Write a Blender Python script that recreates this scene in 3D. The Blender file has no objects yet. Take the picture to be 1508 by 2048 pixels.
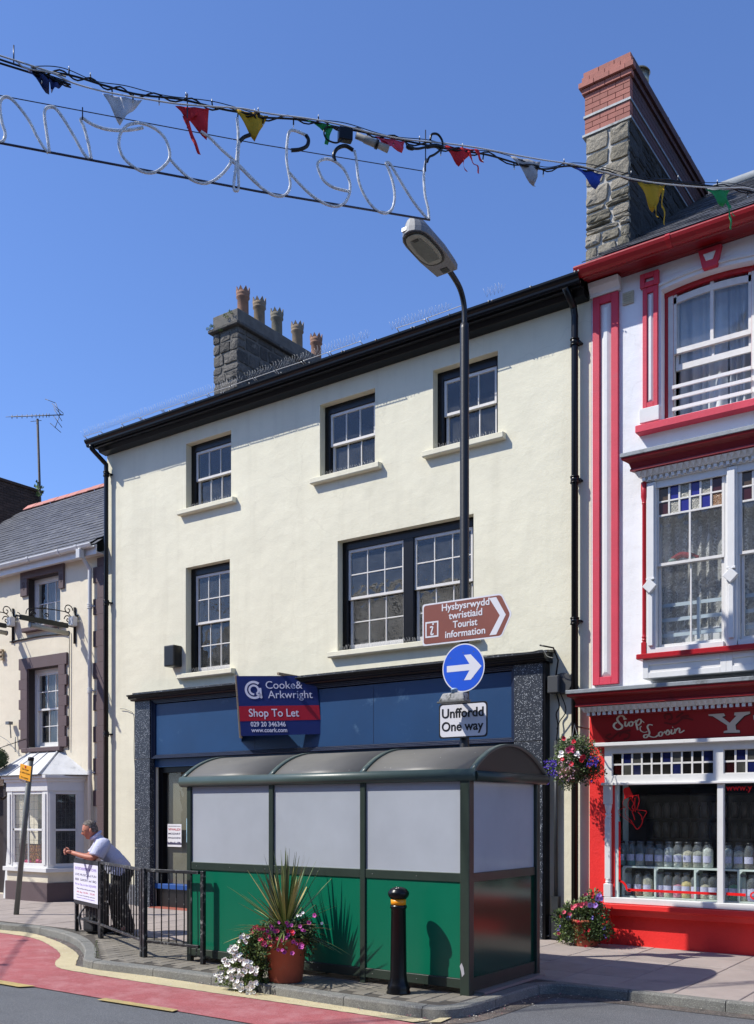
import bpy, bmesh, math, random
from mathutils import Vector, Matrix, Quaternion
random.seed(7)
C = bpy.context.scene.collection
SC = bpy.context.scene
rnd = random.random
def ru(a, b): return a + (b - a) * random.random()

# ------------------------------------------------------------------ camera, sky, sun
EYE, FPX, HV, CU = 1.70, 1947.0, 1624.0, 754.0      # eye height, focal length in photo pixels, horizon row, centre column
_a = math.atan2(2754, 1947)
VX, VY = -math.cos(_a), math.sin(_a)
RX, RY = VY, -VX
cam_d = bpy.data.cameras.new('camera'); cam = bpy.data.objects.new('camera', cam_d); C.objects.link(cam)
SC.camera = cam
cam.location = (0, 0, EYE)
cam.rotation_euler = (math.radians(90), 0, math.atan2(-VX, VY))
cam_d.sensor_fit = 'VERTICAL'; cam_d.sensor_height = 36; cam_d.sensor_width = 24
cam_d.lens = FPX / 2048 * 36
cam_d.shift_y = (HV - 1024) / 2048
cam_d.clip_start = .05; cam_d.clip_end = 2000
SUN_DIR = Vector((1.0, 1.0, -1.6)).normalized()
world = bpy.data.worlds.new('World'); SC.world = world; world.use_nodes = True
wn = world.node_tree.nodes; wl = world.node_tree.links
sky = wn.new('ShaderNodeTexSky'); sky.sky_type = 'NISHITA'; sky.sun_disc = False
sky.sun_elevation = math.asin(-SUN_DIR.z)
sky.sun_rotation = math.atan2(-SUN_DIR.x, -SUN_DIR.y)
sky.altitude = 200; sky.air_density = 1.0; sky.dust_density = 0.25; sky.ozone_density = 3.0
wn['Background'].inputs['Strength'].default_value = 0.125
_tint = wn.new('ShaderNodeMix'); _tint.data_type = 'RGBA'; _tint.blend_type = 'MULTIPLY'; _tint.inputs[0].default_value = 1; _tint.inputs[7].default_value = (.80, .93, 1.24, 1)
wl.new(sky.outputs[0], _tint.inputs[6]); wl.new(_tint.outputs[2], wn['Background'].inputs['Color'])
sun_d = bpy.data.lights.new('sun', 'SUN'); sun_d.energy = 4.3; sun_d.angle = math.radians(.53); sun_d.color = (1, .955, .87)
sun = bpy.data.objects.new('sun', sun_d); C.objects.link(sun)
sun.rotation_euler = SUN_DIR.to_track_quat('-Z', 'Y').to_euler(); sun.location = (-20, -20, 40)
SC.view_settings.view_transform = 'Standard'; SC.view_settings.look = 'None'
SC.view_settings.exposure = 0.45; SC.view_settings.gamma = 1; SC.view_settings.use_curve_mapping = False
SC.render.resolution_x = 754; SC.render.resolution_y = 1024

# ------------------------------------------------------------------ measuring helpers (photo point on a known plane -> metres)
def ray(u):
    a = u - CU
    return VX * FPX + RX * a, VY * FPX + RY * a
def at(u, v, Y=12.0):
    dx, dy = ray(u); t = Y / dy
    return Vector((dx * t, Y, EYE + (HV - v) * t))
def xat(u, Y=12.0): return at(u, 0, Y).x
def zat(u, v, Y=12.0): return at(u, v, Y).z
def atx(u, v, X):
    dx, dy = ray(u); t = X / dx
    return Vector((X, dy * t, EYE + (HV - v) * t))
def gr(u, v, z=0.0):
    t = (EYE - z) / (v - HV); dx, dy = ray(u)
    return Vector((dx * t, dy * t, z))
def catmull(pts, n=6, closed=False):
    P = [Vector(p) for p in pts]; out = []
    N = len(P)
    rng = range(N if closed else N - 1)
    for i in rng:
        if closed: a, b, c, d = P[(i-1) % N], P[i], P[(i+1) % N], P[(i+2) % N]
        else: a, b, c, d = P[max(i-1, 0)], P[i], P[i+1], P[min(i+2, N-1)]
        for k in range(n):
            t = k / n
            out.append(.5 * ((2*b) + (c-a)*t + (2*a-5*b+4*c-d)*t*t + (3*b-a-3*c+d)*t*t*t))
    if not closed: out.append(P[-1])
    return out

# ------------------------------------------------------------------ materials
def lin(c):
    if isinstance(c, str):
        c = c.lstrip('#'); c = [int(c[i:i+2], 16) / 255 for i in (0, 2, 4)]
        return tuple(x/12.92 if x <= .04045 else ((x+.055)/1.055)**2.4 for x in c)
    return tuple(c)
class NT:
    def __init__(s, m): s.t = m.node_tree; s.n = s.t.nodes; s.l = s.t.links; s.b = s.n.get('Principled BSDF')
    def new(s, k, **kw):
        n = s.n.new(k)
        for a, b in kw.items(): setattr(n, a, b)
        return n
    def pos(s, scale=(1, 1, 1)):
        g = s.new('ShaderNodeNewGeometry'); mp = s.new('ShaderNodeMapping')
        mp.inputs['Scale'].default_value = scale
        s.l.new(g.outputs['Position'], mp.inputs['Vector']); return mp.outputs[0]
    def noise(s, scale, detail=4, vec=None, rough=.6, dist=0):
        n = s.new('ShaderNodeTexNoise'); n.inputs['Scale'].default_value = scale; n.inputs['Detail'].default_value = detail
        n.inputs['Roughness'].default_value = rough; n.inputs['Distortion'].default_value = dist
        s.l.new(vec if vec is not None else s.pos(), n.inputs['Vector']); return n.outputs['Fac']
    def vor(s, scale, vec=None, feature='F1', out='Distance', rand=1):
        n = s.new('ShaderNodeTexVoronoi', feature=feature); n.inputs['Scale'].default_value = scale
        n.inputs['Randomness'].default_value = rand
        s.l.new(vec if vec is not None else s.pos(), n.inputs['Vector']); return n.outputs[out]
    def ramp(s, fac, stops):
        r = s.new('ShaderNodeValToRGB'); e = r.color_ramp.elements
        e[0].position = stops[0][0]; e[1].position = stops[-1][0]
        for p, c in stops[1:-1]: e.new(p)
        for i, (p, c) in enumerate(stops):
            if not isinstance(c, (tuple, list)): c = (c, c, c)
            e[i].color = (*c[:3], 1)
        s.l.new(fac, r.inputs[0]); return r.outputs[0]
    def mix(s, fac, a, b, mode='MIX'):
        m = s.new('ShaderNodeMix', data_type='RGBA', blend_type=mode)
        for sock, v in ((m.inputs[0], fac), (m.inputs[6], a), (m.inputs[7], b)):
            if isinstance(v, bpy.types.NodeSocket): s.l.new(v, sock)
            elif isinstance(v, (tuple, list)): sock.default_value = (*v[:3], 1)
            else: sock.default_value = v
        return m.outputs[2]
    def math(s, op, a, b=0.0):
        m = s.new('ShaderNodeMath', operation=op)
        for sock, v in ((m.inputs[0], a), (m.inputs[1], b)):
            if isinstance(v, bpy.types.NodeSocket): s.l.new(v, sock)
            else: sock.default_value = v
        return m.outputs[0]
    def bump(s, h, strength=.3, dist=.01, prev=None):
        b = s.new('ShaderNodeBump'); b.inputs['Strength'].default_value = strength; b.inputs['Distance'].default_value = dist
        s.l.new(h, b.inputs['Height'])
        if prev is not None: s.l.new(prev, b.inputs['Normal'])
        return b.outputs[0]
    def col(s, v):
        if isinstance(v, bpy.types.NodeSocket): s.l.new(v, s.b.inputs['Base Color'])
        else: s.b.inputs['Base Color'].default_value = (*v[:3], 1)
    def nrm(s, v): s.l.new(v, s.b.inputs['Normal'])
    def rough(s, v):
        if isinstance(v, bpy.types.NodeSocket): s.l.new(v, s.b.inputs['Roughness'])
        else: s.b.inputs['Roughness'].default_value = v
MATS = {}
def newmat(name):
    m = bpy.data.materials.new(name); m.use_nodes = True; MATS[name] = m
    return m, NT(m)
def scl(c, k): return tuple(min(1, x * k) for x in c)
def M(name, c, rough=.6, var=.12, vs=3, bump=0, bs=60, metal=0, speck=None, dirt=None, coat=0, objvar=0, spec=.5):
    """paint / plaster / metal with soft mottling, fine relief, optional dirt blotches and per-piece tone"""
    if name in MATS: return MATS[name]
    m, t = newmat(name); c = lin(c)
    o = t.mix(t.ramp(t.noise(vs, 5), [(.3, 0.), (.7, 1.)]), scl(c, 1 - var), scl(c, 1 + var * .6))
    if dirt:
        dc, lo, hi, dsc = dirt
        o = t.mix(t.ramp(t.noise(dsc, 7, rough=.7), [(lo, 0.), (hi, 1.)]), o, lin(dc))
    if speck:
        sc, ssc, th = speck
        o = t.mix(t.ramp(t.vor(ssc), [(th * .6, 1.), (th, 0.)]), o, lin(sc))
    if objvar:
        oi = t.new('ShaderNodeObjectInfo')
        o = t.mix(1.0, o, t.ramp(oi.outputs['Random'], [(0, 1 - objvar), (1, 1 + objvar)]), 'MULTIPLY')
    t.col(o); t.rough(rough); t.b.inputs['Metallic'].default_value = metal
    t.b.inputs['Specular IOR Level'].default_value = spec
    if coat: t.b.inputs['Coat Weight'].default_value = coat; t.b.inputs['Coat Roughness'].default_value = .08
    if bump: t.nrm(t.bump(t.noise(bs, 6), bump, .01))
    return m
def glass(name, tint=(1, 1, 1), dust=.05, ior=1.6, dust_haze_col=(.6, .63, .65), rough=0.0, wav=0.0):
    if name in MATS: return MATS[name]
    m, t = newmat(name); t.n.remove(t.b)
    out = t.n['Material Output']
    tr = t.new('ShaderNodeBsdfTransparent'); tr.inputs[0].default_value = (*tint, 1)
    gl = t.new('ShaderNodeBsdfGlossy'); gl.inputs['Roughness'].default_value = rough
    fr = t.new('ShaderNodeFresnel'); gb = t.new('ShaderNodeNewGeometry')
    t.l.new(t.math('ADD', ior, t.math('MULTIPLY', gb.outputs['Backfacing'], 1/ior-ior)), fr.inputs[0])   # same reflection from both sides of the pane
    if wav:
        b = t.bump(t.noise(3.0, 2), wav, .02); t.l.new(b, gl.inputs['Normal'])
    mx = t.new('ShaderNodeMixShader'); t.l.new(fr.outputs[0], mx.inputs[0]); t.l.new(tr.outputs[0], mx.inputs[1]); t.l.new(gl.outputs[0], mx.inputs[2])
    df = t.new('ShaderNodeBsdfDiffuse'); df.inputs[0].default_value = (*dust_haze_col, 1)
    m2 = t.new('ShaderNodeMixShader')
    t.l.new(t.ramp(t.noise(6, 5), [(.3, dust * .5), (.75, dust * 1.6)]), m2.inputs[0])
    t.l.new(mx.outputs[0], m2.inputs[1]); t.l.new(df.outputs[0], m2.inputs[2])
    t.l.new(m2.outputs[0], out.inputs[0]); return m

# render walls
def wallmat(name, c, joints=True, stain='#9a937f'):
    m, t = newmat(name); c = lin(c)
    o = t.mix(t.ramp(t.noise(.9, 6, rough=.65), [(.3, 0.), (.72, 1.)]), scl(c, .91), scl(c, 1.04))
    strk = t.noise(1.0, 6, t.pos((5, 5, .35)))
    o = t.mix(t.math('MULTIPLY', t.ramp(strk, [(.5, 0.), (.78, 1.)]), .17), o, lin(stain))
    nz = t.new('ShaderNodeTexNoise'); nz.inputs['Scale'].default_value = 2.2; nz.inputs['Detail'].default_value = 6; t.l.new(t.pos(), nz.inputs['Vector'])
    crk = t.vor(.8, t.mix(.35, t.pos(), nz.outputs['Color']), 'DISTANCE_TO_EDGE')
    cm = t.math('MULTIPLY', t.ramp(crk, [(.0, 1.), (.007, 0.)]), t.ramp(t.noise(.55, 2), [(.48, 0.), (.56, 1.)]))
    o = t.mix(t.math('MULTIPLY', cm, .14), o, scl(c, .45))
    sz = t.new('ShaderNodeSeparateXYZ'); gz = t.new('ShaderNodeNewGeometry'); t.l.new(gz.outputs['Position'], sz.inputs[0])
    low = t.math('MULTIPLY', t.ramp(sz.outputs[2], [(.0, 1.), (.75, 0.)]), t.ramp(t.noise(4, 6, rough=.7), [(.35, 0.), (.7, 1.)]))
    o = t.mix(t.math('MULTIPLY', low, .5), o, lin('#8b8272'))           # splash dirt above the pavement
    o = t.mix(t.math('MULTIPLY', t.ramp(t.noise(2.6, 8, rough=.75), [(.6, 0.), (.72, 1.)]), .16), o, lin('#a59d88'))
    t.col(o); t.rough(.85)
    n = t.bump(t.noise(2.2, 6, rough=.7), .35, .03)
    n = t.bump(t.noise(55, 4), .16, .006, n)
    n = t.bump(t.vor(3.2, t.pos((1, 1, 1.4))), .12, .03, n)
    if joints:
        br = t.new('ShaderNodeTexBrick'); br.inputs['Scale'].default_value = 1; br.inputs['Mortar Size'].default_value = .004
        br.inputs['Brick Width'].default_value = .62; br.inputs['Row Height'].default_value = .3; br.inputs['Mortar Smooth'].default_value = .4
        g = t.new('ShaderNodeNewGeometry'); sp = t.new('ShaderNodeSeparateXYZ'); cb = t.new('ShaderNodeCombineXYZ')
        t.l.new(g.outputs['Position'], sp.inputs[0]); t.l.new(sp.outputs[0], cb.inputs[0]); t.l.new(sp.outputs[2], cb.inputs[1])
        t.l.new(cb.outputs[0], br.inputs['Vector'])
        n = t.bump(t.math('SUBTRACT', 1, br.outputs['Fac']), .14, .012, n)
    t.nrm(n); return m
cream = wallmat('cream_render', (.715, .68, .525))
beige = wallmat('beige_render', (.705, .64, .50), False)
whiter = wallmat('white_render', (.77, .775, .79), True, '#b9b7b0')
def stonemat(name, c1, c2, c3=None):
    m, t = newmat(name)
    oi = t.new('ShaderNodeObjectInfo')
    o = t.mix(oi.outputs['Random'], lin(c1), lin(c2))
    o = t.mix(t.ramp(t.noise(14, 6, rough=.75), [(.35, 0.), (.7, 1.)]), t.mix(1., o, (.6, .6, .6), 'MULTIPLY'), o)
    if c3: o = t.mix(t.ramp(t.noise(5, 5), [(.6, 0.), (.72, .7)]), o, lin(c3))
    t.col(o); t.rough(.93)
    n = t.bump(t.noise(18, 8, rough=.75), .9, .03); t.nrm(t.bump(t.vor(30), .3, .01, n)); return m
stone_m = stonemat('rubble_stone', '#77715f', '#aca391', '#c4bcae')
stone_s = stonemat('shaded_rubble_stone', '#2e2e2d', '#4a4946', '#5b5854')  # darker copy for the chimney's +X side, its shade put into the colour
stone_d = stonemat('dark_rubble_stone', '#57544f', '#7d7870', '#8f897f')
mortar_m = M('lime_mortar', '#b5b0a6', .95, .2, 8, .8, 40)
mortar_d = M('dark_mortar', '#6a6761', .95, .25, 8, .8, 40, dirt=('#6f6b62', .5, .7, 5))
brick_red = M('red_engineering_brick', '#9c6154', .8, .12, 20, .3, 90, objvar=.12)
brick_shade = M('shaded_side_brick', '#4f2f2b', .75, .25, 6, .3, 90, objvar=.15, dirt=('#2c2322', .5, .75, 3))  # brick darkened in colour for the side turned away from the sun
brick_dk = M('sooty_brick', '#3d2f2a', .9, .3, 10, .5, 60, objvar=.3)
slate_m, _t = newmat('welsh_slate')
_oi = _t.new('ShaderNodeObjectInfo'); _g = _t.new('ShaderNodeNewGeometry')
_o = _t.mix(_t.ramp(_t.math('ADD', _t.math('MULTIPLY', _oi.outputs['Random'], .6), _t.math('MULTIPLY', _g.outputs['Random Per Island'], .4)), [(0, 0.), (1, 1.)]), lin('#3c3c40'), lin('#5a5a5c'))
_o = _t.mix(_t.ramp(_t.noise(7, 7, rough=.78), [(.54, 0.), (.66, .75)]), _o, lin('#87857b'))
_t.col(_o); _t.rough(.55); _t.nrm(_t.bump(_t.noise(30, 5, _t.pos((1, .3, 1))), .4, .01))
terracotta = M('terracotta', '#a4533a', .8, .18, 4, .2, 30, dirt=('#8a6a55', .55, .8, 6))
clay_pot = M('buff_clay', '#85745f', .85, .2, 6, .3, 40, dirt=('#5d5850', .5, .75, 7))
clay_red = M('red_clay', '#8f6a55', .85, .2, 6, .3, 40, dirt=('#6b5548', .5, .75, 7))
clay_gry = M('grey_clay', '#6f6a5c', .85, .2, 6, .3, 40, dirt=('#8d8672', .5, .75, 7))
ridge_m = M('terracotta_ridge', '#b5776a', .8, .12, 5, .2, 30, objvar=.1)
lead_m = M('lead', '#8b9093', .55, .22, 5, .25, 25, dirt=('#5c5f5e', .52, .68, 5), metal=.15)
lead_lt = M('painted_lead', '#c9cacb', .6, .12, 6, .6, 20, dirt=('#8c8f92', .55, .75, 4))
blackp = M('black_gloss_paint', '#0d0d10', .3, .25, 6, .05, 40, spec=.3)
blackpm = M('black_satin_paint', '#101113', .42, .25, 8, .15, 40)
railp = M('worn_black_railing_paint', '#1b1c1e', .45, .2, 8, .3, 60, dirt=('#7d7d7a', .56, .64, 16))
whitep = M('white_gloss_paint', '#d6d5d2', .4, .05, 5, .15, 22, dirt=('#a8a59e', .62, .9, 7))
sashp = M('sash_white_paint', '#d2cfca', .45, .08, 12, .15, 50, dirt=('#a8a49b', .62, .8, 25))
redp = M('crimson_masonry_paint', '#c8344a', .65, .12, 3, .35, 60, dirt=('#b04a58', .58, .8, 8), speck=('#d9a5aa', 26, .035))
redg = M('red_gloss_paint', '#a80f1b', .35, .12, 5, .2, 30, dirt=('#7c1119', .58, .85, 6), speck=('#c9989a', 30, .03))
shadow_red = M('shadowed_red_cornice_paint', '#7d0d15', .4, .15, 5, .2, 30, dirt=('#4d0b10', .52, .8, 5))  # the same red with shadow put into the colour, for eaves and cornices
redshop = M('scarlet_shop_paint', '#e22c29', .5, .1, 2, .35, 35, dirt=('#c22422', .6, .85, 4), speck=('#7d1414', 12, .03))
bluep = M('navy_fascia_paint', '#143d66', .42, .14, 1.2, .1, 12, dirt=('#4f6d8a', .6, .8, 2.2))
bluetrim = M('navy_trim', '#18243f', .35, .15, 8, .1, 40)
brownp = M('aubergine_brown_paint', '#5b4b4c', .7, .08, 3, .3, 60)
brown2 = M('dark_brown_paint', '#2f2625', .6, .1, 5, .2, 60)
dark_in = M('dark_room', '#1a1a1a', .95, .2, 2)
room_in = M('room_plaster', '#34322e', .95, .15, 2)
greenp = M('shelter_green_panel', '#00654a', .32, .06, 1.5, .03, 8, spec=.5, dirt=('#2c7a5e', .7, .85, 9))
frameg = M('shelter_dark_green_frame', '#2c372f', .38, .12, 6, .08, 30)
roofg = M('shelter_roof_sheet', '#5e5c56', .5, .12, 3, .1, 30, speck=('#b5b3aa', 9, .05))
edgeg = M('shelter_edge_paint', '#41504a', .38, .15, 5, .08, 30, speck=('#a6b3ad', 14, .05))
galv = M('galvanised_grey', '#6c6f71', .5, .1, 6, .15, 30, metal=.3)
lamp_grey = M('lamp_grey', '#7a7c7e', .5, .12, 7, .1, 30, metal=.2)
pvc_w = M('white_pvc', '#c9c8c6', .35, .06, 4)
bone = M('bone_curtain', '#c8c4bb', .9, .1, 3)
wood = M('weathered_timber', '#8c7c68', .85, .2, 10, .3, 40)
orange_m = M('orange_reflective', '#f59a12', .4, .1, 9)
def flat(name, c, rough=.5): return M(name, c, rough, .03, 4)
granite, _t = newmat('black_granite')
_v = _t.vor(75, out='Color'); _s = _t.new('ShaderNodeSeparateColor'); _t.l.new(_v, _s.inputs[0])
_d = _t.vor(75)
_f = _t.math('MULTIPLY', _t.ramp(_s.outputs[0], [(.60, 0.), (.9, 1.)]), _t.ramp(_d, [(.22, 1.), (.5, 0.)]))
_v2 = _t.vor(170, out='Color'); _s2 = _t.new('ShaderNodeSeparateColor'); _t.l.new(_v2, _s2.inputs[0])
_o = _t.mix(_t.ramp(_s2.outputs[0], [(.0, 0.), (1., 1.)]), lin('#181b21'), lin('#343a44'))
_o = _t.mix(_f, _o, lin('#c3c8cc')); _t.col(_o); _t.rough(.42)
# road surfaces
def roadmat(name, c, aggc, scale=260, ramp=(.25, .5), worn=None, rg=.9):
    m, t = newmat(name); c = lin(c)
    o = t.mix(t.ramp(t.noise(1.2, 6, rough=.7), [(.3, 0.), (.75, 1.)]), scl(c, .8), scl(c, 1.2))
    vc = t.vor(scale, out='Color'); s = t.new('ShaderNodeSeparateColor'); t.l.new(vc, s.inputs[0])
    o = t.mix(t.ramp(s.outputs[1], [(.55, 0.), (1., .75)]), o, lin(aggc))
    o = t.mix(t.ramp(t.noise(90, 3), [(.35, .45), (.6, 0.)]), o, scl(c, .35))
    o = t.mix(t.ramp(t.noise(1.0, 6, t.pos((.5, 5, 1)), rough=.7), [(.52, 0.), (.8, .38)]), o, scl(c, .5))
    if worn:
        o = t.mix(t.ramp(t.noise(3.5, 7, rough=.75), [(.46, 0.), (.68, .7)]), o, lin(worn))
    t.col(o); t.rough(rg); n = t.bump(t.vor(scale * .7), .7, .006); t.nrm(t.bump(t.noise(140, 3), .5, .004, n)); return m
asphalt = roadmat('asphalt', '#5b5d60', '#97999c')
redroad = roadmat('red_surfacing', '#a85658', '#c88484', 240, worn='#b88484')
creamline = roadmat('cream_road_paint', '#cdbf97', '#ddd2b0', 200, worn='#b3a684', rg=.8)
yelline = roadmat('yellow_road_paint', '#c0a768', '#d0ba80', 200, worn='#8f8363', rg=.8)
kerbm = roadmat('granite_kerb', '#74746f', '#a3a39c', 170, worn='#8a887f')
kerbdirt = roadmat('gutter_grit', '#4a4440', '#8f8a82', 120, worn='#7a6a60')
slabm = M('concrete_flag', '#9b9089', .9, .12, 2.5, .5, 120, objvar=.07, dirt=('#877e78', .52, .72, 1.6), speck=('#b5aca4', 60, .12))
blockm = M('clay_paver', '#7c766b', .9, .15, 5, .6, 90, objvar=.13, dirt=('#5f5a50', .5, .7, 2.5))
bedm = M('jointing_sand', '#4b463f', .95, .2, 10, .5, 60)

# ------------------------------------------------------------------ mesh builder and objects
W = {}
def tag(o, label=None, cat=None, group=None, kind=None):
    if label: o['label'] = label
    if cat: o['category'] = cat
    if group: o['group'] = group
    if kind: o['kind'] = kind
    return o
def thing(name, label, cat, loc=(0, 0, 0), group=None):
    o = bpy.data.objects.new(name, None); C.objects.link(o); o.location = loc; o.empty_display_size = .2
    W[o] = Vector(loc); return tag(o, label, cat, group)
def inst(name, mesh, loc, parent=None, rot=None, scale=None, mat=None):
    o = bpy.data.objects.new(name, mesh); C.objects.link(o); loc = Vector(loc)
    o.location = loc - (W[parent] if parent else Vector())
    if rot is not None: o.rotation_euler = rot
    if scale is not None: o.scale = scale
    if parent: o.parent = parent
    W[o] = loc.copy(); return o
class MB:
    def __init__(s): s.v = []; s.f = []; s.m = []; s.s = []
    def add(s, vs, fs, mi=0, sm=False):
        b = len(s.v); s.v += [tuple(v) for v in vs]
        for f in fs: s.f.append(tuple(b + i for i in f)); s.m.append(mi); s.s.append(sm)
        return s
    def box(s, x0, x1, y0, y1, z0, z1, mi=0):
        return s.add([(x, y, z) for x in (x0, x1) for y in (y0, y1) for z in (z0, z1)],
            [(0, 1, 3, 2), (4, 6, 7, 5), (0, 4, 5, 1), (2, 3, 7, 6), (0, 2, 6, 4), (1, 5, 7, 3)], mi)
    def obox(s, c, a, b, d, mi=0):
        c, a, b, d = map(Vector, (c, a, b, d))
        return s.add([c + i*a + j*b + k*d for i in (-1, 1) for j in (-1, 1) for k in (-1, 1)],
            [(0, 1, 3, 2), (4, 6, 7, 5), (0, 4, 5, 1), (2, 3, 7, 6), (0, 2, 6, 4), (1, 5, 7, 3)], mi)
    def tube(s, pts, r, n=8, mi=0, cap=True, sm=True, closed=False):
        P = [Vector(p) for p in pts]; N = len(P); rs = r if isinstance(r, (list, tuple)) else [r] * N
        b = len(s.v); up = None
        for i, p in enumerate(P):
            d = (P[(i+1) % N] - P[i-1]) if closed else (P[min(i+1, N-1)] - P[max(i-1, 0)])
            if d.length < 1e-9: d = Vector((0, 0, 1))
            d.normalize()
            if up is None:
                up = Vector((0, 0, 1)) if abs(d.z) < .9 else Vector((1, 0, 0))
            x = d.cross(up)
            if x.length < 1e-6: x = d.cross(Vector((.3, 1, .2)))
            x.normalize(); y = x.cross(d).normalized(); up = y
            for k in range(n):
                a = 2*math.pi*k/n; s.v.append(tuple(p + rs[i]*(math.cos(a)*x + math.sin(a)*y)))
        M_ = N if closed else N - 1
        for i in range(M_):
            j = (i+1) % N
            for k in range(n):
                k2 = (k+1) % n
                s.f.append((b+i*n+k, b+i*n+k2, b+j*n+k2, b+j*n+k)); s.m.append(mi); s.s.append(sm)
        if cap and not closed:
            s.f.append(tuple(b+k for k in range(n))); s.m.append(mi); s.s.append(False)
            s.f.append(tuple(b+(N-1)*n+k for k in reversed(range(n)))); s.m.append(mi); s.s.append(False)
        return s
    def lathe(s, prof, c, n=24, mi=0, sm=True, axis='z', a0=0, a1=None):
        c = Vector(c); b = len(s.v); full = a1 is None; a1 = 2*math.pi if full else a1
        cols = n if full else n + 1
        for r, h in prof:
            for k in range(cols):
                a = a0 + (a1-a0)*k/n
                p = Vector((r*math.cos(a), r*math.sin(a), h))
                if axis == 'y': p = Vector((p.x, p.z, p.y))
                if axis == 'x': p = Vector((p.z, p.x, p.y))
                s.v.append(tuple(c + p))
        for i in range(len(prof)-1):
            for k in range(n):
                k2 = (k+1) % cols
                s.f.append((b+i*cols+k, b+i*cols+k2, b+(i+1)*cols+k2, b+(i+1)*cols+k)); s.m.append(mi); s.s.append(sm)
        if full:
            for row, rev in ((0, True), (len(prof)-1, False)):
                if prof[row][0] > 1e-5:
                    fc = [b+row*cols+k for k in range(cols)]
                    s.f.append(tuple(reversed(fc) if rev else fc)); s.m.append(mi); s.s.append(False)
        return s
    def prism(s, poly, d, mi=0, sm=False):
        """polygon of 3D points extruded along vector d"""
        P = [Vector(p) for p in poly]; d = Vector(d); n = len(P)
        return s.add(P + [p + d for p in P], [tuple(range(n)), tuple(reversed(range(n, 2*n)))] + [(i, i+n, (i+1) % n+n, (i+1) % n) for i in range(n)], mi, sm)
    def extr_x(s, prof, x0, x1, mi=0, sm=False):   # profile of (y,z) run along X
        return s.prism([(x0, y, z) for y, z in prof], (x1-x0, 0, 0), mi, sm)
    def ball(s, c, r, n=10, mi=0, sq=(1, 1, 1)):
        c = Vector(c); b = len(s.v); h = n//2+1
        s.v.append(tuple(c + Vector((0, 0, -r*sq[2]))))
        for i in range(1, h):
            th = math.pi*i/h
            for k in range(n):
                a = 2*math.pi*k/n
                s.v.append(tuple(c + Vector((r*sq[0]*math.sin(th)*math.cos(a), r*sq[1]*math.sin(th)*math.sin(a), -r*sq[2]*math.cos(th)))))
        s.v.append(tuple(c + Vector((0, 0, r*sq[2])))); top = len(s.v)-1
        for k in range(n):
            k2 = (k+1) % n
            s.f.append((b, b+1+k2, b+1+k)); s.m.append(mi); s.s.append(True)
            s.f.append((top, b+1+(h-2)*n+k, b+1+(h-2)*n+k2)); s.m.append(mi); s.s.append(True)
            for i in range(h-2):
                s.f.append((b+1+i*n+k, b+1+i*n+k2, b+1+(i+1)*n+k2, b+1+(i+1)*n+k)); s.m.append(mi); s.s.append(True)
        return s
    def mesh(s, name, mats, bevel=0, recalc=True, origin=None, seg=1):
        vs = s.v
        if not vs: vs = [(0, 0, 0)]
        if origin is None:
            lo = [min(v[i] for v in vs) for i in range(3)]; hi = [max(v[i] for v in vs) for i in range(3)]
            origin = Vector([(lo[i]+hi[i])/2 for i in range(3)])
        me = bpy.data.meshes.new(name)
        me.from_pydata([(v[0]-origin[0], v[1]-origin[1], v[2]-origin[2]) for v in vs], [], s.f)
        me.polygons.foreach_set('material_index', s.m); me.polygons.foreach_set('use_smooth', s.s)
        for m in (mats if isinstance(mats, (list, tuple)) else [mats]): me.materials.append(m)
        if recalc or bevel:
            bm = bmesh.new(); bm.from_mesh(me)
            if recalc: bmesh.ops.recalc_face_normals(bm, faces=bm.faces)
            if bevel:
                ed = [e for e in bm.edges if len(e.link_faces) == 2 and e.calc_face_angle(0) > .6]
                bmesh.ops.bevel(bm, geom=ed, offset=bevel, segments=seg, affect='EDGES', clamp_overlap=True, profile=.6)
            bm.to_mesh(me); bm.free()
        me.update(); return me, Vector(origin)
    def build(s, name, mats, parent=None, bevel=0, recalc=True, label=None, cat=None, kind=None, group=None, seg=1):
        me, o = s.mesh(name, mats, bevel, recalc, seg=seg)
        ob = inst(name, me, o, parent); return tag(ob, label, cat, group, kind)
def B(*a, mi=0): return MB().box(*a, mi=mi)
def copy_tree(o, loc, label=None):
    c = o.copy(); C.objects.link(c); c.location = loc; W[c] = Vector(loc)
    if label: c['label'] = label
    def rec(src, dst):
        for ch in [x for x in list(C.objects) if x.parent == src]:
            k = ch.copy(); C.objects.link(k); k.parent = dst; W[k] = W[ch]; rec(ch, k)
    rec(o, c); return c
def ribbon(mb, pts, w, nrm, mi=0, thick=.002, n=5, wprof=None):
    """flat painted stroke of real thickness lying on a plane with normal nrm"""
    P = catmull(pts, n) if n > 1 else [Vector(p) for p in pts]
    nrm = Vector(nrm).normalized(); N = len(P); vs = []
    for i, p in enumerate(P):
        d = P[min(i+1, N-1)] - P[max(i-1, 0)]; x = d.cross(nrm)
        if x.length < 1e-9: x = Vector((1, 0, 0))
        x.normalize(); ww = w * (wprof(i/(N-1), d) if wprof else 1) / 2
        vs += [p + x*ww + nrm*thick, p - x*ww + nrm*thick]
    mb.add(vs, [(2*i, 2*i+1, 2*i+3, 2*i+2) for i in range(N-1)], mi)
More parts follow.
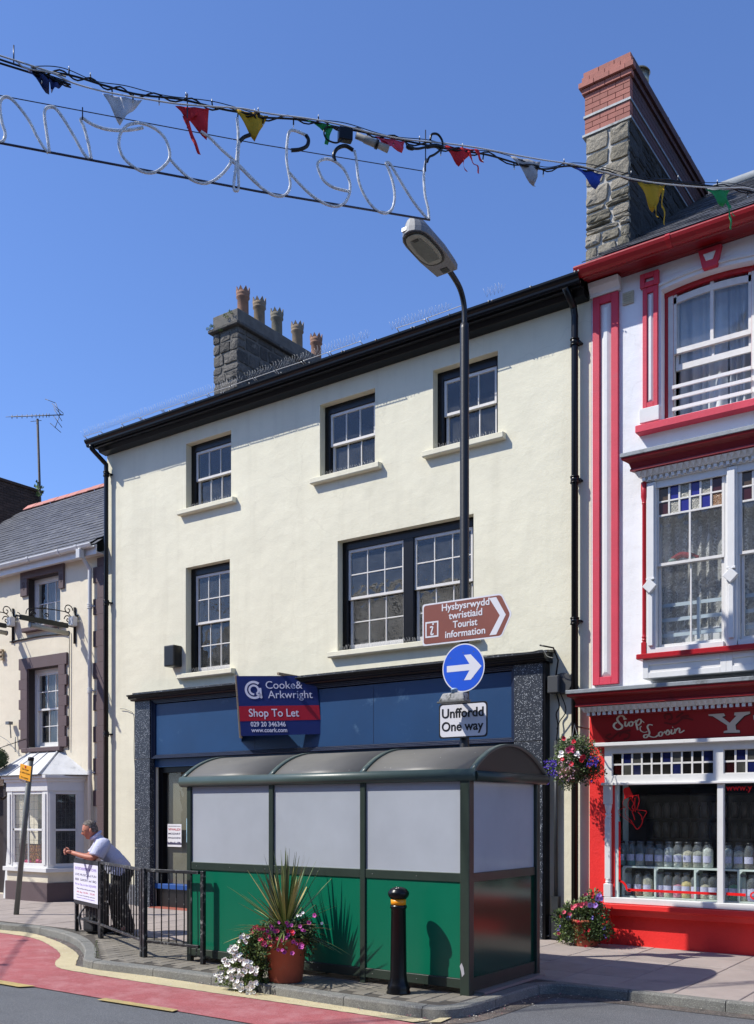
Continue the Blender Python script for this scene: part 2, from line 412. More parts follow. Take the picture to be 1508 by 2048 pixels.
def text_part(name, body, size, origin, xdir, updir, mat, parent=None, align='LEFT', depth=.0015, xs=1.0, bold=0.0, spacing=1.0, label=None, shear=0, fit=None):
    cu = bpy.data.curves.new(name, 'FONT'); cu.body = body; cu.size = size; cu.extrude = depth; cu.align_x = align
    cu.offset = bold; cu.space_character = spacing; cu.shear = shear; cu.resolution_u = 4
    ob = bpy.data.objects.new(name, cu); C.objects.link(ob)
    dg = bpy.context.evaluated_depsgraph_get(); me = bpy.data.meshes.new_from_object(ob.evaluated_get(dg))
    C.objects.unlink(ob); bpy.data.objects.remove(ob)
    me.name = name; me.materials.clear(); me.materials.append(mat)
    if fit:
        lo = min(v.co.x for v in me.vertices); hi = max(v.co.x for v in me.vertices); xs = fit/(hi-lo)
    x = Vector(xdir).normalized(); y = Vector(updir).normalized(); z = x.cross(y)
    R = Matrix((x*xs, y, z)).transposed().to_4x4()
    me.transform(R); o = inst(name, me, origin, parent)
    if label: o['label'] = label
    return o
def wall_holes(mb, x0, x1, z0, z1, y, th, holes, mi=0, revmi=None):
    xs = sorted({x0, x1, *[h[0] for h in holes], *[h[1] for h in holes]}); zs = sorted({z0, z1, *[h[2] for h in holes], *[h[3] for h in holes]})
    for i in range(len(xs)-1):
        for j in range(len(zs)-1):
            cx, cz = (xs[i]+xs[i+1])/2, (zs[j]+zs[j+1])/2
            if any(h[0] < cx < h[1] and h[2] < cz < h[3] for h in holes): continue
            mb.add([(xs[i], y, zs[j]), (xs[i+1], y, zs[j]), (xs[i+1], y, zs[j+1]), (xs[i], y, zs[j+1])], [(0, 1, 2, 3)], mi)
    r = mi if revmi is None else revmi
    for a, b, c, d in holes:
        mb.add([(a, y, c), (a, y+th, c), (a, y+th, d), (a, y, d)], [(0, 1, 2, 3)], r)
        mb.add([(b, y, c), (b, y, d), (b, y+th, d), (b, y+th, c)], [(0, 1, 2, 3)], r)
        mb.add([(a, y, d), (a, y+th, d), (b, y+th, d), (b, y, d)], [(0, 1, 2, 3)], r)
        mb.add([(a, y, c), (b, y, c), (b, y+th, c), (a, y+th, c)], [(0, 1, 2, 3)], r)
# ================================================================== GROUND
ZR = -.10
def V2(p, z): return Vector((p[0], p[1], z))
road = MB().add([(-150, -60, ZR), (120, -60, ZR), (120, 160, ZR), (-150, 160, ZR)], [(0, 1, 2, 3)]).build('road', asphalt, kind='structure', recalc=False)
kpx = [(0, 1847.7), (65.6, 1853), (119, 1864), (152.5, 1877.6), (169, 1896), (168, 1912), (175.4, 1921), (284, 1934), (432, 1953), (640, 1986.5), (800, 2008)]
kp = [gr(u, v) for u, v in kpx]; kp += [Vector((-4.56, 7.17, 0)), Vector((-4.43, 7.21, 0)), Vector((-4.33, 7.32, 0)), Vector((-4.28, 7.50, 0))]
kp = [Vector((-60, 8.95, 0)), Vector((-20, 8.9, 0)), Vector((-15, 8.88, 0))] + kp + [Vector((-4.26, 8.0, 0)), Vector((-4.25, 8.55, 0)), Vector((-4.20, 8.80, 0)), Vector((-4.02, 8.92, 0)), Vector((-3.4, 8.95, 0)), Vector((-1.5, 9.0, 0)), Vector((12, 9.05, 0))]
def dense(P, step=.05):
    out = []
    for a, b in zip(P, P[1:]):
        n = max(1, int((b-a).length/step))
        for i in range(n): out.append(a.lerp(b, i/n))
    out.append(P[-1]); return out
kpd = dense([p for p in catmull(kp[2:-2], 6)], .06)
for _ in range(3): kpd = [kpd[0]] + [(kpd[i-1]+kpd[i]*2+kpd[i+1])/4 for i in range(1, len(kpd)-1)] + [kpd[-1]]
kpd = dense([kp[0], kp[1], kpd[0]], .9)[:-1] + kpd + dense([kpd[-1], kp[-1]], .9)[1:]
def offset(P, d):
    out = []
    for i, p in enumerate(P):
        t = P[min(i+1, len(P)-1)] - P[max(i-1, 0)]; n = Vector((-t.y, t.x, 0)).normalized()
        out.append(p + n*d)
    return out
inner = offset(kpd, .135)
# pavement bed
poly = inner + [Vector((12, 60, 0)), Vector((-60, 60, 0))]
bm = bmesh.new(); vs = [bm.verts.new((p.x, p.y, -.006)) for p in poly]
f = bm.faces.new(vs); f.normal_update(); bmesh.ops.triangulate(bm, faces=[f], ngon_method='EAR_CLIP')
me = bpy.data.meshes.new('pavement'); bm.to_mesh(me); bm.free(); me.materials.append(bedm)
for p_ in me.polygons:
    if p_.normal.z < 0: p_.flip()
pavement = inst('pavement', me, (0, 0, 0)); pavement['kind'] = 'structure'
# kerb stones
kerb = thing('kerb', None, None, (0, 0, ZR)); kerb['kind'] = 'structure'
segs = []; cur = [0]; L = 0; lim = .9
for i in range(1, len(kpd)):
    L += (kpd[i]-kpd[i-1]).length; cur.append(i)
    bend = 0
    if L >= lim or i == len(kpd)-1:
        segs.append(cur); cur = [i]; L = 0; lim = ru(.82, .93)
def kerb_stone(idx):
    mb = MB(); O = [kpd[i] for i in idx]; I = [inner[i] for i in idx]
    if len(O) > 1:
        d = (O[1]-O[0]).normalized()*.004; O[0] = O[0]+d; I[0] = I[0]+d
        d = (O[-1]-O[-2]).normalized()*.004; O[-1] = O[-1]-d; I[-1] = I[-1]-d
    z1 = ru(-.002, .003); n = len(O); vs = []
    for a, b in zip(O, I):
        nn = (b-a).normalized()
        vs += [V2(a-nn*.008, ZR-.05), V2(a, z1-.016), V2(a+nn*.014, z1), V2(b, z1), V2(b, ZR-.05)]
    fs = []
    for i in range(n-1):
        for k in range(4): fs.append((5*i+k, 5*(i+1)+k, 5*(i+1)+k+1, 5*i+k+1))
    fs.append((0, 1, 2, 3, 4)); fs.append(tuple(5*(n-1)+k for k in reversed(range(5))))
    mb.add(vs, fs); mb.build('kerb_stone', kerbm, kerb)
for sgm in segs: kerb_stone(sgm)
# flags and clay pavers
def piece_mesh(name, w, d, h, mat, bev, jit=0):
    me, o = MB().box(-w/2, w/2, -d/2, d/2, -h, 0).mesh(name, mat, bev, origin=Vector((0, 0, 0))); return me
flagmesh = piece_mesh('flag', .592, .592, .03, slabm, .006)
x = -24.0
while x < 3:
    for j in range(5):
        y = 9.04 + .3 + j*.6
        if y + .3 > 12.05: pass
        inst('paving_flag', flagmesh, (x+.3, y, ru(-.0015, .0015)), pavement, rot=(ru(-.002, .002), ru(-.002, .002), 0))
    x += .6
def inside(p, poly):
    c = False; n = len(poly)
    for i in range(n):
        a, b = poly[i], poly[i-1]
        if (a.y > p[1]) != (b.y > p[1]) and p[0] < (b.x-a.x)*(p[1]-a.y)/(b.y-a.y)+a.x: c = not c
    return c
paver = piece_mesh('paver', .142, .212, .03, blockm, .005)
cells = []
r = 0; x = -12.3
while x < -3.95:
    y = 7.0 + (.11 if r % 2 else 0)
    while y < 9.0:
        if all(inside((x+dx, y+dy), poly) for dx in (-.06, .06) for dy in (-.09, .09)) and y+.1 < 9.04: cells.append((x, y))
        y += .22
    x += .15; r += 1
cells.sort(key=lambda c: math.hypot(*c))
mbx = MB()
for i, (x, y) in enumerate(cells):
    if i < 300: inst('paver', paver, (x, y, ru(-.003, .002)), pavement, rot=(ru(-.01, .01), ru(-.01, .01), 0))
    else:
        z = ru(-.003, .002); mbx.box(x-.071, x+.071, y-.106, y+.106, z-.03, z)
if mbx.v: mbx.build('distant_pavers', blockm, pavement, kind='stuff')
# gutter grit strip, cream line, red lane, dashes : thin sheets stacked above the road
def strip(name, A, Bp, z, mat, **kw):
    mb = MB(); vs = []
    for a, b in zip(A, Bp): vs += [(a.x, a.y, z), (b.x, b.y, z)]
    mb.add(vs, [(2*i, 2*i+1, 2*i+3, 2*i+2) for i in range(len(A)-1)])
    o = mb.build(name, mat, recalc=False, **kw)
    for p_ in o.data.polygons:
        if p_.normal.z < 0: p_.flip()
    return o
g_out = offset(kpd, -.20)
strip('gutter', g_out, offset(kpd, .01), ZR+.004, kerbdirt, kind='structure')
lo_px = [(0, 1860), (65.6, 1868.5), (116, 1885), (146, 1902), (157, 1914), (152, 1928), (165, 1936), (284, 1952), (436, 1975), (640, 2007.5), (860, 2042.6)]
li_px = [(0, 1867), (65.6, 1877.6), (101, 1893), (121, 1911), (110, 1927), (120, 1938), (170, 1948), (270, 1964), (442, 1990), (640, 2018.8), (826, 2047)]
lo = [Vector((-40, 8.82, 0)), Vector((-16, 8.8, 0))] + [gr(u, v, ZR) for u, v in lo_px]
li = [Vector((-40, 8.62, 0)), Vector((-16, 8.6, 0))] + [gr(u, v, ZR) for u, v in li_px]
def resamp(P, n):
    P = catmull(P[1:], 8); P = [Vector(p) for p in P]
    L = [0]
    for a, b in zip(P, P[1:]): L.append(L[-1]+(b-a).length)
    out = []
    for i in range(n):
        t = L[-1]*i/(n-1); k = max(0, min(len(P)-2, next((j for j in range(len(L)) if L[j] > t), len(L)-1)-1))
        out.append(P[k].lerp(P[k+1], (t-L[k])/max(1e-6, L[k+1]-L[k])))
    return out
def densify_pair(A_, B_):
    a2, b2 = [], []
    for i in range(len(A_)-1):
        n = max(1, int((A_[i+1]-A_[i]).length/.05)) if A_[i].x > -16 else 1
        for k in range(n): a2.append(A_[i].lerp(A_[i+1], k/n)); b2.append(B_[i].lerp(B_[i+1], k/n))
    return a2+[A_[-1]], b2+[B_[-1]]
LO = [lo[0]] + catmull(lo[1:], 8); LI = [li[0]] + catmull(li[1:], 8)
strip('cream_edge_line', [p+Vector((0, ru(-.006, .006), 0)) for p in densify_pair(LO, LI)[0]], [p+Vector((0, ru(-.006, .006), 0)) for p in densify_pair(LO, LI)[1]], ZR+.012, creamline, kind='structure')
edge = [Vector((p.x, 6.12 + .0*p.x, 0)) for p in LI]
strip('red_lane', LI[:-3] + [Vector((-4.3, 6.9, 0))], edge[:-3] + [Vector((-4.3, 6.12, 0))], ZR+.008, redroad, kind='structure')
def quad_px(name, px, mat, z):
    P = [gr(u, v, ZR) for u, v in px]
    o = MB().add([(p.x, p.y, z) for p in P], [tuple(range(len(P)))]).build(name, mat, recalc=False, kind='structure')
    for p_ in o.data.polygons:
        if p_.normal.z < 0: p_.flip()
quad_px('yellow_dash', [(193.7, 2002.5), (210.5, 1999), (357, 2022.5), (345, 2026.5)], yelline, ZR+.016)
MB().add([(-10.2, 6.0, ZR+.016), (-8.72, 6.0, ZR+.016), (-8.62, 6.13, ZR+.016), (-10.1, 6.13, ZR+.016)], [(0, 1, 2, 3)]).build('yellow_dash', yelline, kind='structure', recalc=False)
quad_px('yellow_dash', [(856, 2048), (888, 2035.5), (902, 2039), (881, 2048)], creamline, ZR+.016)
# litter and petals caught along the gutter
mb = MB()
for i in range(520):
    k = random.choice([j for j in range(len(kpd)) if -13 < kpd[j].x < -1.5]) if i == 0 else None
    if i == 0: idxs = [j for j in range(1, len(kpd)-1) if -13 < kpd[j].x < -1.5]
    j = random.choice(idxs); t = (kpd[j+1]-kpd[j-1]).normalized(); n = Vector((t.y, -t.x, 0))
    p = kpd[j] + n*abs(random.gauss(0.02, .11)) + Vector((ru(-.3, .3)*t.x, ru(-.3, .3)*t.y, 0))
    s = ru(.004, .013); a = ru(0, 6.28); z = ZR + .018
    q = [(p.x+s*math.cos(a+k*1.57)*(1 if k % 2 else .6), p.y+s*math.sin(a+k*1.57)*(1 if k % 2 else .6), z+ru(0, .006)) for k in range(4)]
    mb.add(q, [(0, 1, 2, 3)], random.choice([0, 0, 0, 1, 2]))
mb.build('litter', [flat('dry_petal', '#c9c2b5'), flat('leaf_scrap', '#7a6248'), flat('pink_petal', '#b9566e')], kind='stuff', recalc=False)

# ================================================================== STONE / BRICK PIECES
def stone_face(parent, o, ud, nd, w, z0, z1, mat, hr=(.11, .2), wr=(.13, .34), pr=(.008, .035)):
    """rubble courses on a vertical face: each stone its own uneven block bedded in smeared mortar"""
    o, ud, nd = Vector(o), Vector(ud), Vector(nd); z = z0
    def one(x0, x1, za, zb):
        j = ru(.004, .013); d = ru(*pr); mb = MB(); n = 12; P = []
        cx, cz = (x0+x1)/2, (za+zb)/2; hx, hz = (x1-x0)/2-j, (zb-za)/2-j*.9; sh = ru(-.012, .012)
        for k in range(n):
            a = 2*math.pi*k/n+.26; c_, s_ = math.cos(a), math.sin(a); q = max(abs(c_), abs(s_))**.82
            P.append((cx+c_/q*hx*ru(.93, 1.04)+s_*sh, cz+s_/q*hz*ru(.88, 1.05)))
        P = [(max(.0, min(w-.0, a)), b) for a, b in P]
        base = [o + ud*a + Vector((0, 0, b)) - nd*.02 for a, b in P]; tx, tz = ru(-.35, .35), ru(-.3, .3)
        r1 = [o + ud*(cx+(a-cx)*.94) + Vector((0, 0, cz+(b-cz)*.9)) + nd*(d*ru(.6, 1.0)*(1+tx*(a-cx)/hx+tz*(b-cz)/hz)) for a, b in P]
        r2 = [o + ud*(cx+(a-cx)*.5) + Vector((0, 0, cz+(b-cz)*.5)) + nd*(d*ru(.85, 1.35)) for a, b in P]
        ctr = o + ud*cx + Vector((0, 0, cz)) + nd*(d*ru(1.0, 1.3))
        mb.add(base+r1+r2+[ctr], [(i, (i+1) % n, n+(i+1) % n, n+i) for i in range(n)] + [(n+i, n+(i+1) % n, 2*n+(i+1) % n, 2*n+i) for i in range(n)] + [(2*n+i, 2*n+(i+1) % n, 3*n) for i in range(n)])
        mb.build('stone', mat, parent)
    while z < z1 - .04:
        h = random.choice((ru(.05, .08), ru(*hr), ru(*hr), ru(hr[1], hr[1]*1.25)))
        if z1 - z - h < .06: h = z1 - z
        x = 0
        while x < w - .03:
            ww = ru(*wr)*(1.25 if h < .09 else 1); ww = min(ww, w-x)
            if w - x - ww < .09: ww = w - x
            if h > .17 and rnd() < .22: m = z+h*ru(.35, .65); one(x, x+ww, z, m); one(x, x+ww, m, z+h)
            else: one(x, x+ww, z+ru(-.006, .006), z+h+ru(-.008, .004))
            x += ww
        z += h
def brick_course(parent, mesh_len, o, ud, w, z, h, off, mat, out):
    pass

# ================================================================== SASH WINDOWS
gl_win = glass('old_window_glass', (.93, .95, .95), .055, 1.65, wav=.25)
gl_shop = glass('shop_glass', (.95, .97, .96), .012, 1.5, wav=.05)
def sash_frame(x0, x1, z0, z1, y0, y1, st, rt, rb, cols, rows, bw=.02):
    mb = MB(); mb.box(x0, x0+st, y0, y1, z0, z1); mb.box(x1-st, x1, y0, y1, z0, z1)
    mb.box(x0+st, x1-st, y0, y1, z0, z0+rb); mb.box(x0+st, x1-st, y0, y1, z1-rt, z1)
    a, b, c, d = x0+st, x1-st, z0+rb, z1-rt
    ym = (y0+y1)/2
    for i in range(1, cols):
        x = a+(b-a)*i/cols; mb.box(x-bw/2, x+bw/2, y0+.004, y1-.004, c, d)
    for j in range(1, rows):
        z = c+(d-c)*j/rows; mb.box(a, b, y0+.006, y1-.006, z-bw/2, z+bw/2)
    return mb, (a, b, c, d, ym)
def panes(parent, info, cols, rows, mat, bw=.02, mats=None, name='pane'):
    a, b, c, d, y = info
    for i in range(cols):
        for j in range(rows):
            x0 = a+(b-a)*i/cols+bw*.3; x1 = a+(b-a)*(i+1)/cols-bw*.3; z0 = c+(d-c)*j/rows+bw*.3; z1 = c+(d-c)*(j+1)/rows-bw*.3
            tl = ru(-.0015, .0015); tl2 = ru(-.0015, .0015)
            m = mats(i, j) if mats else mat
            MB().add([(x0, y+tl, z0), (x1, y-tl, z0), (x1, y-tl+tl2, z1), (x0, y+tl+tl2, z1)], [(0, 1, 2, 3)]).build(name, m, parent, recalc=False)
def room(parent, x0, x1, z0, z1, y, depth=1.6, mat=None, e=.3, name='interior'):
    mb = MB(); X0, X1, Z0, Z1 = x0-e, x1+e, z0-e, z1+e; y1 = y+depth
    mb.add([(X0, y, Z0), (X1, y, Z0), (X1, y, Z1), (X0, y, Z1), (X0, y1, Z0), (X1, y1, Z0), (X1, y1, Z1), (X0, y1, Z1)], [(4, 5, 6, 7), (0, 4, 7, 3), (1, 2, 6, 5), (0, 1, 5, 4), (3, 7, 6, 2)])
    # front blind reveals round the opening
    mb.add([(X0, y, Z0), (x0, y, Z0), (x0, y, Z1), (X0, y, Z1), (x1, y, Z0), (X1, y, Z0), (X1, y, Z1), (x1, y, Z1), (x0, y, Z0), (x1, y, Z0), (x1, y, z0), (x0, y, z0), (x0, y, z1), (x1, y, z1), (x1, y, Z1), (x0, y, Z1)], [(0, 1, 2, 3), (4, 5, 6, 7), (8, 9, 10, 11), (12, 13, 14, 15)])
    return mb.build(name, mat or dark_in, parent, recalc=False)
def curtain(parent, x0, x1, z0, z1, y, amp=.03, wl=.09, mat=None, name='curtain', seed=0):
    mb = MB(); n = max(8, int((x1-x0)/wl*8)); vs = []
    ph = seed
    for i in range(n+1):
        t = i/n; xx = x0+(x1-x0)*t; a = amp*math.sin(t*(x1-x0)/wl*6.28+ph+1.3*math.sin(t*9+seed))
        vs += [(xx, y+a, z0), (xx+.01*math.sin(t*14+seed), y+a*.7, z1)]
    mb.add(vs, [(2*i, 2*i+2, 2*i+3, 2*i+1) for i in range(n)], 0, True)
    return mb.build(name, mat or bone, parent, recalc=False)
def sash_window(bld, hole, Yw=12.0, rev=.13, cols=3, rt=1, rb=1, fl=.10, fr=.09, ft=.13, frame_mat=blackp, smat=sashp, mid=.5, label=None, gl=None, room_d=1.5, two=False, mull=.18, sillm=None, sp=.13, st_=.1, spikes=True, rmat=None):
    x0, x1, z0, z1 = hole; gl = gl or gl_win
    mb = MB(); ya, yb = Yw+rev, Yw+rev+.12
    mb.box(x0-.02, x0+fl, ya, yb, z0, z1); mb.box(x1-fr, x1+.02, ya, yb, z0, z1); mb.box(x0+fl, x1-fr, ya, yb, z1-ft, z1+.01); mb.box(x0+fl, x1-fr, ya, yb, z0-.01, z0+.035)
    spans = [(x0+fl, x1-fr)]
    if two:
        m = (x0+x1)/2+.03; mb.box(m-mull/2, m+mull/2, ya-.015, yb, z0+.036, z1-ft); spans = [(x0+fl, m-mull/2), (m+mull/2, x1-fr)]
    w = mb.build('window', frame_mat, bld, bevel=.004, label=label)
    for a, b in spans:
        zb, zt = z0+.035, z1-ft; zm = zb+(zt-zb)*mid
        f, info = sash_frame(a, b, zm-.02, zt, ya+.02, ya+.055, .04, .045, .04, cols, rt, .018); f.build('sash', smat, w, bevel=.002); panes(w, info, cols, rt, gl, .018)
        # horns
        for hx in (a+.02, b-.02): pass
        f, info = sash_frame(a+.012, b-.012, zb, zm+.02, ya+.062, ya+.097, .04, .035, .075, cols, rb, .018); f.build('sash', smat, w, bevel=.002); panes(w, info, cols, rb, gl, .018)
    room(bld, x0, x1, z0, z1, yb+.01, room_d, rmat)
    s = MB().extr_x([(Yw-.10, z0-st_+.01), (Yw-.10, z0-.012), (Yw+rev, z0+.006), (Yw+rev, z0-st_), (Yw-.08, z0-st_)], x0-sp, x1+sp)
    s.build('sill', sillm or cream, bld, bevel=.006)
    if spikes:
        sb = MB(); x = x0+.05; 
        while x < x1-.05:
            for s_ in (-1, 1):
                p = Vector((x+ru(-.01, .01), Yw+.05, z0)); sb.tube([p, p+Vector((s_*ru(.0, .03), s_*ru(.01, .045), ru(.07, .1)))], .0016, 4)
            x += .032
        sb.build('bird_spikes', flat('stainless_wire', '#a9a9a6', .35), bld, kind='stuff')
    return w
def downpipe(bld, x, y, ztop, zbot, r, mat, name='downpipe', head=None, cols=(), stand=.06, wall=12.0):
    mb = MB(); pts = []
    if head: pts += [Vector(p) for p in head]
    pts += [Vector((x, y, ztop)), Vector((x, y, zbot))]
    P = [pts[0]]
    for i in range(1, len(pts)-1):
        a, b, c = pts[i-1], pts[i], pts[i+1]
        P += [b+(a-b).normalized()*.03, b, b+(c-b).normalized()*.03] if head else [b]
    P.append(pts[-1]); mb.tube(P, r, 14)
    for z in cols:
        mb.tube([(x, y, z-.045), (x, y, z+.045)], r*1.22, 14); mb.tube([(x, y, z+.028), (x, y, z+.045)], r*1.36, 14); mb.tube([(x, y, z-.045), (x, y, z-.03)], r*1.36, 14)
        mb.box(x-.012, x+.07, y, wall+.01, z-.014, z+.014); mb.tube([(x+.065, wall+.0, z), (x+.065, wall-.035, z)], .014, 8)
    return mb.build(name, mat, bld)

# ================================================================== CREAM BUILDING
XL, XR, YW = -14.69, -5.055, 12.0
cb = thing('cream_building', 'three storey cream rendered building with black eaves and an empty navy blue shopfront', 'building', ((XL+XR)/2, YW, 0))
W1 = (-12.583, -11.50, 6.995, 8.15); W2 = (-9.585, -8.52, 6.96, 8.11); W3 = (-7.49, -6.43, 6.94, 8.105)
W4 = (-12.59, -11.53, 4.125, 5.978); W5 = (-9.235, -6.815, 4.195, 5.91)
SHOP = (-13.31, -6.13, 0.0, 3.72)
mb = MB(); wall_holes(mb, XL, XR, -.1, 8.50, YW, .35, [W1, W2, W3, W4, W5, SHOP])
mb.add([(XL, YW, -.1), (XL, 21, -.1), (XL, 21, 8.5), (XL, 16.5, 11.1), (XL, YW, 8.5)], [(0, 1, 2, 3, 4)]); mb.add([(XR, YW, -.1), (XR, 21, -.1), (XR, 21, 8.5), (XR, 16.5, 11.1), (XR, YW, 8.5)], [(0, 4, 3, 2, 1)])
mb.add([(XL, 21, -.1), (XR, 21, -.1), (XR, 21, 8.5), (XL, 21, 8.5)], [(0, 1, 2, 3)])
mb.build('wall', cream, cb, recalc=False)
for i, (w, lab) in enumerate(((W1, None), (W2, None), (W3, None))): sash_window(cb, w, cols=3, rt=1, rb=1, mid=.5, rmat=dark_in)
sash_window(cb, W4, rt=2, rb=2, mid=.5, rmat=room_in); sash_window(cb, W5, rt=2, rb=2, mid=.51, two=True, fl=.1, fr=.09, ft=.13)
# eaves: soffit, fascia, ogee gutter
MB().extr_x([(11.70, 8.462), (12.05, 8.462), (12.05, 8.5), (11.70, 8.5)], XL-.07, XR-.03).build('soffit', blackp, cb, bevel=.004)
MB().extr_x([(11.675, 8.43), (11.70, 8.43), (11.70, 8.60), (11.675, 8.60)], XL-.07, XR-.03).build('fascia_board', blackp, cb, bevel=.003)
MB().extr_x([(11.84, 8.40), (12.0, 8.38), (12.0, 8.461), (11.80, 8.461), (11.82, 8.43)], XL-.03, XR-.03).build('bed_moulding', blackp, cb, bevel=.004)
gp = [(11.672, 8.455), (11.62, 8.452), (11.605, 8.475), (11.60, 8.50), (11.575, 8.52), (11.56, 8.545), (11.555, 8.57), (11.562, 8.57), (11.59, 8.53), (11.612, 8.50), (11.62, 8.468), (11.66, 8.466), (11.664, 8.575), (11.672, 8.575)]
MB().extr_x(gp, XL-.11, XR+.0).build('gutter', blackp, cb)
mb = MB()
for i in range(16):
    x = XL + .3 + i*.62; mb.box(x-.012, x+.012, 11.551, 11.70, 8.572, 8.58); mb.ball((x, 11.548, 8.566), .011, 8, 1); 
    if i % 2: mb.ball((x+.05, 11.548, 8.562), .010, 8, 1)
mb.build('gutter_bracket', [blackp, flat('bright_bolt', '#c8c6bc', .4)], cb)
# bird spikes along the gutter
mb = MB(); x = XL-.05
while x < XR-1.0:
    if not (-6.9 < x < -6.35 or -8.3 < x < -7.9):
        if rnd() > .05:
            for s_ in (-1, 0, 1):
                p = Vector((x+ru(-.006, .006), 11.505, 8.60)); mb.tube([p, p+Vector((s_*.025+ru(-.01, .01), s_*.045+ru(-.01, .01), ru(.10, .13)))], .0014, 4)
    x += .055
x = XL-.05
while x < XR-1.2:
    L = ru(.45, .62); z0, z1 = 8.60+ru(-.008, .01), 8.60+ru(-.008, .01)
    if rnd() > .12: mb.obox((x+L/2, 11.505, (z0+z1)/2), (L/2-.03, 0, (z1-z0)/2), (0, .005, 0), (0, 0, .003)); mb.tube([(x+L-.02, 11.50, z1), (x+L-.02, 11.57, 8.572)], .007, 5); mb.tube([(x+.02, 11.50, z0), (x+.02, 11.57, 8.572)], .007, 5)
    x += L
mb.build('bird_spikes', flat('stainless_wire', '#a9a9a6', .35), cb, kind='stuff')
# roof
rf = MB().add([(XL-.05, 11.64, 8.60), (XR+.05, 11.64, 8.60), (XR+.05, 16.5, 11.18), (XL-.05, 16.5, 11.18)], [(0, 1, 2, 3)]).add([(XL-.05, 16.5, 11.18), (XR+.05, 16.5, 11.18), (XR+.05, 21.3, 8.6), (XL-.05, 21.3, 8.6)], [(0, 1, 2, 3)]).build('roof', slate_m, cb, recalc=False)
downpipe(cb, -14.60, 11.905, 8.18, .05, .042, blackp, head=[(-14.66, 11.61, 8.46), (-14.66, 11.62, 8.40)], cols=(8.0, 5.6, 3.15))
downpipe(cb, -5.245, 11.905, 8.2, .05, .045, blackp, head=[(-5.26, 11.63, 8.46), (-5.25, 11.88, 8.30)], cols=(7.85, 6.05, 4.2, 2.35))
# chimney with cap, stones and pots
cx0, cx1, cy0, cy1 = -12.25, -11.65, 12.32, 15.1
ch = MB().box(cx0+.02, cx1-.02, cy0+.02, cy1, 8.6, 10.13).box(cx0+.0, cx1-.0, cy0, cy1+.02, 10.16, 10.40).build('chimney', mortar_d, cb, bevel=.01)
MB().box(cx0-.06, cx1+.06, cy0-.07, cy1+.05, 10.10, 10.16).build('chimney_band', stone_d, ch, bevel=.012)
stone_face(ch, (cx0, cy0+.02, 0), (1, 0, 0), (0, -1, 0), cx1-cx0, 8.65, 10.10, stone_d, hr=(.1, .2), wr=(.14, .34))
stone_face(ch, (cx1-.02, cy0, 0), (0, 1, 0), (1, 0, 0), cy1-cy0, 9.0, 10.10, stone_d, hr=(.14, .22), wr=(.2, .45), pr=(.008, .02))
def chimney_pot(parent, x, y, z, mat, s=1.0):
    mb = MB(); h = .50*s; r = .098*s
    mb.lathe([(r*1.0, 0), (r*.93, .08*s), (r*.9, h*.72), (r*1.10, h*.76), (r*1.10, h*.79), (r*1.0, h*.81), (r*1.08, h*.85), (r*1.12, h*.93), (r*1.02, h*.93), (r*.8, h*.8), (r*.72, .05)], (x, y, z), 20)
    n = 8
    for k in range(n):
        a = 2*math.pi*k/n; a2 = 2*math.pi*(k+1)/n; am = (a+a2)/2
        for rr, ri in ((r*1.14, r*1.0),):
            P = [(rr*math.cos(a), rr*math.sin(a)), (rr*math.cos(a2), rr*math.sin(a2)), (rr*1.02*math.cos(am), rr*1.02*math.sin(am))]
            Q = [(ri*math.cos(a), ri*math.sin(a)), (ri*math.cos(a2), ri*math.sin(a2)), (ri*math.cos(am), ri*math.sin(am))]
            zz = [h*.92, h*.92, h*1.08]
            mb.add([(x+p[0], y+p[1], z+zz[i]) for i, p in enumerate(P)] + [(x+p[0], y+p[1], z+zz[i]) for i, p in enumerate(Q)], [(0, 1, 2), (3, 5, 4), (0, 2, 5, 3), (1, 4, 5, 2)])
    return mb.build('chimney_pot', mat, parent)
for y, m in ((12.75, clay_red), (13.18, clay_pot), (13.66, clay_gry), (14.25, clay_pot), (14.82, clay_red)): chimney_pot(ch, -11.93, y, 10.40, m, 1.12)

# shopfront
def granite_pilaster(x0, x1):
    mb = MB().box(x0+.01, x1-.01, 11.9, 12.02, 0, 3.70); p = mb.build('pilaster', bluetrim, cb)
    for a, b in ((.0, 1.05), (1.05, 1.75), (1.75, 2.65), (2.65, 3.70)):
        B(x0, x1, 11.85, 11.95, a+.003, b-.003).build('granite_panel', granite, p, bevel=.004)
    return p
granite_pilaster(-13.75, -13.345); granite_pilaster(-6.105, -5.68)
fx0, fx1 = -13.34, -6.11
fp = B(fx0+.06, fx1-.06, 11.93, 12.3, 2.72, 3.62).build('shop_sign_panel', bluep, cb)
mb = MB()
for i, o in enumerate((0, .022, .044)):
    yy = 11.87 + i*.018
    mb.box(fx0+o, fx1-o, yy, 12.02, 2.65+o, 2.65+o+.02); mb.box(fx0+o, fx1-o, yy, 12.02, 3.70-o-.02, 3.70-o)
    mb.box(fx0+o, fx0+o+.02, yy, 12.02, 2.65+o+.02, 3.70-o-.02); mb.box(fx1-o-.02, fx1-o, yy, 12.02, 2.65+o+.02, 3.70-o-.02)
mb.build('sign_moulding', bluetrim, cb, bevel=.004)
for xx in (-10.9, -8.5): B(xx-.003, xx+.003, 11.928, 11.94, 2.73, 3.6).build('panel_joint', bluetrim, cb)
B(fx0, fx1, 11.96, 12.2, 2.50, 2.648).build('lintel', bluep, cb, bevel=.004)
MB().extr_x([(12.0, 3.69), (11.80, 3.70), (11.79, 3.72), (11.74, 3.735), (11.73, 3.77), (11.70, 3.78), (11.695, 3.80), (12.0, 3.83)], -13.80, -5.60).build('cornice', blackp, cb, bevel=.003)
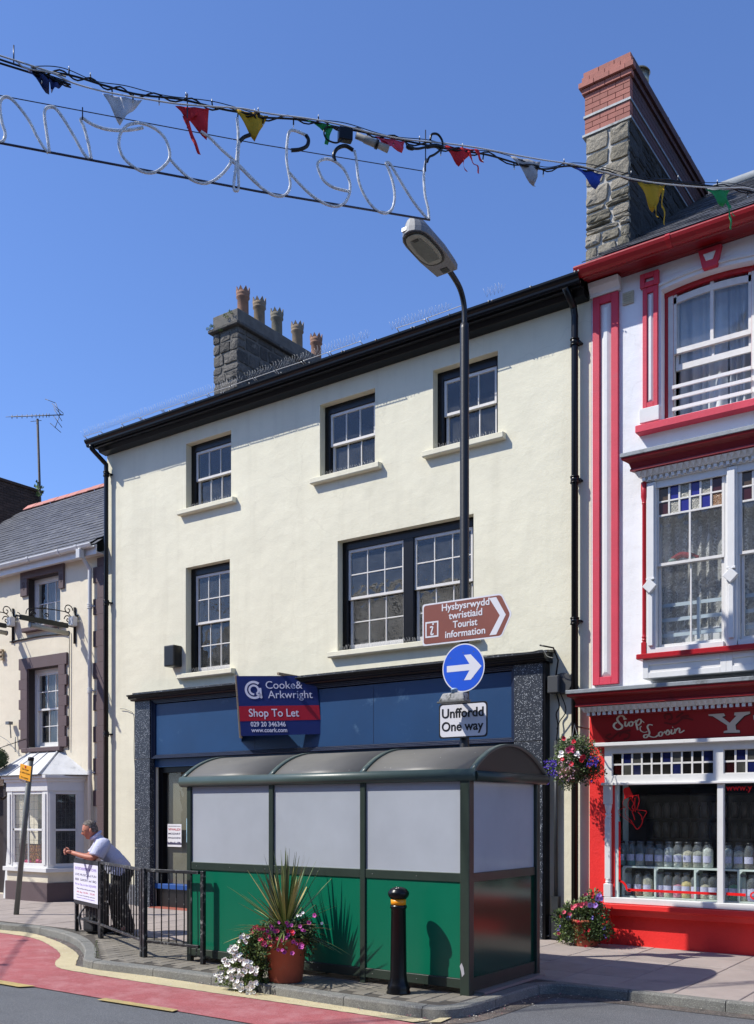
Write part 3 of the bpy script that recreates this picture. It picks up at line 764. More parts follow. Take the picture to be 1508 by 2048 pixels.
MB().extr_x([(12.0, 3.832), (11.72, 3.803), (11.72, 3.83), (12.0, 3.87)], -13.66, -5.56).build('lead_flashing', M('bitumen_flashing', '#2c2e31', .4, .5, 20, .9, 22, dirt=('#8c8f90', .55, .66, 18)), cb)
mb = MB(); mb.box(-13.34, -13.20, 12.02, 12.14, .42, 2.5); mb.box(-6.2, -6.06, 12.02, 12.14, .42, 2.5); mb.box(-13.2, -6.2, 12.02, 12.14, 2.40, 2.5)
for xx in (-12.02, -10.9, -9.6, -8.4, -7.3): mb.box(xx-.035, xx+.035, 12.03, 12.13, .42, 2.40)
sw = mb.build('shop_window', blackp, cb, bevel=.004)
xs = [-13.2, -12.02, -10.9, -9.6, -8.4, -7.3, -6.2]
for a, b in zip(xs, xs[1:]): MB().add([(a+.02, 12.08, .43), (b-.02, 12.08, .43), (b-.02, 12.08, 2.41), (a+.02, 12.08, 2.41)], [(0, 1, 2, 3)]).build('pane', gl_shop, sw, recalc=False)
B(-13.34, -6.06, 12.14, 12.2, .42, 2.6).build('window_backing_board', M('whitewashed_glass', '#74705f', .8, .15, 1.2, .1, 4), cb)
B(-13.34, -6.1, 11.95, 12.15, .33, .42).build('shop_sill', M('blue_sill', '#1f4a8c', .4, .1, 4), cb, bevel=.006)
B(-13.34, -6.1, 12.0, 12.2, -.1, .33).build('stall_riser', M('black_tile', '#1d1a1a', .35, .2, 5, .1, 20), cb)
B(-13.30, -12.1, 11.78, 12.0, -.01, .012).build('doorstep', M('red_tile', '#96503f', .7, .15, 10, .2, 40), cb, bevel=.003)
MB().extr_x([(12.0, -.08), (11.965, -.08), (11.965, .34), (12.0, .37)], XL, -13.76).build('plinth', M('grey_plinth', '#5f6066', .8, .12, 3, .3, 50), cb)
MB().extr_x([(12.0, -.08), (11.975, -.08), (11.975, .30), (12.0, .32)], -5.66, XR).build('plinth', M('grey_plinth', '#5f6066', .8), cb)
# wall mounted alarm box, right hand junction box, conduits and loose cable
a = at(343, 1298, 11.85); bx = a.x+.0
MB().box(-12.93, -12.68, 11.80, 12.0, 4.25, 4.62).build('alarm_box', blackpm, cb, bevel=.02, seg=2)
jb = MB().box(-5.60, -5.44, 11.82, 11.97, 3.27, 3.50).tube([(-5.42, 11.99, 3.40), (-5.42, 11.90, 3.40)], .14, 18).build('junction_box', M('grey_plastic_box', '#3b3c3d', .5), cb, bevel=.012)
MB().tube([(-5.66, 11.72, 3.90), (-5.50, 11.80, 3.86), (-5.46, 11.86, 3.7), (-5.50, 11.88, 3.5)], .012, 6).tube(catmull([(-5.5, 11.9, 3.27), (-5.47, 11.92, 3.1), (-5.52, 11.93, 3.0), (-5.50, 11.94, 2.85), (-5.53, 11.95, 2.62)], 5), .009, 6).tube(catmull([(-5.46, 11.9, 3.3), (-5.38, 11.93, 3.05), (-5.47, 11.93, 2.9), (-5.52, 11.95, 2.8)], 5), .007, 6).build('cable', blackp, cb)
MB().tube([(-5.53, 11.945, 2.65), (-5.53, 11.945, .55)], .026, 10).box(-5.575, -5.485, 11.90, 11.99, .02, .58).tube([(-5.66, 11.9, .05), (-5.6, 11.9, .05)], .015, 8).build('conduit', M('conduit_grey', '#34373a', .35, .2, 6), cb)
B(-5.68, -5.645, 11.86, 12.0, 0, 3.7).build('pilaster_return', blackp, cb)
P = catmull([at(900, 1318, 11.7), at(960, 1312, 11.72), at(1010, 1308, 11.72), at(1060, 1304, 11.72), at(1085, 1300, 11.72), at(1094, 1312, 11.72), at(1106, 1316, 11.72)], 6)
MB().tube(P, .006, 5).build('cable', flat('pale_cable', '#77776f'), cb)
P = catmull([at(240, 1417, 11.97), at(255, 1420, 11.97), at(268, 1434, 11.97), at(268, 1500, 11.97), at(270, 1540, 11.97)], 6)
MB().tube(P, .006, 5).build('cable', flat('pale_cable', '#77776f'), cb)

# ================================================================== AGENT BOARD (two boards in a V on timber posts)
pr_ = at(641, 1410, 11.93); rgt = Vector((RX, RY, 0)); n_out = Vector((-VX, -VY, 0))
eb = thing('estate_agent_board', 'navy and red shop to let board standing out over the blue shop fascia', 'sign', pr_)
tR, bR = at(633, 1352, 11.90), at(644, 1467, 11.90)
def onplane(u, v, P0):     # point where the sight line meets the vertical plane through P0 facing the street
    dx, dy = ray(u); t = (P0.x*VX+P0.y*VY)/(dx*VX+dy*VY); return Vector((dx*t, dy*t, EYE+(HV-v)*t))
TL, TR, BR_, BL = [onplane(u, v, pr_) for u, v in ((473, 1352), (632, 1351.5), (644, 1468), (482, 1472))]
xd = (TR-TL).normalized(); ud_ = (TL-BL).normalized(); nb = Vector((xd.y, -xd.x, 0)).normalized()
if nb.dot(Vector((pr_.x, pr_.y, 0))) > 0: nb = -nb
board = MB().prism([BL, BR_, TR, TL], -nb*.012).build('board', M('agent_navy', '#1c2a66', .35, .05, 3), eb)
def bp(s, t, off=.002): # s across 0..1, t up 0..1
    return BL.lerp(BR_, s).lerp(TL.lerp(TR, s), t) + nb*off
redband = M('agent_red', '#a9182c', .35, .05, 3); agw = flat('agent_white', '#d8d6e4', .5)
MB().prism([bp(.0, .245), bp(1., .245), bp(1, .495), bp(0, .495)], nb*.001).build('red_band', redband, eb)
Wb = (TR-TL).length; Hb = (TL-BL).length
def btxt(body, s, t, size, xs=1., bold=0): text_part('lettering', body, size, bp(s, t, .004), xd, ud_, agw, eb, xs=xs, bold=bold)
for body, s_, t_, sz_, w_, b_ in (('Cooke&', .35, .785, .17, .46, 0), ('Arkwright', .375, .625, .17, .56, 0), ('Shop To Let', .115, .32, .175, .63, .0015), ('029 20 346346', .13, .155, .105, .44, .002), ('www.coark.com', .135, .06, .095, .45, .0015)): text_part('lettering', body, sz_, bp(s_, t_, .004), xd, ud_, agw, eb, bold=b_, fit=w_*Wb)
ring = MB(); c0 = bp(.205, .765, .004)
def arc(r0, a0, a1, w, n=28): ribbon(ring, [c0 + xd*(r0*math.cos(a0+(a1-a0)*i/n)) + ud_*(r0*math.sin(a0+(a1-a0)*i/n)) for i in range(n+1)], w, nb, n=1)
arc(.125, math.radians(50), math.radians(330), .036); arc(.07, math.radians(-60), math.radians(270), .03)
ribbon(ring, [c0+xd*.10+ud_*.03, c0+xd*.102-ud_*.05, c0+xd*.108-ud_*.125], .034, nb, n=2); ribbon(ring, [c0+xd*.04-ud_*.06, c0+xd*.12-ud_*.125], .03, nb, n=1)
ring.build('logo', agw, eb, recalc=False)
far = BR_ - xd*0; lx = Vector((TL.x, TL.y, 0)); backL = Vector((TL.x-.62, 11.93, 0))
p1 = TL - nb*.02; q1 = Vector((backL.x, backL.y, TL.z+.02)); q2 = Vector((backL.x, backL.y, BL.z-.01)); p2 = BL - nb*.02
dv = (q1-p1).normalized()
MB().prism([p1+dv*.07, q1, q2, p2+dv*.07], Vector((dv.y, -dv.x, 0))*.012).build('board', M('agent_navy', '#1c2a66', .35), eb, label='rear board of the V facing down the street')
MB().prism([p2-nb*.0-xd*.03+Vector((0, 0, -.03)), p2+xd*.012+Vector((0, 0, -.03)), p1+xd*.012+Vector((0, 0, .02)), p1-xd*.03+Vector((0, 0, .02))], -nb*.07).build('post', wood, eb, bevel=.004)
for zf in (.12, .85):
    a = bp(.02, zf, -.04); b = bp(.99, zf, -.04); MB().obox((a+b)/2, (b-a)/2, Vector((0, 0, .025)), nb*.02).build('batten', wood, eb)
a = bp(.6, 1.0, -.02); MB().obox(a+Vector((0, .1, .02)), (.02, 0, 0), (0, .25, 0), (0, 0, .02)).build('batten', wood, eb)
# ================================================================== RED AND WHITE SWEET SHOP BUILDING
rb = thing('sweet_shop_building', 'white and red painted building with a bay window above a sweet shop', 'building', (-2.5, 12, 0))
RX1 = 1.6
def X(u, Y=12.0): return xat(u, Y)
def Z(u, v, Y=12.0): return zat(u, v, Y)
ux0 = -4.13; ux1 = -2.97                     # second floor opening, centred under the keystone
uz0, uz1 = Z(1341, 835), 8.285
UW = (ux0, ux1, uz0, uz1)
bayx0, bayx1 = X(1290, 11.72), -2.35
SW = (-4.72, -.9, .52, 3.35)
mb = MB(); wall_holes(mb, XR+.003, RX1, 3.0, 8.62, 12.0, .3, [UW, (bayx0+.12, bayx1-.12, 3.95, 6.0)])
mb.add([(RX1, 12, 0), (RX1, 20, 0), (RX1, 20, 8.6), (RX1, 15.7, 11.4), (RX1, 12, 8.6)], [(0, 1, 2, 3, 4)])
mb.add([(XR+.003, 12, 8.4), (XR+.003, 20, 8.4), (XR+.003, 15.7, 11.4)], [(0, 1, 2)])
mb.build('wall', whiter, rb, recalc=False)
# main pilaster
def framed_panel(x0, x1, z0, z1, bx, btop, bbot, y=12.0, pr=.05, name='pilaster', mat=redp, inner=whitep, taper=.03):
    p = MB(); p.box(x0, x0+bx, y-pr, y, z0, z1); p.box(x1-bx, x1, y-pr, y, z0, z1); p.box(x0+bx, x1-bx, y-pr, y, z0, z0+bbot); p.box(x0+bx, x1-bx, y-pr, y, z1-btop, z1)
    o = p.build(name, mat, rb, bevel=.004)
    a, b, c, d = x0+bx, x1-bx, z0+bbot, z1-btop; e = min((b-a)*.38, taper*2); yb = y-.008; yf = y-pr*.75
    MB().add([(a, yb, c), (b, yb, c), (b, yb, d), (a, yb, d), (a+e, yf, c+e), (b-e, yf, c+e), (b-e, yf, d-e), (a+e, yf, d-e)], [(0, 1, 5, 4), (1, 2, 6, 5), (2, 3, 7, 6), (3, 0, 4, 7), (4, 5, 6, 7)]).build('raised_panel', inner, o, recalc=False)
    return o
px0, px1 = X(1185, 11.95), X(1236, 11.95)
framed_panel(px0, px1, Z(1184, 1371, 11.95), Z(1185, 597, 11.95), (px1-px0)*.27, .1, .1)
MB().extr_x([(12.0, Z(1186, 596, 11.95)), (11.94, Z(1186, 596, 11.95)), (11.93, 8.42), (11.88, 8.48), (11.86, 8.54), (12.0, 8.55)], px0-.03, px1+.03).build('capital', whitep, rb, bevel=.004)
# small pilaster with block and base
sx0, sx1 = X(1285, 11.96), X(1315, 11.96)
zt = Z(1285, 578, 11.96)
framed_panel(sx0, sx1, Z(1287, 818, 11.96), zt, .055, .07, .07, pr=.04, taper=.02)
framed_panel(sx0-.03, sx1+.015, zt+.005, Z(1280, 551, 11.96), .06, .06, .06, pr=.055, taper=.015, name='block')
MB().box(sx0-.03, sx1+.03, 11.93, 12.0, Z(1282, 848, 11.95), Z(1282, 819, 11.95)).build('pilaster_base', whitep, rb, bevel=.006)
# right hand twins
dx_ = 2*(-3.55) - (sx0+sx1)
framed_panel(sx0+dx_, sx1+dx_, Z(1287, 818, 11.96), zt, .055, .07, .07, pr=.04, taper=.02)
MB().box(sx0+dx_-.03, sx1+dx_+.03, 11.93, 12.0, Z(1282, 848, 11.95), Z(1282, 819, 11.95)).build('pilaster_base', whitep, rb, bevel=.006)
# sill of the upper window
MB().box(sx0-.06, sx1+dx_+.06, 11.86, 12.05, Z(1279, 864.5, 11.86), Z(1279, 849.5, 11.86)).build('sill', redp, rb, bevel=.008)
# wall vent
va = at(1245, 587, 11.98); vb = at(1267, 604, 11.98)
mb = MB().box(va.x, vb.x, 11.975, 12.0, vb.z, va.z)
for k in range(5): z = vb.z+.012+(va.z-vb.z-.02)*k/5; mb.obox(((va.x+vb.x)/2, 11.97, z+.01), ((vb.x-va.x)/2-.012, 0, 0), (0, .006, .006), (0, -.002, .003))
mb.build('vent', M('aged_cream_plastic', '#b9b49e', .6), rb)
# segmental arch infill, arch board and keystone
cxa = (ux0+ux1)/2; zs = 8.235; rise = uz1 - zs; half = (ux1-ux0)/2; R_ = (half**2+rise**2)/(2*rise); cz_ = uz1-R_
def arch(h, x): return cz_ + math.sqrt((R_+h)**2 - (x-cxa)**2)
n = 16; xs_ = [ux0+(ux1-ux0)*i/n for i in range(n+1)]
mb = MB(); F = []
for i in range(n):
    a, b = xs_[i], xs_[i+1]; mb.prism([(a, 11.999, arch(0, a)), (b, 11.999, arch(0, b)), (b, 11.999, uz1+.01), (a, 11.999, uz1+.01)], (0, .15, 0))
mb.build('arch_infill', whiter, rb)
def arch_band(h0, h1, y0, y1, mat, name, ext=0):
    mb = MB(); n = 24; X0, X1 = ux0-ext, ux1+ext
    for i in range(n):
        a, b = X0+(X1-X0)*i/n, X0+(X1-X0)*(i+1)/n; mb.prism([(a, y0, arch(h0, a)), (b, y0, arch(h0, b)), (b, y0, arch(h1, b)), (a, y0, arch(h1, a))], (0, y1-y0, 0))
    return mb.build(name, mat, rb)
arch_band(.045, .075, 11.97, 12.0, whitep, 'arch_moulding', ext=.02)
arch_band(-.055, .0, 12.12, 12.2, redg, 'arch_board')
kz = arch(.0, cxa+.1)
kx = (X(1405, 11.9)+X(1430, 11.9))/2
def kst(x, w0, w1, z0, z1, y0, y1, mat, name, par): return MB().prism([(x-w0, y0, z0), (x+w0, y0, z0), (x+w1, y0, z1), (x-w1, y0, z1)], (0, y1-y0, 0)).build(name, mat, par, bevel=.004)
k0, k1 = Z(1408, 537, 11.93), 8.53
ks = kst(kx, .085, .14, k0, k1, 11.93, 12.0, redp, 'keystone', rb); kst(kx, .04, .075, k0+.08, k1-.07, 11.915, 11.93, whitep, 'carved_panel', ks)
# upper sash window, lower light open behind guard bars
mb = MB(); ya, yb = 12.13, 12.24
mb.box(ux0, ux0+.04, ya, yb, uz0, uz1); mb.box(ux1-.04, ux1, ya, yb, uz0, uz1)
mb.box(ux0+.04, ux0+.11, ya+.01, yb, uz0, uz1, 1); mb.box(ux1-.11, ux1-.04, ya+.01, yb, uz0, uz1, 1); mb.box(ux0+.11, ux1-.11, ya+.01, yb, uz0-.0, uz0+.04, 1)
uw = mb.build('window', [redg, sashp], rb, bevel=.003)
zr1 = Z(1345, 706, 12.16); zr2 = Z(1345, 737, 12.2)
top = uz1+.02
mb = MB(); x0, x1 = ux0+.11, ux1-.11; xm = (x0+x1)/2
mb.box(x0, x0+.035, 12.15, 12.19, zr1, zs+.1); mb.box(x1-.035, x1, 12.15, 12.19, zr1, zs+.1); mb.box(x0, x1, 12.145, 12.195, zr1-.03, zr1+.03); mb.box(xm-.02, xm+.02, 12.155, 12.185, zr1+.03, top-.02)
for i in range(20):
    a, b = x0+(x1-x0)*i/20, x0+(x1-x0)*(i+1)/20; mb.prism([(a, 12.15, arch(-.17, a)), (b, 12.15, arch(-.17, b)), (b, 12.15, arch(-.09, b)), (a, 12.15, arch(-.09, a))], (0, .04, 0))
mb.build('sash', sashp, uw)
for a, b in ((x0+.03, xm-.015), (xm+.015, x1-.03)):
    MB().add([(a, 12.17, zr1+.02), (b, 12.172, zr1+.02), (b, 12.17, arch(-.12, b)), ((a+b)/2, 12.17, arch(-.12, (a+b)/2)), (a, 12.17, arch(-.12, a))], [(0, 1, 2, 3, 4)]).build('pane', gl_win, uw, recalc=False)
f, info = sash_frame(x0+.01, x1-.01, zr2-.045, zr2+1.0, 12.20, 12.235, .035, .04, .075, 2, 1, .03); f.build('sash', sashp, uw); panes(uw, info, 2, 1, gl_win, .03)
for v in (776, 798, 820): 
    z = Z(1345, v, 12.12); B(ux0+.1, ux1-.1, 12.10, 12.125, z-.022, z+.022).build('guard_bar', whitep, uw, bevel=.003)
curtain(uw, x0-.05, xm+.1, uz0-.1, uz1, 12.45, .035, .12, M('net_curtain', '#c9cdd2', .9, .08, 6), seed=1); curtain(uw, xm, x1+.05, uz0-.1, uz1, 12.5, .045, .1, M('net_curtain', '#c9cdd2', .9), seed=3)
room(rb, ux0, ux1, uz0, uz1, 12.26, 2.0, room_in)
# eaves
egp = [(y, z-.06) for y, z in [(11.70, 8.60), (11.64, 8.58), (11.60, 8.60), (11.565, 8.64), (11.55, 8.68), (11.56, 8.70), (11.60, 8.66), (11.70, 8.66)]]
MB().extr_x(egp, XR-.06, RX1).build('gutter', M('gutter_red_paint', '#960d17', .4, .12, 5, .1, 30), rb, bevel=.003)
MB().extr_x([(12.0, 8.545), (11.95, 8.545), (11.94, 8.56), (11.80, 8.555), (11.79, 8.535), (11.72, 8.53), (11.70, 8.54), (11.70, 8.62), (12.0, 8.62)], XR+.0, RX1).build('eaves_cornice', shadow_red, rb, bevel=.004)
for x in (-3.9, -1.9, .1): MB().extr_x([(y, z-.06) for y, z in [(11.705, 8.595), (11.64, 8.573), (11.595, 8.595), (11.558, 8.638), (11.543, 8.68), (11.556, 8.705), (11.60, 8.668), (11.705, 8.668)]], x-.03, x+.03).build('gutter_joint', redg, rb, bevel=.002)
# roof of slates
def slate_roof(parent, x0, x1, ye, ze, yr, zr, sw, sh, count, visx=None, mat=slate_m, base_mat=slate_m, far_first=False):
    L = math.hypot(yr-ye, zr-ze); dy, dz = (yr-ye)/L, (zr-ze)/L; ang = math.atan2(dz, dy)
    r = MB().add([(x0, ye, ze-.02), (x1, ye, ze-.02), (x1, yr, zr-.02), (x0, yr, zr-.02)], [(0, 1, 2, 3)]).add([(x0, yr, zr-.02), (x1, yr, zr-.02), (x1, 2*yr-ye, ze), (x0, 2*yr-ye, ze)], [(0, 1, 2, 3)]).build('roof', base_mat, parent, recalc=False)
    me, o = MB().box(-sw/2+.002, sw/2-.002, 0, sh*1.35, 0, .009).mesh('slate', mat, origin=Vector((0, 0, 0)))
    P = []
    rows = int(L/sh); 
    for j in range(rows+1):
        x = x0 + (sw/2 if j % 2 else 0) + sw/2
        while x < x1 - sw*.45:
            P.append((x, j)); x += sw
    P.sort(key=lambda p: math.hypot(p[0], ye+dy*p[1]*sh)); mb = MB()
    for i, (x, j) in enumerate(P):
        s = j*sh - sh*.1; loc = Vector((x, ye+dy*s, ze+dz*s+.012+ru(0, .005))); tilt = ang - .045 + ru(-.012, .012)
        if s + sh*1.35 > L: continue
        if i < count: inst('slate', me, loc, r, rot=(tilt, ru(-.012, .012), ru(-.012, .012)))
        else:
            c, sn = math.cos(tilt), math.sin(tilt); u_ = Vector((0, c, sn)); n_ = Vector((0, -sn, c)); ctr = loc+u_*sh*.675+n_*.0045
            mb.obox(ctr, (sw/2-.002, 0, 0), u_*sh*.675, n_*.0045)
    if mb.v: mb.build('upper_slates', mat, r, kind='stuff')
    return r
slate_roof(rb, XR+.02, RX1, 11.66, 8.70, 15.65, 11.5, .30, .21, 220)
MB().tube([(XR+.4, 15.65, 11.53), (RX1, 15.65, 11.53)], .08, 12).build('ridge', lead_m, rb)
# chimney : rubble below, red brick above
kx0, kx1, ky0, ky1 = -5.225, -4.60, 12.18, 15.35
ch = MB().box(kx0+.02, kx1-.02, ky0+.02, ky1, 8.4, 11.45).build('chimney', mortar_m, rb)
zb = 10.70
MB().box(kx1-.03, kx1-.012, ky0+.03, ky1, 8.4, zb-.02).build('shaded_pointing', mortar_d if False else M('shaded_mortar', '#3a3937', .95, .3, 8, .6, 40), ch)  # dark mortar sheet added to deepen the shade of the side face
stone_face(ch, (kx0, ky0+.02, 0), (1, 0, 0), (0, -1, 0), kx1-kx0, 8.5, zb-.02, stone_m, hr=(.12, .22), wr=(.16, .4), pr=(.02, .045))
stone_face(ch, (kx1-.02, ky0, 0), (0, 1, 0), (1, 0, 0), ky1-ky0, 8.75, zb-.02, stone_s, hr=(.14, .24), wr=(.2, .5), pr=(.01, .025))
bw, bh = .215, .0715
bme, _o = MB().box(-bw/2+.003, bw/2-.003, -.05, .05, -bh/2+.003, bh/2-.003).mesh('brick', brick_red, .002, origin=Vector((0, 0, 0)))
def bricks(zc, out, odd, long_side=True, hh=1.0):
    w = kx1-kx0+2*out; x = kx0-out + (bw/2 if not odd else 0)
    xs = []; e0 = kx0-out; 
    cuts = [e0]; c = e0 + (bw if not odd else bw/2)
    while c < kx1+out-.03: cuts.append(c); c += bw
    cuts.append(kx1+out)
    for a, b in zip(cuts, cuts[1:]): inst('brick', bme, ((a+b)/2, ky0-out+.052, zc), ch, scale=((b-a)/bw, 1, hh))
    if long_side:
        cuts = [ky0-out+.106]; c = ky0-out+.106 + (bw/2 if not odd else bw)
        while c < ky1-.03: cuts.append(c); c += bw
        cuts.append(ky1)
        mb = MB()
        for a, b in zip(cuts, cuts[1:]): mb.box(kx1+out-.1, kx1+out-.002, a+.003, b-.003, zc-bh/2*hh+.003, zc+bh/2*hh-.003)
        mb.build('brick_row', brick_shade, ch)
z = zb + bh/2 + .01; odd = False
for i in range(3): bricks(z, 0, odd); z += bh; odd = not odd
MB().box(kx0-.012, kx1+.012, ky0-.012, ky1, z-bh/2, z-bh/2+.03).build('lead_tray', lead_m, ch); z += .03
for i in range(4): bricks(z, 0, odd); z += bh; odd = not odd
bricks(z, .03, odd); z += bh; bricks(z, .065, not odd); z += bh; bricks(z, .03, odd, hh=1.2); z += bh*1.1; bricks(z, .015, not odd); ztop = z+bh/2
MB().box(kx0-.03, kx1+.02, ky0-.012, ky1, zb-.02, zb+.008).build('lead_tray', lead_m, ch)
B(kx0+.01, kx1-.01, ky0+.05, ky1, ztop-.05, ztop+.02).build('flaunching', mortar_m, ch, bevel=.02)
for yy in (13.0,):
    mb = MB(); mb.lathe([(.10, 0), (.10, .16), (.13, .17), (.13, .30), (.115, .30), (.115, .18), (.085, .16), (.085, 0)], (-4.78, yy, ztop-.02), 24)
    mb.tube([(-4.66, yy, ztop+.1), (-4.64, yy, ztop+.3)], .008, 6); mb.lathe([(.0, .33), (.13, .31), (.15, .28), (.14, .28), (.0, .32)], (-4.78, yy, ztop+.02), 24)
    mb.build('flue_cowl', M('aged_steel', '#9c9580', .35, .15, 8, metal=.8), ch)
for yy in (13.7, 14.2, 14.7, 15.1): MB().lathe([(.13, 0), (.12, .05), (.0, .07)], (-4.72, yy, ztop-.01), 12).build('capped_pot', clay_gry, ch)

# bay cornices: lead top, red cornice, zigzag band, dentils
def cornice(x0, x1, yb, zb, name, ret=True, s=1.0, red=shadow_red, back=12.0, dback=None):
    """profile from the wall out; zb = underside of the dentil band, yb = outer face of the frame below"""
    g = rb
    MB().extr_x([(back, zb+.40*s), (yb-.235*s, zb+.325*s), (yb-.235*s, zb+.275*s), (yb-.20*s, zb+.275*s), (back, zb+.29*s)], x0-.235*s, x1+.235*s).build('lead_roof', lead_m, g, bevel=.006)
    prof = [(back, zb+.285*s), (yb-.225*s, zb+.275*s), (yb-.215*s, zb+.245*s), (yb-.15*s, zb+.21*s), (yb-.13*s, zb+.15*s), (yb-.14*s, zb+.14*s), (yb-.14*s, zb+.115*s), (yb-.11*s, zb+.11*s), (back, zb+.11*s)]
    # left return mitred by scaling the profile ends
    P0 = [(x0-(yb-y)*1.0 if y < yb+.001 else x0, y, z) for y, z in prof]; P1 = [(x1+(yb-y) if y < yb+.001 else x1, y, z) for y, z in prof]; n = len(prof)
    MB().add(P0+P1, [tuple(range(n)), tuple(reversed(range(n, 2*n)))] + [(i, i+n, (i+1) % n+n, (i+1) % n) for i in range(n)]).build('cornice', red, g)
    zz0, zz1 = zb+.045*s, zb+.112*s
    Pb = [(yb-.10*s, zz1), (yb-.06*s, zz0), (back, zz0), (back, zz1)]
    P0 = [(x0-(yb-y) if y < yb else x0, y, z) for y, z in Pb]; P1 = [(x1+(yb-y) if y < yb else x1, y, z) for y, z in Pb]
    MB().add(P0+P1, [(0, 1, 2, 3), (7, 6, 5, 4)] + [(i, i+4, (i+1) % 4+4, (i+1) % 4) for i in range(4)]).build('frieze_band', whitep, g)
    mb = MB(); st = .074*s; nx = int((x1-x0+.16*s)/st)
    for i in range(nx):
        xa = x0-.08*s+i*st; y0 = yb-.10*s-.004; y1 = yb-.06*s-.004
        mb.prism([(xa+st*.08, y0, zz1-.004), (xa+st*.92, y0, zz1-.004), (xa+st/2, y1, zz0+.004)], (0, -.012, -.004))
    mb.build('zigzag_moulding', whitep, g, kind='stuff')
    mb = MB(); st = .072*s; nx = int((x1-x0+.05)/st)
    for i in range(nx):
        xa = x0-.02+i*st; mb.box(xa, xa+st*.52, yb-.045*s, yb-.012, zb, zb+.044*s)
    mb.build('dentils', whitep, g, kind='stuff')
    MB().box(x0, x1, yb-.012, yb+.1, zb-.01, zb+.044*s).build('dentil_backing', dback or whitep, g)
yb = 11.72
bz_top = Z(1290, 962, yb-.03)
cornice(bayx0, bayx1, yb, bz_top, 'bay')
# bay body
zsl = Z(1275, 1309, yb-.05)
mb = MB(); mb.box(bayx0+.0, bayx0+.05, yb+.05, 12.0, zsl, bz_top); mb.box(bayx1-.05, bayx1, yb+.05, 12.0, zsl, bz_top); mb.box(bayx0, bayx1, yb+.02, 12.3, bz_top-.1, bz_top)
bay = mb.build('bay_window', whitep, rb, bevel=.003)
MB().box(bayx0-.09, bayx1+.09, yb-.07, 12.0, zsl-.065, zsl).build('sill', redg, rb, bevel=.008)
zp = Z(1280, 1358, yb)
ap = MB().box(bayx0-.03, bayx1+.03, yb+.02, 12.0, zp, zsl-.066); zz = (zp, zsl-.066); ap.build('apron', whitep, rb)
mb = MB(); xs = [bayx0-.03, bayx0+.95, bayx1+.03 if bayx1-bayx0 < 2.4 else bayx0+1.95, bayx1+.03]
def frame_rect(mb, x0, x1, z0, z1, y0, y1, w): mb.box(x0, x0+w, y0, y1, z0, z1); mb.box(x1-w, x1, y0, y1, z0, z1); mb.box(x0+w, x1-w, y0, y1, z0, z0+w); mb.box(x0+w, x1-w, y0, y1, z1-w, z1)
frame_rect(mb, bayx0-.03, bayx0+.98, zz[0], zz[1], yb-.0, yb+.02, .07); frame_rect(mb, bayx0+.98, bayx0+1.96, zz[0], zz[1], yb, yb+.02, .07)
mb.build('apron_frame', whitep, rb, bevel=.004)
# colonnette
cxn = bayx0-.015; cyn = yb+.02
MB().box(cxn-.032, cxn+.032, cyn-.03, cyn+.03, zsl, zsl+.15).lathe([(.03, .15), (.022, .165), (.034, .18), (.022, .195), (.034, .215), (.024, .235), (.026, .26), (.026, bz_top-zsl-.27), (.034, bz_top-zsl-.26), (.026, bz_top-zsl-.25), (.042, bz_top-zsl-.18), (.042, bz_top-zsl)], (cxn, cyn, zsl), 16).build('colonnette', redg, rb, bevel=.003)
# lights of the bay
z0b, z1b = zsl+.005, bz_top-.02
lights = []
mx = [bayx0+.02, X(1455, yb), X(1455, yb)+(X(1455, yb)-bayx0-.02), bayx1-.05]
mullx = [bayx0+.075, X(1463, yb), X(1463, yb)+.93]
for i, x in enumerate(mullx):
    hw = .06; mb = MB()
    mb.box(x-hw, x+hw, yb-.0, yb+.1, z0b, z1b); mb.box(x-hw*.75, x+hw*.75, yb-.025, yb, z0b+.9, z1b-.05); mb.box(x-hw*.5, x+hw*.5, yb-.03, yb, z0b+.09, z0b+.72)
    mb.obox((x, yb-.035, z0b+.82), (hw*.75, 0, hw*.75), (-hw*.75, 0, hw*.75), (0, .03, 0)); mb.box(x-hw*.9, x-hw*.2, yb-.03, yb, z0b+.9, z0b+.93); mb.box(x+hw*.2, x+hw*.9, yb-.03, yb, z0b+.9, z0b+.93)
    mb.box(x-hw*.6, x+hw*.6, yb-.015, yb, z1b-.09, z1b-.02)
    mb.build('mullion', whitep, bay, bevel=.006)
cols = {'b': '#23267a', 'r': '#3a1518', 'a': '#7d5a38', 'g': '#8d8b80', 'o': '#4a3c2c'}
def stained(c, rough=.25, emb=.6):
    nm = 'stained_glass_' + {'b': 'blue', 'r': 'ruby', 'a': 'amber', 'g': 'frosted', 'o': 'brown'}[c]
    if nm in MATS: return MATS[nm]
    m, t = newmat(nm); cc = lin(cols[c])
    t.col(t.mix(t.ramp(t.noise(60, 3), [(.35, 0.), (.65, 1.)]), scl(cc, .55 if c in 'ga' else .9), scl(cc, 1.5 if c in 'ga' else 1.1))); t.rough(rough)
    t.nrm(t.bump(t.noise(70, 2), .8 if c in 'ga' else .05, .01)); return m
lace, _t = newmat('lace_net'); _t.n.remove(_t.b)
_d = _t.new('ShaderNodeBsdfDiffuse'); _d.inputs[0].default_value = (.82, .83, .82, 1); _tl = _t.new('ShaderNodeBsdfTranslucent'); _tl.inputs[0].default_value = (.8, .8, .8, 1)
_tr = _t.new('ShaderNodeBsdfTransparent'); _m1 = _t.new('ShaderNodeMixShader'); _m1.inputs[0].default_value = .4; _t.l.new(_d.outputs[0], _m1.inputs[1]); _t.l.new(_tl.outputs[0], _m1.inputs[2])
_w = _t.vor(26, _t.pos((1, .2, 1)), 'DISTANCE_TO_EDGE'); _w2 = _t.noise(12, 3, _t.pos((1, .2, 1)), dist=3)
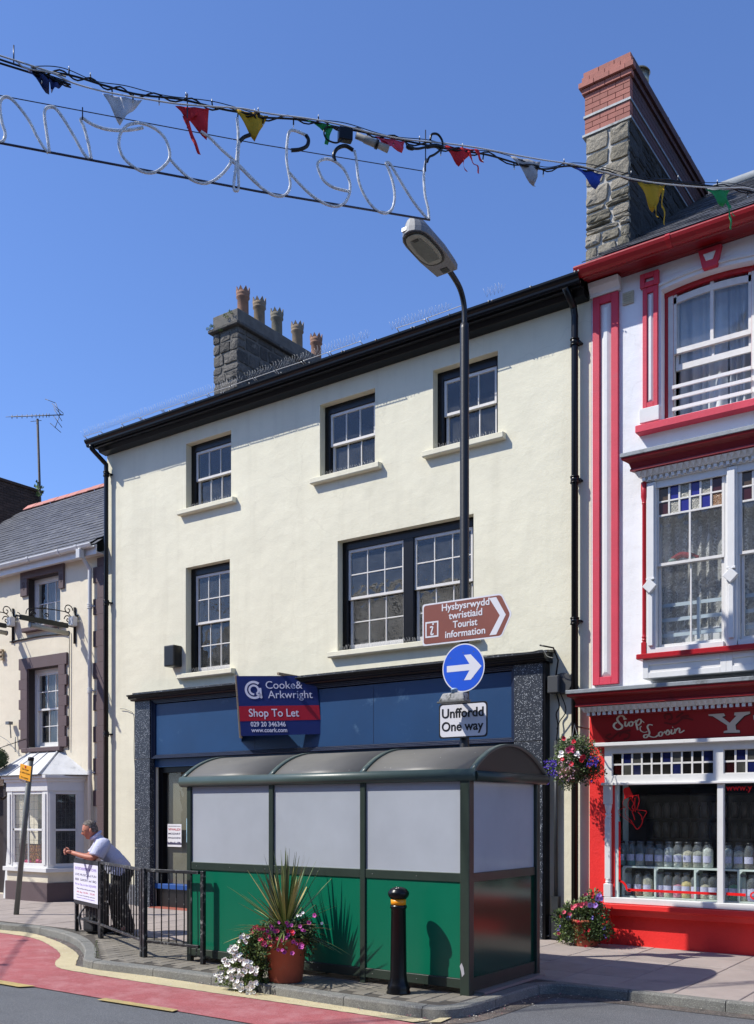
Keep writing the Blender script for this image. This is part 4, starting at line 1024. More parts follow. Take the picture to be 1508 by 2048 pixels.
_wv = _t.new('ShaderNodeTexWave'); _wv.inputs['Scale'].default_value = 3.4; _wv.inputs['Distortion'].default_value = 1; _t.l.new(_t.pos(), _wv.inputs[0])
_ff = _t.math('MAXIMUM', _t.ramp(_w, [(.015, 1.), (.05, 0.)]), _t.ramp(_w2, [(.52, 0.), (.56, 1.)])); _ff = _t.math('MULTIPLY', _ff, _t.ramp(_wv.outputs['Fac'], [(.3, .35), (.7, 1.)]))
_m2 = _t.new('ShaderNodeMixShader'); _t.l.new(_t.ramp(_ff, [(0, .42), (1, .96)]), _m2.inputs[0]); _t.l.new(_tr.outputs[0], _m2.inputs[1]); _t.l.new(_m1.outputs[0], _m2.inputs[2])
_t.l.new(_m2.outputs[0], _t.n['Material Output'].inputs[0])
pat = ['rbgagb', 'obgbgr']; pat_low = 'rgbgba'; pat_up = 'obgbgr'
def bay_light(x0, x1, zm, seed):
    y0 = yb+.045
    # upper sash with coloured margin lights
    f, info = sash_frame(x0, x1, zm, z1b-.05, y0, y0+.035, .032, .03, .035, 1, 1); a, b, c, d, ym = info
    zc = d - .34
    f.box(a, b, y0+.004, y0+.03, zc-.012, zc+.012); f.box((a+b)/2-.012, (a+b)/2+.012, y0+.004, y0+.03, c, zc-.012)
    zc2 = (zc+d)/2; f.box(a, b, y0+.004, y0+.03, zc2-.01, zc2+.01)
    for i in range(1, 6): x = a+(b-a)*i/6; f.box(x-.012, x+.012, y0+.005, y0+.029, zc+.012, d)
    w = f.build('light', sashp, rb, bevel=.002)
    for i in range(6):
        for j, p in enumerate((pat_low, pat_up)):
            xa = a+(b-a)*i/6; xb = a+(b-a)*(i+1)/6; za, zb_ = (zc, zc2) if j == 0 else (zc2, d)
            MB().add([(xa, ym, za), (xb, ym, za), (xb, ym, zb_), (xa, ym, zb_)], [(0, 1, 2, 3)]).build('stained_pane', stained(p[i]), w, recalc=False)
    for xa, xb in ((a, (a+b)/2), ((a+b)/2, b)): MB().add([(xa, ym, c), (xb, ym, c), (xb, ym, zc), (xa, ym, zc)], [(0, 1, 2, 3)]).build('pane', gl_win, w, recalc=False)
    f, info = sash_frame(x0+.015, x1-.015, z0b+.06, zm+.03, y0+.04, y0+.075, .032, .03, .05, 2, 1, .02); f.build('sash', sashp, w, bevel=.002); panes(w, info, 2, 1, gl_win, .02)
    MB().box(x0-.06, x0+.006, yb+.05, yb+.11, z0b, z1b-.02).box(x1-.006, x1+.06, yb+.05, yb+.11, z0b, z1b-.02).build('box_frame', whitep, w)
    B(x0, x1, yb+.0, yb+.1, z0b, z0b+.065).build('frame_bottom', whitep, w, bevel=.004)
    for zz_ in (.23, .42, .60): MB().box(x0, x1, yb+.17, yb+.185, z0b+zz_-.022, z0b+zz_+.022).build('guard_bar', M('pale_blue_bar', '#b9c6cc', .6), w)
    MB().box((x0+x1)/2+.05, (x0+x1)/2+.09, yb+.165, yb+.17, z0b+.15, z0b+.66).build('guard_upright', M('pale_blue_bar', '#b9c6cc', .6), w)
    curtain(w, x0-.03, x1+.03, z0b, z1b-.08, yb+.28, .03, .14, lace, name='lace_curtain', seed=seed)
zmb = Z(1320, 1133, yb+.05)
bay_light(X(1312, yb+.04), X(1449, yb+.04), zmb, 1); lx0 = X(1478, yb+.04); bay_light(lx0, lx0+.80, zmb, 2.2)
MB().box(lx0+.8, bayx1-.05, yb+.03, yb+.1, z0b, z1b).build('bay_end_panel', whitep, rb)
room(rb, bayx0+.06, bayx1-.06, 3.95, 6.0, 12.31, 1.8, M('bay_room', '#3b3a36', .95))
MB().box(bayx0+.05, bayx1-.05, yb+.1, 12.0, z0b-.04, z0b-.0).build('window_board', whitep, rb)
# small red bundle on the meeting rail inside
p = Vector((X(1365, yb+.12), yb+.11, zmb+.06))
mb = MB(); mb.tube(catmull([p+Vector((-.17, 0, -.02)), p+Vector((-.08, .01, .04)), p+Vector((0, 0, .06)), p+Vector((.1, 0, .03)), p+Vector((.2, 0, .0))], 5), [.02]*3+[.035]*15+[.02]*3, 8, 0); mb.ball(p+Vector((-.12, -.01, 0)), .04, 10, 1, (1.3, 1, .7)); mb.ball(p+Vector((.12, -.01, .0)), .03, 10, 1, (1.5, 1, .6))
mb.build('rolled_cloth', [M('maroon_cloth', '#7a1f2c', .9), M('grey_green_cloth', '#7d8f8a', .9)], thing('cloth_bundle', 'small maroon and grey cloth bundle lying on the bay window meeting rail', 'cloth', p))

# shopfront
yf = 11.66
cz = Z(1190, 1431, yf-.02)
shx0, shx1 = X(1182, yf), -.75
cornice(shx0-.02, shx1, yf, cz, 'shop', s=.98, dback=M('dark_red_sign', '#8b1019', .45, .06, 2, .05, 20))
# return of lead and cornice continues to the left over the neighbour; canted sign board
zb0 = Z(1191, 1486, 11.84)
xa = X(1182, 11.72)
sgn = MB().prism([(xa, 11.70, cz), (xa, 11.82, zb0), (xa, 12.05, zb0), (xa, 12.05, cz)], (shx1-xa, 0, 0)).build('shop_sign', M('dark_red_sign', '#8b1019', .45, .06, 2, .05, 20), rb)
MB().extr_x([(11.80, zb0-.05), (11.80, zb0-.002), (12.05, zb0-.002), (12.05, zb0-.05)], xa-.01, shx1).build('sign_rail', whitep, rb, bevel=.006)
sd = Vector((0, .12, zb0-cz)).normalized(); sn = Vector((1, 0, 0)).cross(-sd).normalized()
if sn.y > 0: sn = -sn
def sp_(u, v, off=.003):    # point on the sloping sign board
    n0 = sn; P0 = Vector((0, 11.70, cz)); dx, dy = ray(u); d = Vector((dx, dy, HV-v)); o = Vector((0, 0, EYE))
    t = (P0-o).dot(n0)/d.dot(n0); return o+d*t+n0*off
def A(x, y): return (1080+x/3.523, 1340+y/3.523)
script = [
 ([(598, 350), (590, 328), (565, 322), (545, 345), (560, 372), (580, 392), (572, 412), (545, 418), (522, 400), (526, 378), (545, 368)], 11),
 ([(603, 362), (600, 385), (606, 396), (618, 388), (632, 365)], 9), ([(607, 345), (611, 341)], 9),
 ([(645, 362), (630, 372), (632, 392), (648, 392), (655, 374), (645, 362), (662, 368), (676, 360)], 8),
 ([(678, 352), (680, 385), (690, 422)], 9), ([(680, 368), (696, 347), (712, 350), (712, 370), (695, 388), (684, 384)], 8), ([(712, 352), (735, 370)], 5),
 ([(795, 388), (770, 384), (758, 400), (765, 420), (772, 445), (755, 472), (738, 476), (733, 462), (752, 455), (785, 470), (812, 472), (832, 458)], 9), ([(758, 432), (735, 438), (712, 428), (706, 408), (716, 394)], 6),
 ([(852, 434), (838, 445), (842, 464), (858, 462), (864, 442), (852, 434), (872, 442), (884, 430)], 8),
 ([(886, 452), (900, 422), (914, 440), (906, 454), (890, 456)], 8),
 ([(928, 418), (926, 442), (934, 450), (948, 438)], 8), ([(934, 404), (938, 401)], 8),
 ([(952, 414), (952, 446)], 8), ([(954, 432), (972, 410), (984, 414), (984, 436), (992, 440), (1018, 424)], 8)]
mb = MB()
for pts, w in script:
    P = [sp_(*A(x, y)) for x, y in pts]; k = (sp_(*A(700, 400))-sp_(*A(701, 400))).length
    ribbon(mb, P, w*k*1.15, sn, n=6, wprof=lambda t, d: .55+.75*abs(Vector(d).normalized().z) if Vector(d).length > 0 else 1)
mb.build('lettering', flat('sign_cream_lettering', '#cfc7b0'), rb, recalc=False)
yp = [(1187, 312), (1297, 304), (1306, 322), (1283, 330), (1337, 372), (1384, 322), (1368, 318), (1372, 298), (1480, 292), (1482, 306), (1440, 322), (1378, 385), (1382, 420), (1408, 424), (1410, 440), (1294, 442), (1296, 430), (1322, 424), (1318, 388), (1218, 325), (1190, 322)]
def poly_on(nm, pts, mat, f, off, par, grow=0):
    P = [f(x, y, off) for x, y in pts]; c = sum(P, Vector())/len(P)
    bm = bmesh.new(); vs = [bm.verts.new(p-c) for p in P]; fc = bm.faces.new(vs); fc.normal_update(); bmesh.ops.triangulate(bm, faces=[fc], ngon_method='EAR_CLIP'); me = bpy.data.meshes.new(nm); bm.to_mesh(me); bm.free(); me.materials.append(mat)
    return inst(nm, me, c, par)
fA = lambda x, y, off: sp_(*A(x, y), off)
poly_on('lettering', [(x+5, y+7) for x, y in yp], flat('lettering_shadow', '#2a0709'), fA, .003, rb)
poly_on('lettering', yp, flat('sign_grey_lettering', '#b9b2a8'), fA, .005, rb)
poly_on('lettering', [(1502, 318), (1520, 318), (1516, 340), (1506, 352)], flat('sign_grey_lettering', '#b9b2a8'), fA, .005, rb)
mb = MB()
for pts in ([(875, 370), (950, 380), (1010, 340), (1080, 350)], [(885, 345), (880, 318), (920, 312), (930, 340), (905, 350)], [(960, 335), (985, 318), (1010, 300)], [(990, 335), (1020, 325), (1050, 322)], [(460, 470), (500, 485), (560, 440), (640, 425)], [(560, 470), (580, 440), (630, 450), (620, 480), (590, 488)], [(470, 460), (500, 450)]):
    mb = MB(); ribbon(mb, [sp_(*A(x, y)) for x, y in pts], .022, sn, n=6); mb.build('sign_scroll', flat('sign_scroll_dark', '#5e0a10'), rb, recalc=False)
# transom, window, posts
yw_ = 11.88
wx0 = X(1209, yw_); gx0 = X(1230, yw_+.03); mxx = X(1441, yw_); gx1 = 2*mxx-gx0
zt0 = Z(1209, 1566, yw_-.04); zt1 = zb0-.05
tr1 = (X(1225, yw_+.03), X(1428, yw_+.03), Z(1225, 1552, yw_+.03), Z(1225, 1507, yw_+.03))
tr2 = (X(1448, yw_+.03), X(1448, yw_+.03)+(tr1[1]-tr1[0]), tr1[2], tr1[3])
mb = MB(); wall_holes(mb, wx0, shx1, zt0, zt1, yw_, .06, [tr1, tr2]); mb.build('transom_frame', whitep, rb, recalc=False)
B(wx0-.03, shx1, yw_-.05, yw_+.02, zt0-.03, zt0+.002).build('transom_rail', whitep, rb, bevel=.006)
def transom_pane(c):
    cc = {'b': '#161c48', 'r': '#2a0c0d', 'g': '#4d4c47', 'o': '#15120f'}[c]; return M('transom_glass_' + {'b': 'blue', 'r': 'ruby', 'g': 'smoke', 'o': 'black'}[c], cc, .12, .5, 5)
pt = ['oboroborrb'.replace('r', 'o'), 'rgborgborg']
up = 'obgoobgoob'; lo_ = 'rgbooobooo'
for q, tr in enumerate((tr1, tr2)):
    f, info = sash_frame(tr[0], tr[1], tr[2], tr[3], yw_+.02, yw_+.045, .008, .008, .008, 10, 2, .022); w = f.build('transom_light', sashp, rb); a, b, c, d, ym = info
    for i in range(10):
        for j, p in enumerate((lo_, up)):
            xa = a+(b-a)*i/10; xb = a+(b-a)*(i+1)/10; za = c+(d-c)*j/2; zb_ = c+(d-c)*(j+1)/2
            MB().add([(xa, ym, za), (xb, ym, za), (xb, ym, zb_), (xa, ym, zb_)], [(0, 1, 2, 3)]).build('stained_pane', transom_pane(p[i]), w, recalc=False)
zs0 = Z(1226, 1799, yw_); zg0 = Z(1232, 1789, yw_+.03)
mb = MB(); mb.box(wx0, shx1, yw_-.03, yw_+.1, zs0-.045, zs0+.03)
mb.build('window_sill', whitep, rb, bevel=.006)
# turned corner post and mullions
pz0 = zs0+.03
def post(x, turned=True):
    mb = MB(); h = zt0-.03-pz0
    if turned:
        mb.box(x-.05, x+.05, yw_-.03, yw_+.07, pz0, pz0+.17); mb.box(x-.038, x+.038, yw_-.02, yw_+.05, pz0+.23, pz0+h-.42)
        mb.lathe([(.045, .17), (.03, .18), (.045, .195), (.03, .21), (.042, .225), (.036, .235)], (x, yw_+.015, pz0), 16)
        mb.lathe([(.036, h-.42), (.046, h-.41), (.03, h-.39), (.046, h-.37), (.03, h-.35), (.045, h-.28), (.05, h-.24)], (x, yw_+.015, pz0), 16)
        mb.box(x-.055, x+.055, yw_-.03, yw_+.07, pz0+h-.24, pz0+h)
    else: mb.box(x-.038, x+.038, yw_-.01, yw_+.06, pz0, pz0+h)
    return mb.build('shop_post', whitep, rb, bevel=.005)
post(X(1216, yw_)); post(mxx, False); post(gx1+.07)
B(wx0+.05, gx0-.0, yw_+.02, yw_+.3, pz0, zt0).build('window_jamb', redshop, rb)
mint = M('mint_white_paint', '#c9d6cf', .5, .05, 5)
B(gx0-.0, gx0+.045, yw_+.03, yw_+.08, pz0, zt0-.03).build('inner_frame', mint, rb)
for a, b in ((gx0+.04, mxx-.03), (mxx+.03, gx1)):
    MB().add([(a, yw_+.04, pz0), (b, yw_+.04, pz0), (b, yw_+.04, zt0-.02), (a, yw_+.04, zt0-.02)], [(0, 1, 2, 3)]).build('shop_window_pane', gl_shop, rb, recalc=False)
# walls of the shop at pavement level
B(XR+.003, wx0+.05, 11.93, 12.15, -.05, cz+.3).build('painted_wall', redshop, rb, bevel=.003)
B(wx0+.05, RX1, 11.97, 12.2, -.05, zs0-.09).build('stall_riser', redshop, rb)
MB().extr_x([(12.1, zs0-.046), (11.80, zs0-.05), (11.80, zs0-.115), (11.83, zs0-.125), (11.86, zs0-.20), (12.1, zs0-.22)], X(1198, 11.8), shx1+.1).build('red_sill', redshop, rb, bevel=.006)
B(gx1+.12, RX1, 11.97, 12.2, zs0-.09, cz+.3).build('painted_wall', redshop, rb)
# decals on the glass
def gp_(u, v, y=None): return at(u, v, yw_+.034)
def Bc(x, y): return (1080+x/3.523, 1600+y/3.523)
redv = flat('red_window_vinyl', '#e01010', .5)
mb = MB(); k = (gp_(*Bc(700, 600))-gp_(*Bc(701, 600))).length; zk = (gp_(*Bc(700, 600))-gp_(*Bc(700, 601))).length
ribbon(mb, [gp_(*Bc(560, 152)), gp_(*Bc(560, 575))], 17*k, (0, -1, 0), n=1)
ribbon(mb, [gp_(*Bc(556, 568)), gp_(*Bc(585, 580)), gp_(*Bc(605, 605)), gp_(*Bc(615, 632)), gp_(*Bc(640, 640))], 15*k, (0, -1, 0), n=6)
ribbon(mb, [gp_(*Bc(620, 632)), gp_(*Bc(1245, 661))], 17*zk, (0, -1, 0), n=1); ribbon(mb, [gp_(*Bc(1310, 661)), gp_(*Bc(1450, 669))], 19*zk, (0, -1, 0), n=1)
mb.build('vinyl_border', redv, rb, recalc=False)
text_part('lettering', 'O', .12, gp_(*Bc(1478, 697)), (1, 0, 0), (0, 0, 1), redv, rb, bold=.004)
text_part('lettering', 'www.y', .105, gp_(*A(1312, 850)), (1, 0, 0), (0, 0, 1), redv, rb, bold=.001)
# red portrait sketch on the window: hat, face lines, coat
mb = MB()
def sk(pts, w=4, n=5): ribbon(mb, [gp_(*A(x, y)) for x, y in pts], w*k*.8, (0, -1, 0), n=n)
sk([(588, 850), (596, 835), (615, 828), (630, 830), (640, 860), (650, 875)], 5); mb.build('portrait_sketch', redv, rb, recalc=False); poly_on('portrait_hat', [(586, 852), (598, 833), (628, 829), (640, 850), (655, 882), (625, 890), (597, 905)], redv, lambda x, y, o: gp_(*A(x, y)), 0, rb); mb = MB(); sk([(592, 908), (620, 896), (650, 888), (696, 882)], 8)
sk([(600, 905), (585, 925), (582, 950), (595, 965), (606, 968)], 4); sk([(690, 885), (700, 920), (690, 960), (680, 985)], 8); sk([(655, 890), (648, 915), (662, 940), (650, 965), (660, 985), (652, 1000)], 9); sk([(640, 900), (625, 925), (620, 955), (640, 985), (655, 995)], 5); sk([(670, 900), (668, 950), (672, 1000)], 8)
sk([(600, 965), (560, 985), (553, 1005), (570, 1020), (560, 1030)], 5); sk([(610, 975), (600, 1010), (620, 1040), (640, 1057)], 4); sk([(680, 985), (748, 995), (742, 1020), (720, 1057)], 6); sk([(690, 1000), (715, 1030), (718, 1057)], 8); sk([(650, 1000), (665, 1040), (668, 1057)], 8); sk([(640, 1057), (672, 1110), (690, 1120), (715, 1090), (725, 1050)], 8); sk([(580, 1030), (620, 1060), (668, 1100)], 4)
mb.build('portrait_sketch', redv, rb, recalc=False)
# shop interior, display shelves and jars
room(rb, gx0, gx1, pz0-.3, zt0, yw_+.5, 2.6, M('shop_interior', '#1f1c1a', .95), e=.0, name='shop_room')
B(gx0-.05, gx0, yw_+.08, yw_+.52, pz0-.1, zt0).build('window_side', mint, rb)
mb = MB()
ys0, ys1 = yw_+.14, yw_+.42
zu = Z(1320, 1734, ys0); zl = Z(1320, 1795, ys0)
shelf = thing('display_shelf', 'pale green shelf unit for jars inside the sweet shop window', 'shelf', ((gx0+gx1)/2, ys0, zl))
for z in (zu, zl): B(gx0+.06, gx1, ys0, ys1, z-.022, z).build('shelf_board', mint, shelf, bevel=.002)
xxs = [gx0+.06, X(1310, ys0), X(1390, ys0), X(1477, ys0)]
xxs += [xxs[-1]+(xxs[-1]-xxs[-2])*(i+1) for i in range(3)]
for x in xxs: MB().box(x-.012, x+.012, ys0-.003, ys1, zl-.07, zu-.022).prism([(x+.012, ys0, zu-.022), (x+.05, ys0, zu-.022), (x+.012, ys0, zu-.06)], (0, .02, 0)).build('upright', mint, shelf)
for k_, zz_ in enumerate((1.35, 1.62, 1.95)):
    B(gx0, gx1, yw_+1.2, yw_+1.5, zz_-.02, zz_).build('back_shelf', M('dark_shelf', '#37322c', .9), shelf)
MB_ = MB()
for zz_ in (1.35, 1.62):
    x = gx0+.1
    while x < gx1-.1: MB_.lathe([(.05, 0), (.052, .15), (.035, .18), (.035, .21)], (x, yw_+1.3, zz_), 8); x += ru(.12, .14)
MB_.build('back_row_jars', M('dim_jar', '#4a4744', .3), shelf, kind='stuff')
jar_glass = glass('jar_glass', (.95, .98, .98), .10, 1.5, dust_haze_col=(.75, .8, .82))  # stronger pale veil in the glass stands in for reflected sky
labelm, _t = newmat('jar_label'); _t.col(_t.mix(_t.ramp(_t.noise(1, 2, _t.pos((90, 1, 260))), [(.5, 0.), (.56, .8)]), lin('#c9cbe0'), lin('#6a6c96'))); _t.rough(.7)
SW_ = {'white': '#cfd0c8', 'cream': '#c9bfa6', 'pink': '#d9849a', 'yellow': '#dcc07a', 'dark': '#54493f', 'green': '#2f9a63', 'teal': '#4f8f88', 'grey': '#a9a698', 'amber': '#9a5a2a', 'lilac': '#a59ac2'}
def sweets(c):
    nm = 'sweets_' + c
    if nm in MATS: return MATS[nm]
    m, t = newmat(nm); cc = lin(SW_[c]); t.col(t.mix(t.ramp(t.vor(85, out='Color'), [(.1, 0.), (.9, 1.)]), scl(cc, .8), scl(cc, 1.5))); t.rough(.6); t.nrm(t.bump(t.vor(85), 1.0, .02)); return m
def jar(x, y, z, col, fill, label, r=.066, h=.315):
    j = thing('sweet_jar', label, 'jar', (x, y, z), 'sweet jars on the window shelves')
    MB().lathe([(r*.9, .002), (r, .012), (r, h*.68), (r*.85, h*.8), (r*.6, h*.87), (r*.58, h*.93)], (x, y, z), 18).build('jar_body', jar_glass, j, recalc=True)
    MB().lathe([(r*.66, h*.92), (r*.68, h*.94), (r*.68, h*1.0), (r*.6, h*1.01), (0, h*1.01)], (x, y, z), 18).build('lid', M('jar_lid', '#55585c', .4, metal=.4) if rnd() < .7 else blackp, j)
    if fill > .05:
        f = min(1.0, fill*1.12)*h*.78; MB().lathe([(r*.86, .005), (r*.93, .015), (r*.93, f*.8), (r*.8, f*.93), (r*.3, f), (0, f*1.03)], (x, y, z), 14).build('sweets', sweets(col), j)
    mb = MB(); mb.lathe([(r*1.02, h*.22), (r*1.02, h*.48)], (x, y, z), 8, a0=math.radians(225), a1=math.radians(320)); mb.build('paper_label', labelm, j, recalc=False)
ordn = ['first', 'second', 'third', 'fourth', 'fifth', 'sixth', 'seventh', 'eighth', 'ninth', 'tenth', 'eleventh', 'twelfth', 'thirteenth', 'fourteenth']
upj = [(1243, 'teal', .4), (1263, 'teal', .35), (1281, 'cream', .6), (1300, 'dark', .85), (1319, 'grey', .8), (1338, 'white', 1.05), (1357, 'white', .6), (1376, 'cream', .75), (1396, 'grey', .75), (1416, 'white', 1.0), (1456, 'white', .95), (1478, 'cream', .8), (1499, 'dark', .5)]
for i, (u, c, f_) in enumerate(upj): jar(X(u, ys0+.09), ys0+.09, zu, c, f_, '%s jar from the left on the upper window shelf, holding %s sweets' % (ordn[i], c))
loj = [(1256, 'dark', .3), (1277, 'amber', .5), (1296, 'cream', .85), (1321, 'pink', .45), (1337, 'cream', .3), (1356, 'pink', .6), (1373, 'yellow', .75), (1392, 'pink', .55), (1410, 'cream', .65), (1427, 'white', .3), (1450, 'cream', .4), (1468, 'green', .7), (1486, 'cream', .3), (1505, 'lilac', .55)]
for i, (u, c, f_) in enumerate(loj): jar(X(u, ys0+.09), ys0+.09, zl, c, f_, '%s jar from the left on the lower window shelf, holding %s sweets' % (ordn[i], c))

# ================================================================== BEIGE PUB
pb = thing('beige_inn', 'beige rendered two storey inn with brown window surrounds and slate roof', 'building', (-19, 12, 0))
PL, PR = -23.0, -14.76
pw1 = (X(57), X(120.5), Z(57, 1256), Z(57, 1158)); pw2 = (X(57.5), X(120), Z(57.5, 1496), Z(57.5, 1339))
b0, b1 = X(14, 11.4), xat(168, 12.0); bf = -15.66
mb = MB(); wall_holes(mb, PL, PR, -.1, 6.62, 12.0, .3, [pw1, pw2, (-16.8, -15.6, .62, 2.1), (-18.9, -17.75, 0, 2.25)])
mb.add([(PL, 12, -.1), (PL, 20, -.1), (PL, 20, 6.6), (PL, 16, 9.85), (PL, 12, 6.6)], [(0, 1, 2, 3, 4)]); mb.add([(PR, 12, -.1), (PR, 20, -.1), (PR, 20, 6.6), (PR, 16, 9.85), (PR, 12, 6.6)], [(0, 4, 3, 2, 1)])
mb.build('wall', beige, pb, recalc=False)
B(-18.9, -17.75, 12.2, 12.26, 0, 2.25).build('door', brown2, pb)
slate_roof(pb, PL, PR+.02, 11.76, 6.72, 16.0, 9.86, .29, .22, 300)
mb_n = int((PR-PL)/.45)
rme, _o = MB().prism([(-.215, -.16, -.12), (-.215, 0, .03), (-.215, .16, -.12), (-.215, .15, -.14), (-.215, 0, 0), (-.215, -.15, -.14)], (.43, 0, 0)).mesh('ridge_tile', ridge_m, .006, origin=Vector((0, 0, 0)))
for i in range(mb_n): inst('ridge_tile', rme, (PR-.22-i*.45, 16.0, 9.93+ru(-.004, .004)), pb, rot=(0, ru(-.012, .012), 0))
MB().extr_x([(11.80, 6.66), (11.74, 6.63), (11.69, 6.645), (11.665, 6.69), (11.665, 6.715), (11.675, 6.715), (11.70, 6.66), (11.75, 6.645), (11.80, 6.70)], PL, PR-.02).build('gutter', pvc_w, pb)
for x in (-15.2, -15.75, -16.7, -18.2, -19.8): MB().extr_x([(11.81, 6.652), (11.74, 6.62), (11.683, 6.635), (11.655, 6.69), (11.655, 6.722), (11.81, 6.722)], x-.035, x+.035).build('gutter_joint', pvc_w, pb)
MB().box(PL, PR-.0, 11.80, 11.82, 6.52, 6.70).box(PL, PR, 11.82, 12.0, 6.55, 6.565).build('fascia_board', whitep, pb)
dpx = X(178, 11.9)
downpipe(pb, dpx, 11.92, 6.30, .1, .038, pvc_w, head=[(dpx-.03, 11.72, 6.66), (dpx-.03, 11.72, 6.56)], cols=(5.6, 4.0, 2.45))
MB().box(dpx-.09, dpx+.03, 11.66, 11.78, 6.46, 6.64).build('gutter_outlet', pvc_w, pb, bevel=.01)
# brown toothed quoins
q0, q1 = X(188), PR
z = .0; k = 0
while z < 6.5:
    B(X(196) if k % 2 else q0, q1, 11.975, 12.0, z, min(z+.30, 6.5)).build('quoin', brown2 if k % 2 == 2 else brownp, pb, bevel=.004); z += .302; k += 1
def surround(px_lint, legs, hole, drop=None, teeth=False):
    x0, x1, z0, z1 = hole
    lx0, lx1, lz1 = px_lint
    s = MB(); s.box(lx0, lx1, 11.955, 12.0, z1, lz1)
    if teeth:
        n = 8; dz = (z1-z0+.02)/n
        for i in range(n):
            e = .0 if i % 2 else .055
            s.box(lx0+e, x0, 11.955, 12.0, z1-(i+1)*dz, z1-i*dz); s.box(x1, lx1-e, 11.955, 12.0, z1-(i+1)*dz, z1-i*dz)
    else:
        s.box(lx0, x0, 11.955, 12.0, z1-drop, z1); s.box(x1, lx1, 11.955, 12.0, z1-drop, z1)
    return s.build('window_surround', brownp, pb, bevel=.004)
surround((X(44), X(130), Z(44, 1141)), None, pw1, drop=.34)
for xx in ((X(44)+pw1[0])/2, (X(130)+pw1[1])/2):
    mb = MB(); mb.tube([(xx+.035*math.cos(a*.5), 11.955, pw1[3]-.1+.035*math.sin(a*.5)) for a in range(13)], .009, 5, closed=False); mb.tube([(xx+.03*math.cos(a*.5), 11.955, pw1[3]-.18+.03*math.sin(a*.5)) for a in range(13)], .009, 5); mb.build('carved_boss', brownp, pb)
surround((X(41), X(136.5), Z(41, 1319)), None, pw2, teeth=True)
sash_window(pb, pw1, rev=.14, cols=3, rt=2, rb=1, fl=.07, fr=.05, ft=.06, frame_mat=whitep, smat=whitep, sillm=brownp, spikes=False, sp=.1, mid=.02)
sash_window(pb, pw2, rev=.14, cols=3, rt=2, rb=2, fl=.08, fr=.05, ft=.08, frame_mat=whitep, smat=whitep, sillm=brownp, spikes=False, sp=.12)
for h in (pw1, pw2):
    curtain(pb, h[0]-.05, h[0]+.35, h[2], h[3], 12.5, .03, .09, M('pale_curtain', '#b9b7ad', .9), seed=2); curtain(pb, h[1]-.28, h[1]+.05, h[2], h[3], 12.5, .03, .09, M('pale_curtain', '#b9b7ad', .9), seed=4)
# brown painted reveals
for h in (pw1, pw2): B(h[0]-.001, h[0]+.006, 12.0, 12.14, h[2]+.02, h[3]).build('reveal', brown2, pb)
for h in (pw1, pw2): B(h[0]+.006, h[1], 12.0, 12.14, h[3]-.007, h[3]+.001).build('reveal', brown2, pb)
# bay
def bay_faces(z0, z1, out=0.0, y=11.4):
    return [(b0-out-.25, 12.0), (b0-out*.6, y-out), (bf+out*.6, y-out), (b1+out, 12.0)]
zb_, zw0, zw1, ze = .62, .66, 2.10, 2.40
def bay_ring(name, z0, z1, out, mat, mb=None, bev=.004):
    P = bay_faces(0, 0, out); return MB().prism([(x, y, z0) for x, y in P], (0, 0, z1-z0)).build(name, mat, pb, bevel=bev)
bay_ring('plinth', -.06, .36, .03, brownp); bay_ring('bay_base', .36, .56, .0, beige); bay_ring('bay_sill', .56, .64, .07, whitep)
bay_ring('bay_head', 2.10, 2.30, .015, whitep); bay_ring('bay_cornice', 2.28, 2.34, .05, whitep); bay_ring('bay_crown', 2.34, 2.40, .10, whitep)
F = bay_faces(0, 0, 0)
for (pa, pb2, posts) in ((F[1], F[2], (0, .5, 1)), (F[2], F[3], (0, 1))):
    a = Vector((*pa, 0)); b = Vector((*pb2, 0)); d = (b-a); Lw = d.length; d.normalize(); nn = Vector((-d.y, d.x, 0))
    if nn.y > 0 and nn.x < .5: nn = nn
    inn = nn if nn.dot(Vector((-16.2, 12.5, 0))-a) > 0 else -nn
    mb = MB()
    def bx(s0, s1, z0, z1, t0, t1, mi=0): mb.obox(a+d*(s0+s1)/2+inn*(t0+t1)/2+Vector((0, 0, (z0+z1)/2)), d*(s1-s0)/2, inn*(t1-t0)/2, (0, 0, (z1-z0)/2), mi)
    e = .17 if Lw > 1 else .11
    bx(0, e, .64, 2.1, 0, .08); bx(Lw-e, Lw, .64, 2.1, 0, .08); bx(e*.25, e*.7, .7, 2.05, -.02, .0)
    if Lw > 1: bx(Lw-e*.75, Lw-e*.3, .7, 2.05, -.02, .0)
    bx(e, Lw-e, 2.04, 2.1, .01, .07); bx(e, Lw-e, .64, .72, .01, .07)
    zmid = 1.36; bx(e, Lw-e, zmid-.02, zmid+.02, .02, .06)
    bx(e, e+.04, .72, 2.04, .02, .06); bx(Lw-e-.04, Lw-e, .72, 2.04, .02, .06)
    if Lw > 1: bx(Lw/2-.012, Lw/2+.012, .72, 2.04, .025, .055)
    w = mb.build('bay_window', whitep, pb, bevel=.003)
    mb = MB(); nl = 6
    for k in range(1, nl):
        mb.obox(a+d*(e+(Lw-2*e)*k/nl)+inn*.045+Vector((0, 0, 1.38)), d*.003, inn*.003, (0, 0, .66))
    for k in range(1, 9): mb.obox(a+d*(Lw/2)+inn*.045+Vector((0, 0, .72+1.32*k/9)), d*(Lw/2-e), inn*.003, (0, 0, .003))
    mb.build('leading', M('window_leading', '#3a3b3c', .6), w, kind='stuff')
    for s0, s1 in (((e, Lw/2), (Lw/2, Lw-e)) if Lw > 1 else ((e, Lw-e),)):
        for z0, z1 in ((.72, zmid), (zmid, 2.04)):
            p0 = a+d*s0+inn*.04; p1 = a+d*s1+inn*.04; MB().add([(p0.x, p0.y, z0), (p1.x, p1.y, z0), (p1.x, p1.y, z1), (p0.x, p0.y, z1)], [(0, 1, 2, 3)]).build('pane', gl_win, w, recalc=False)
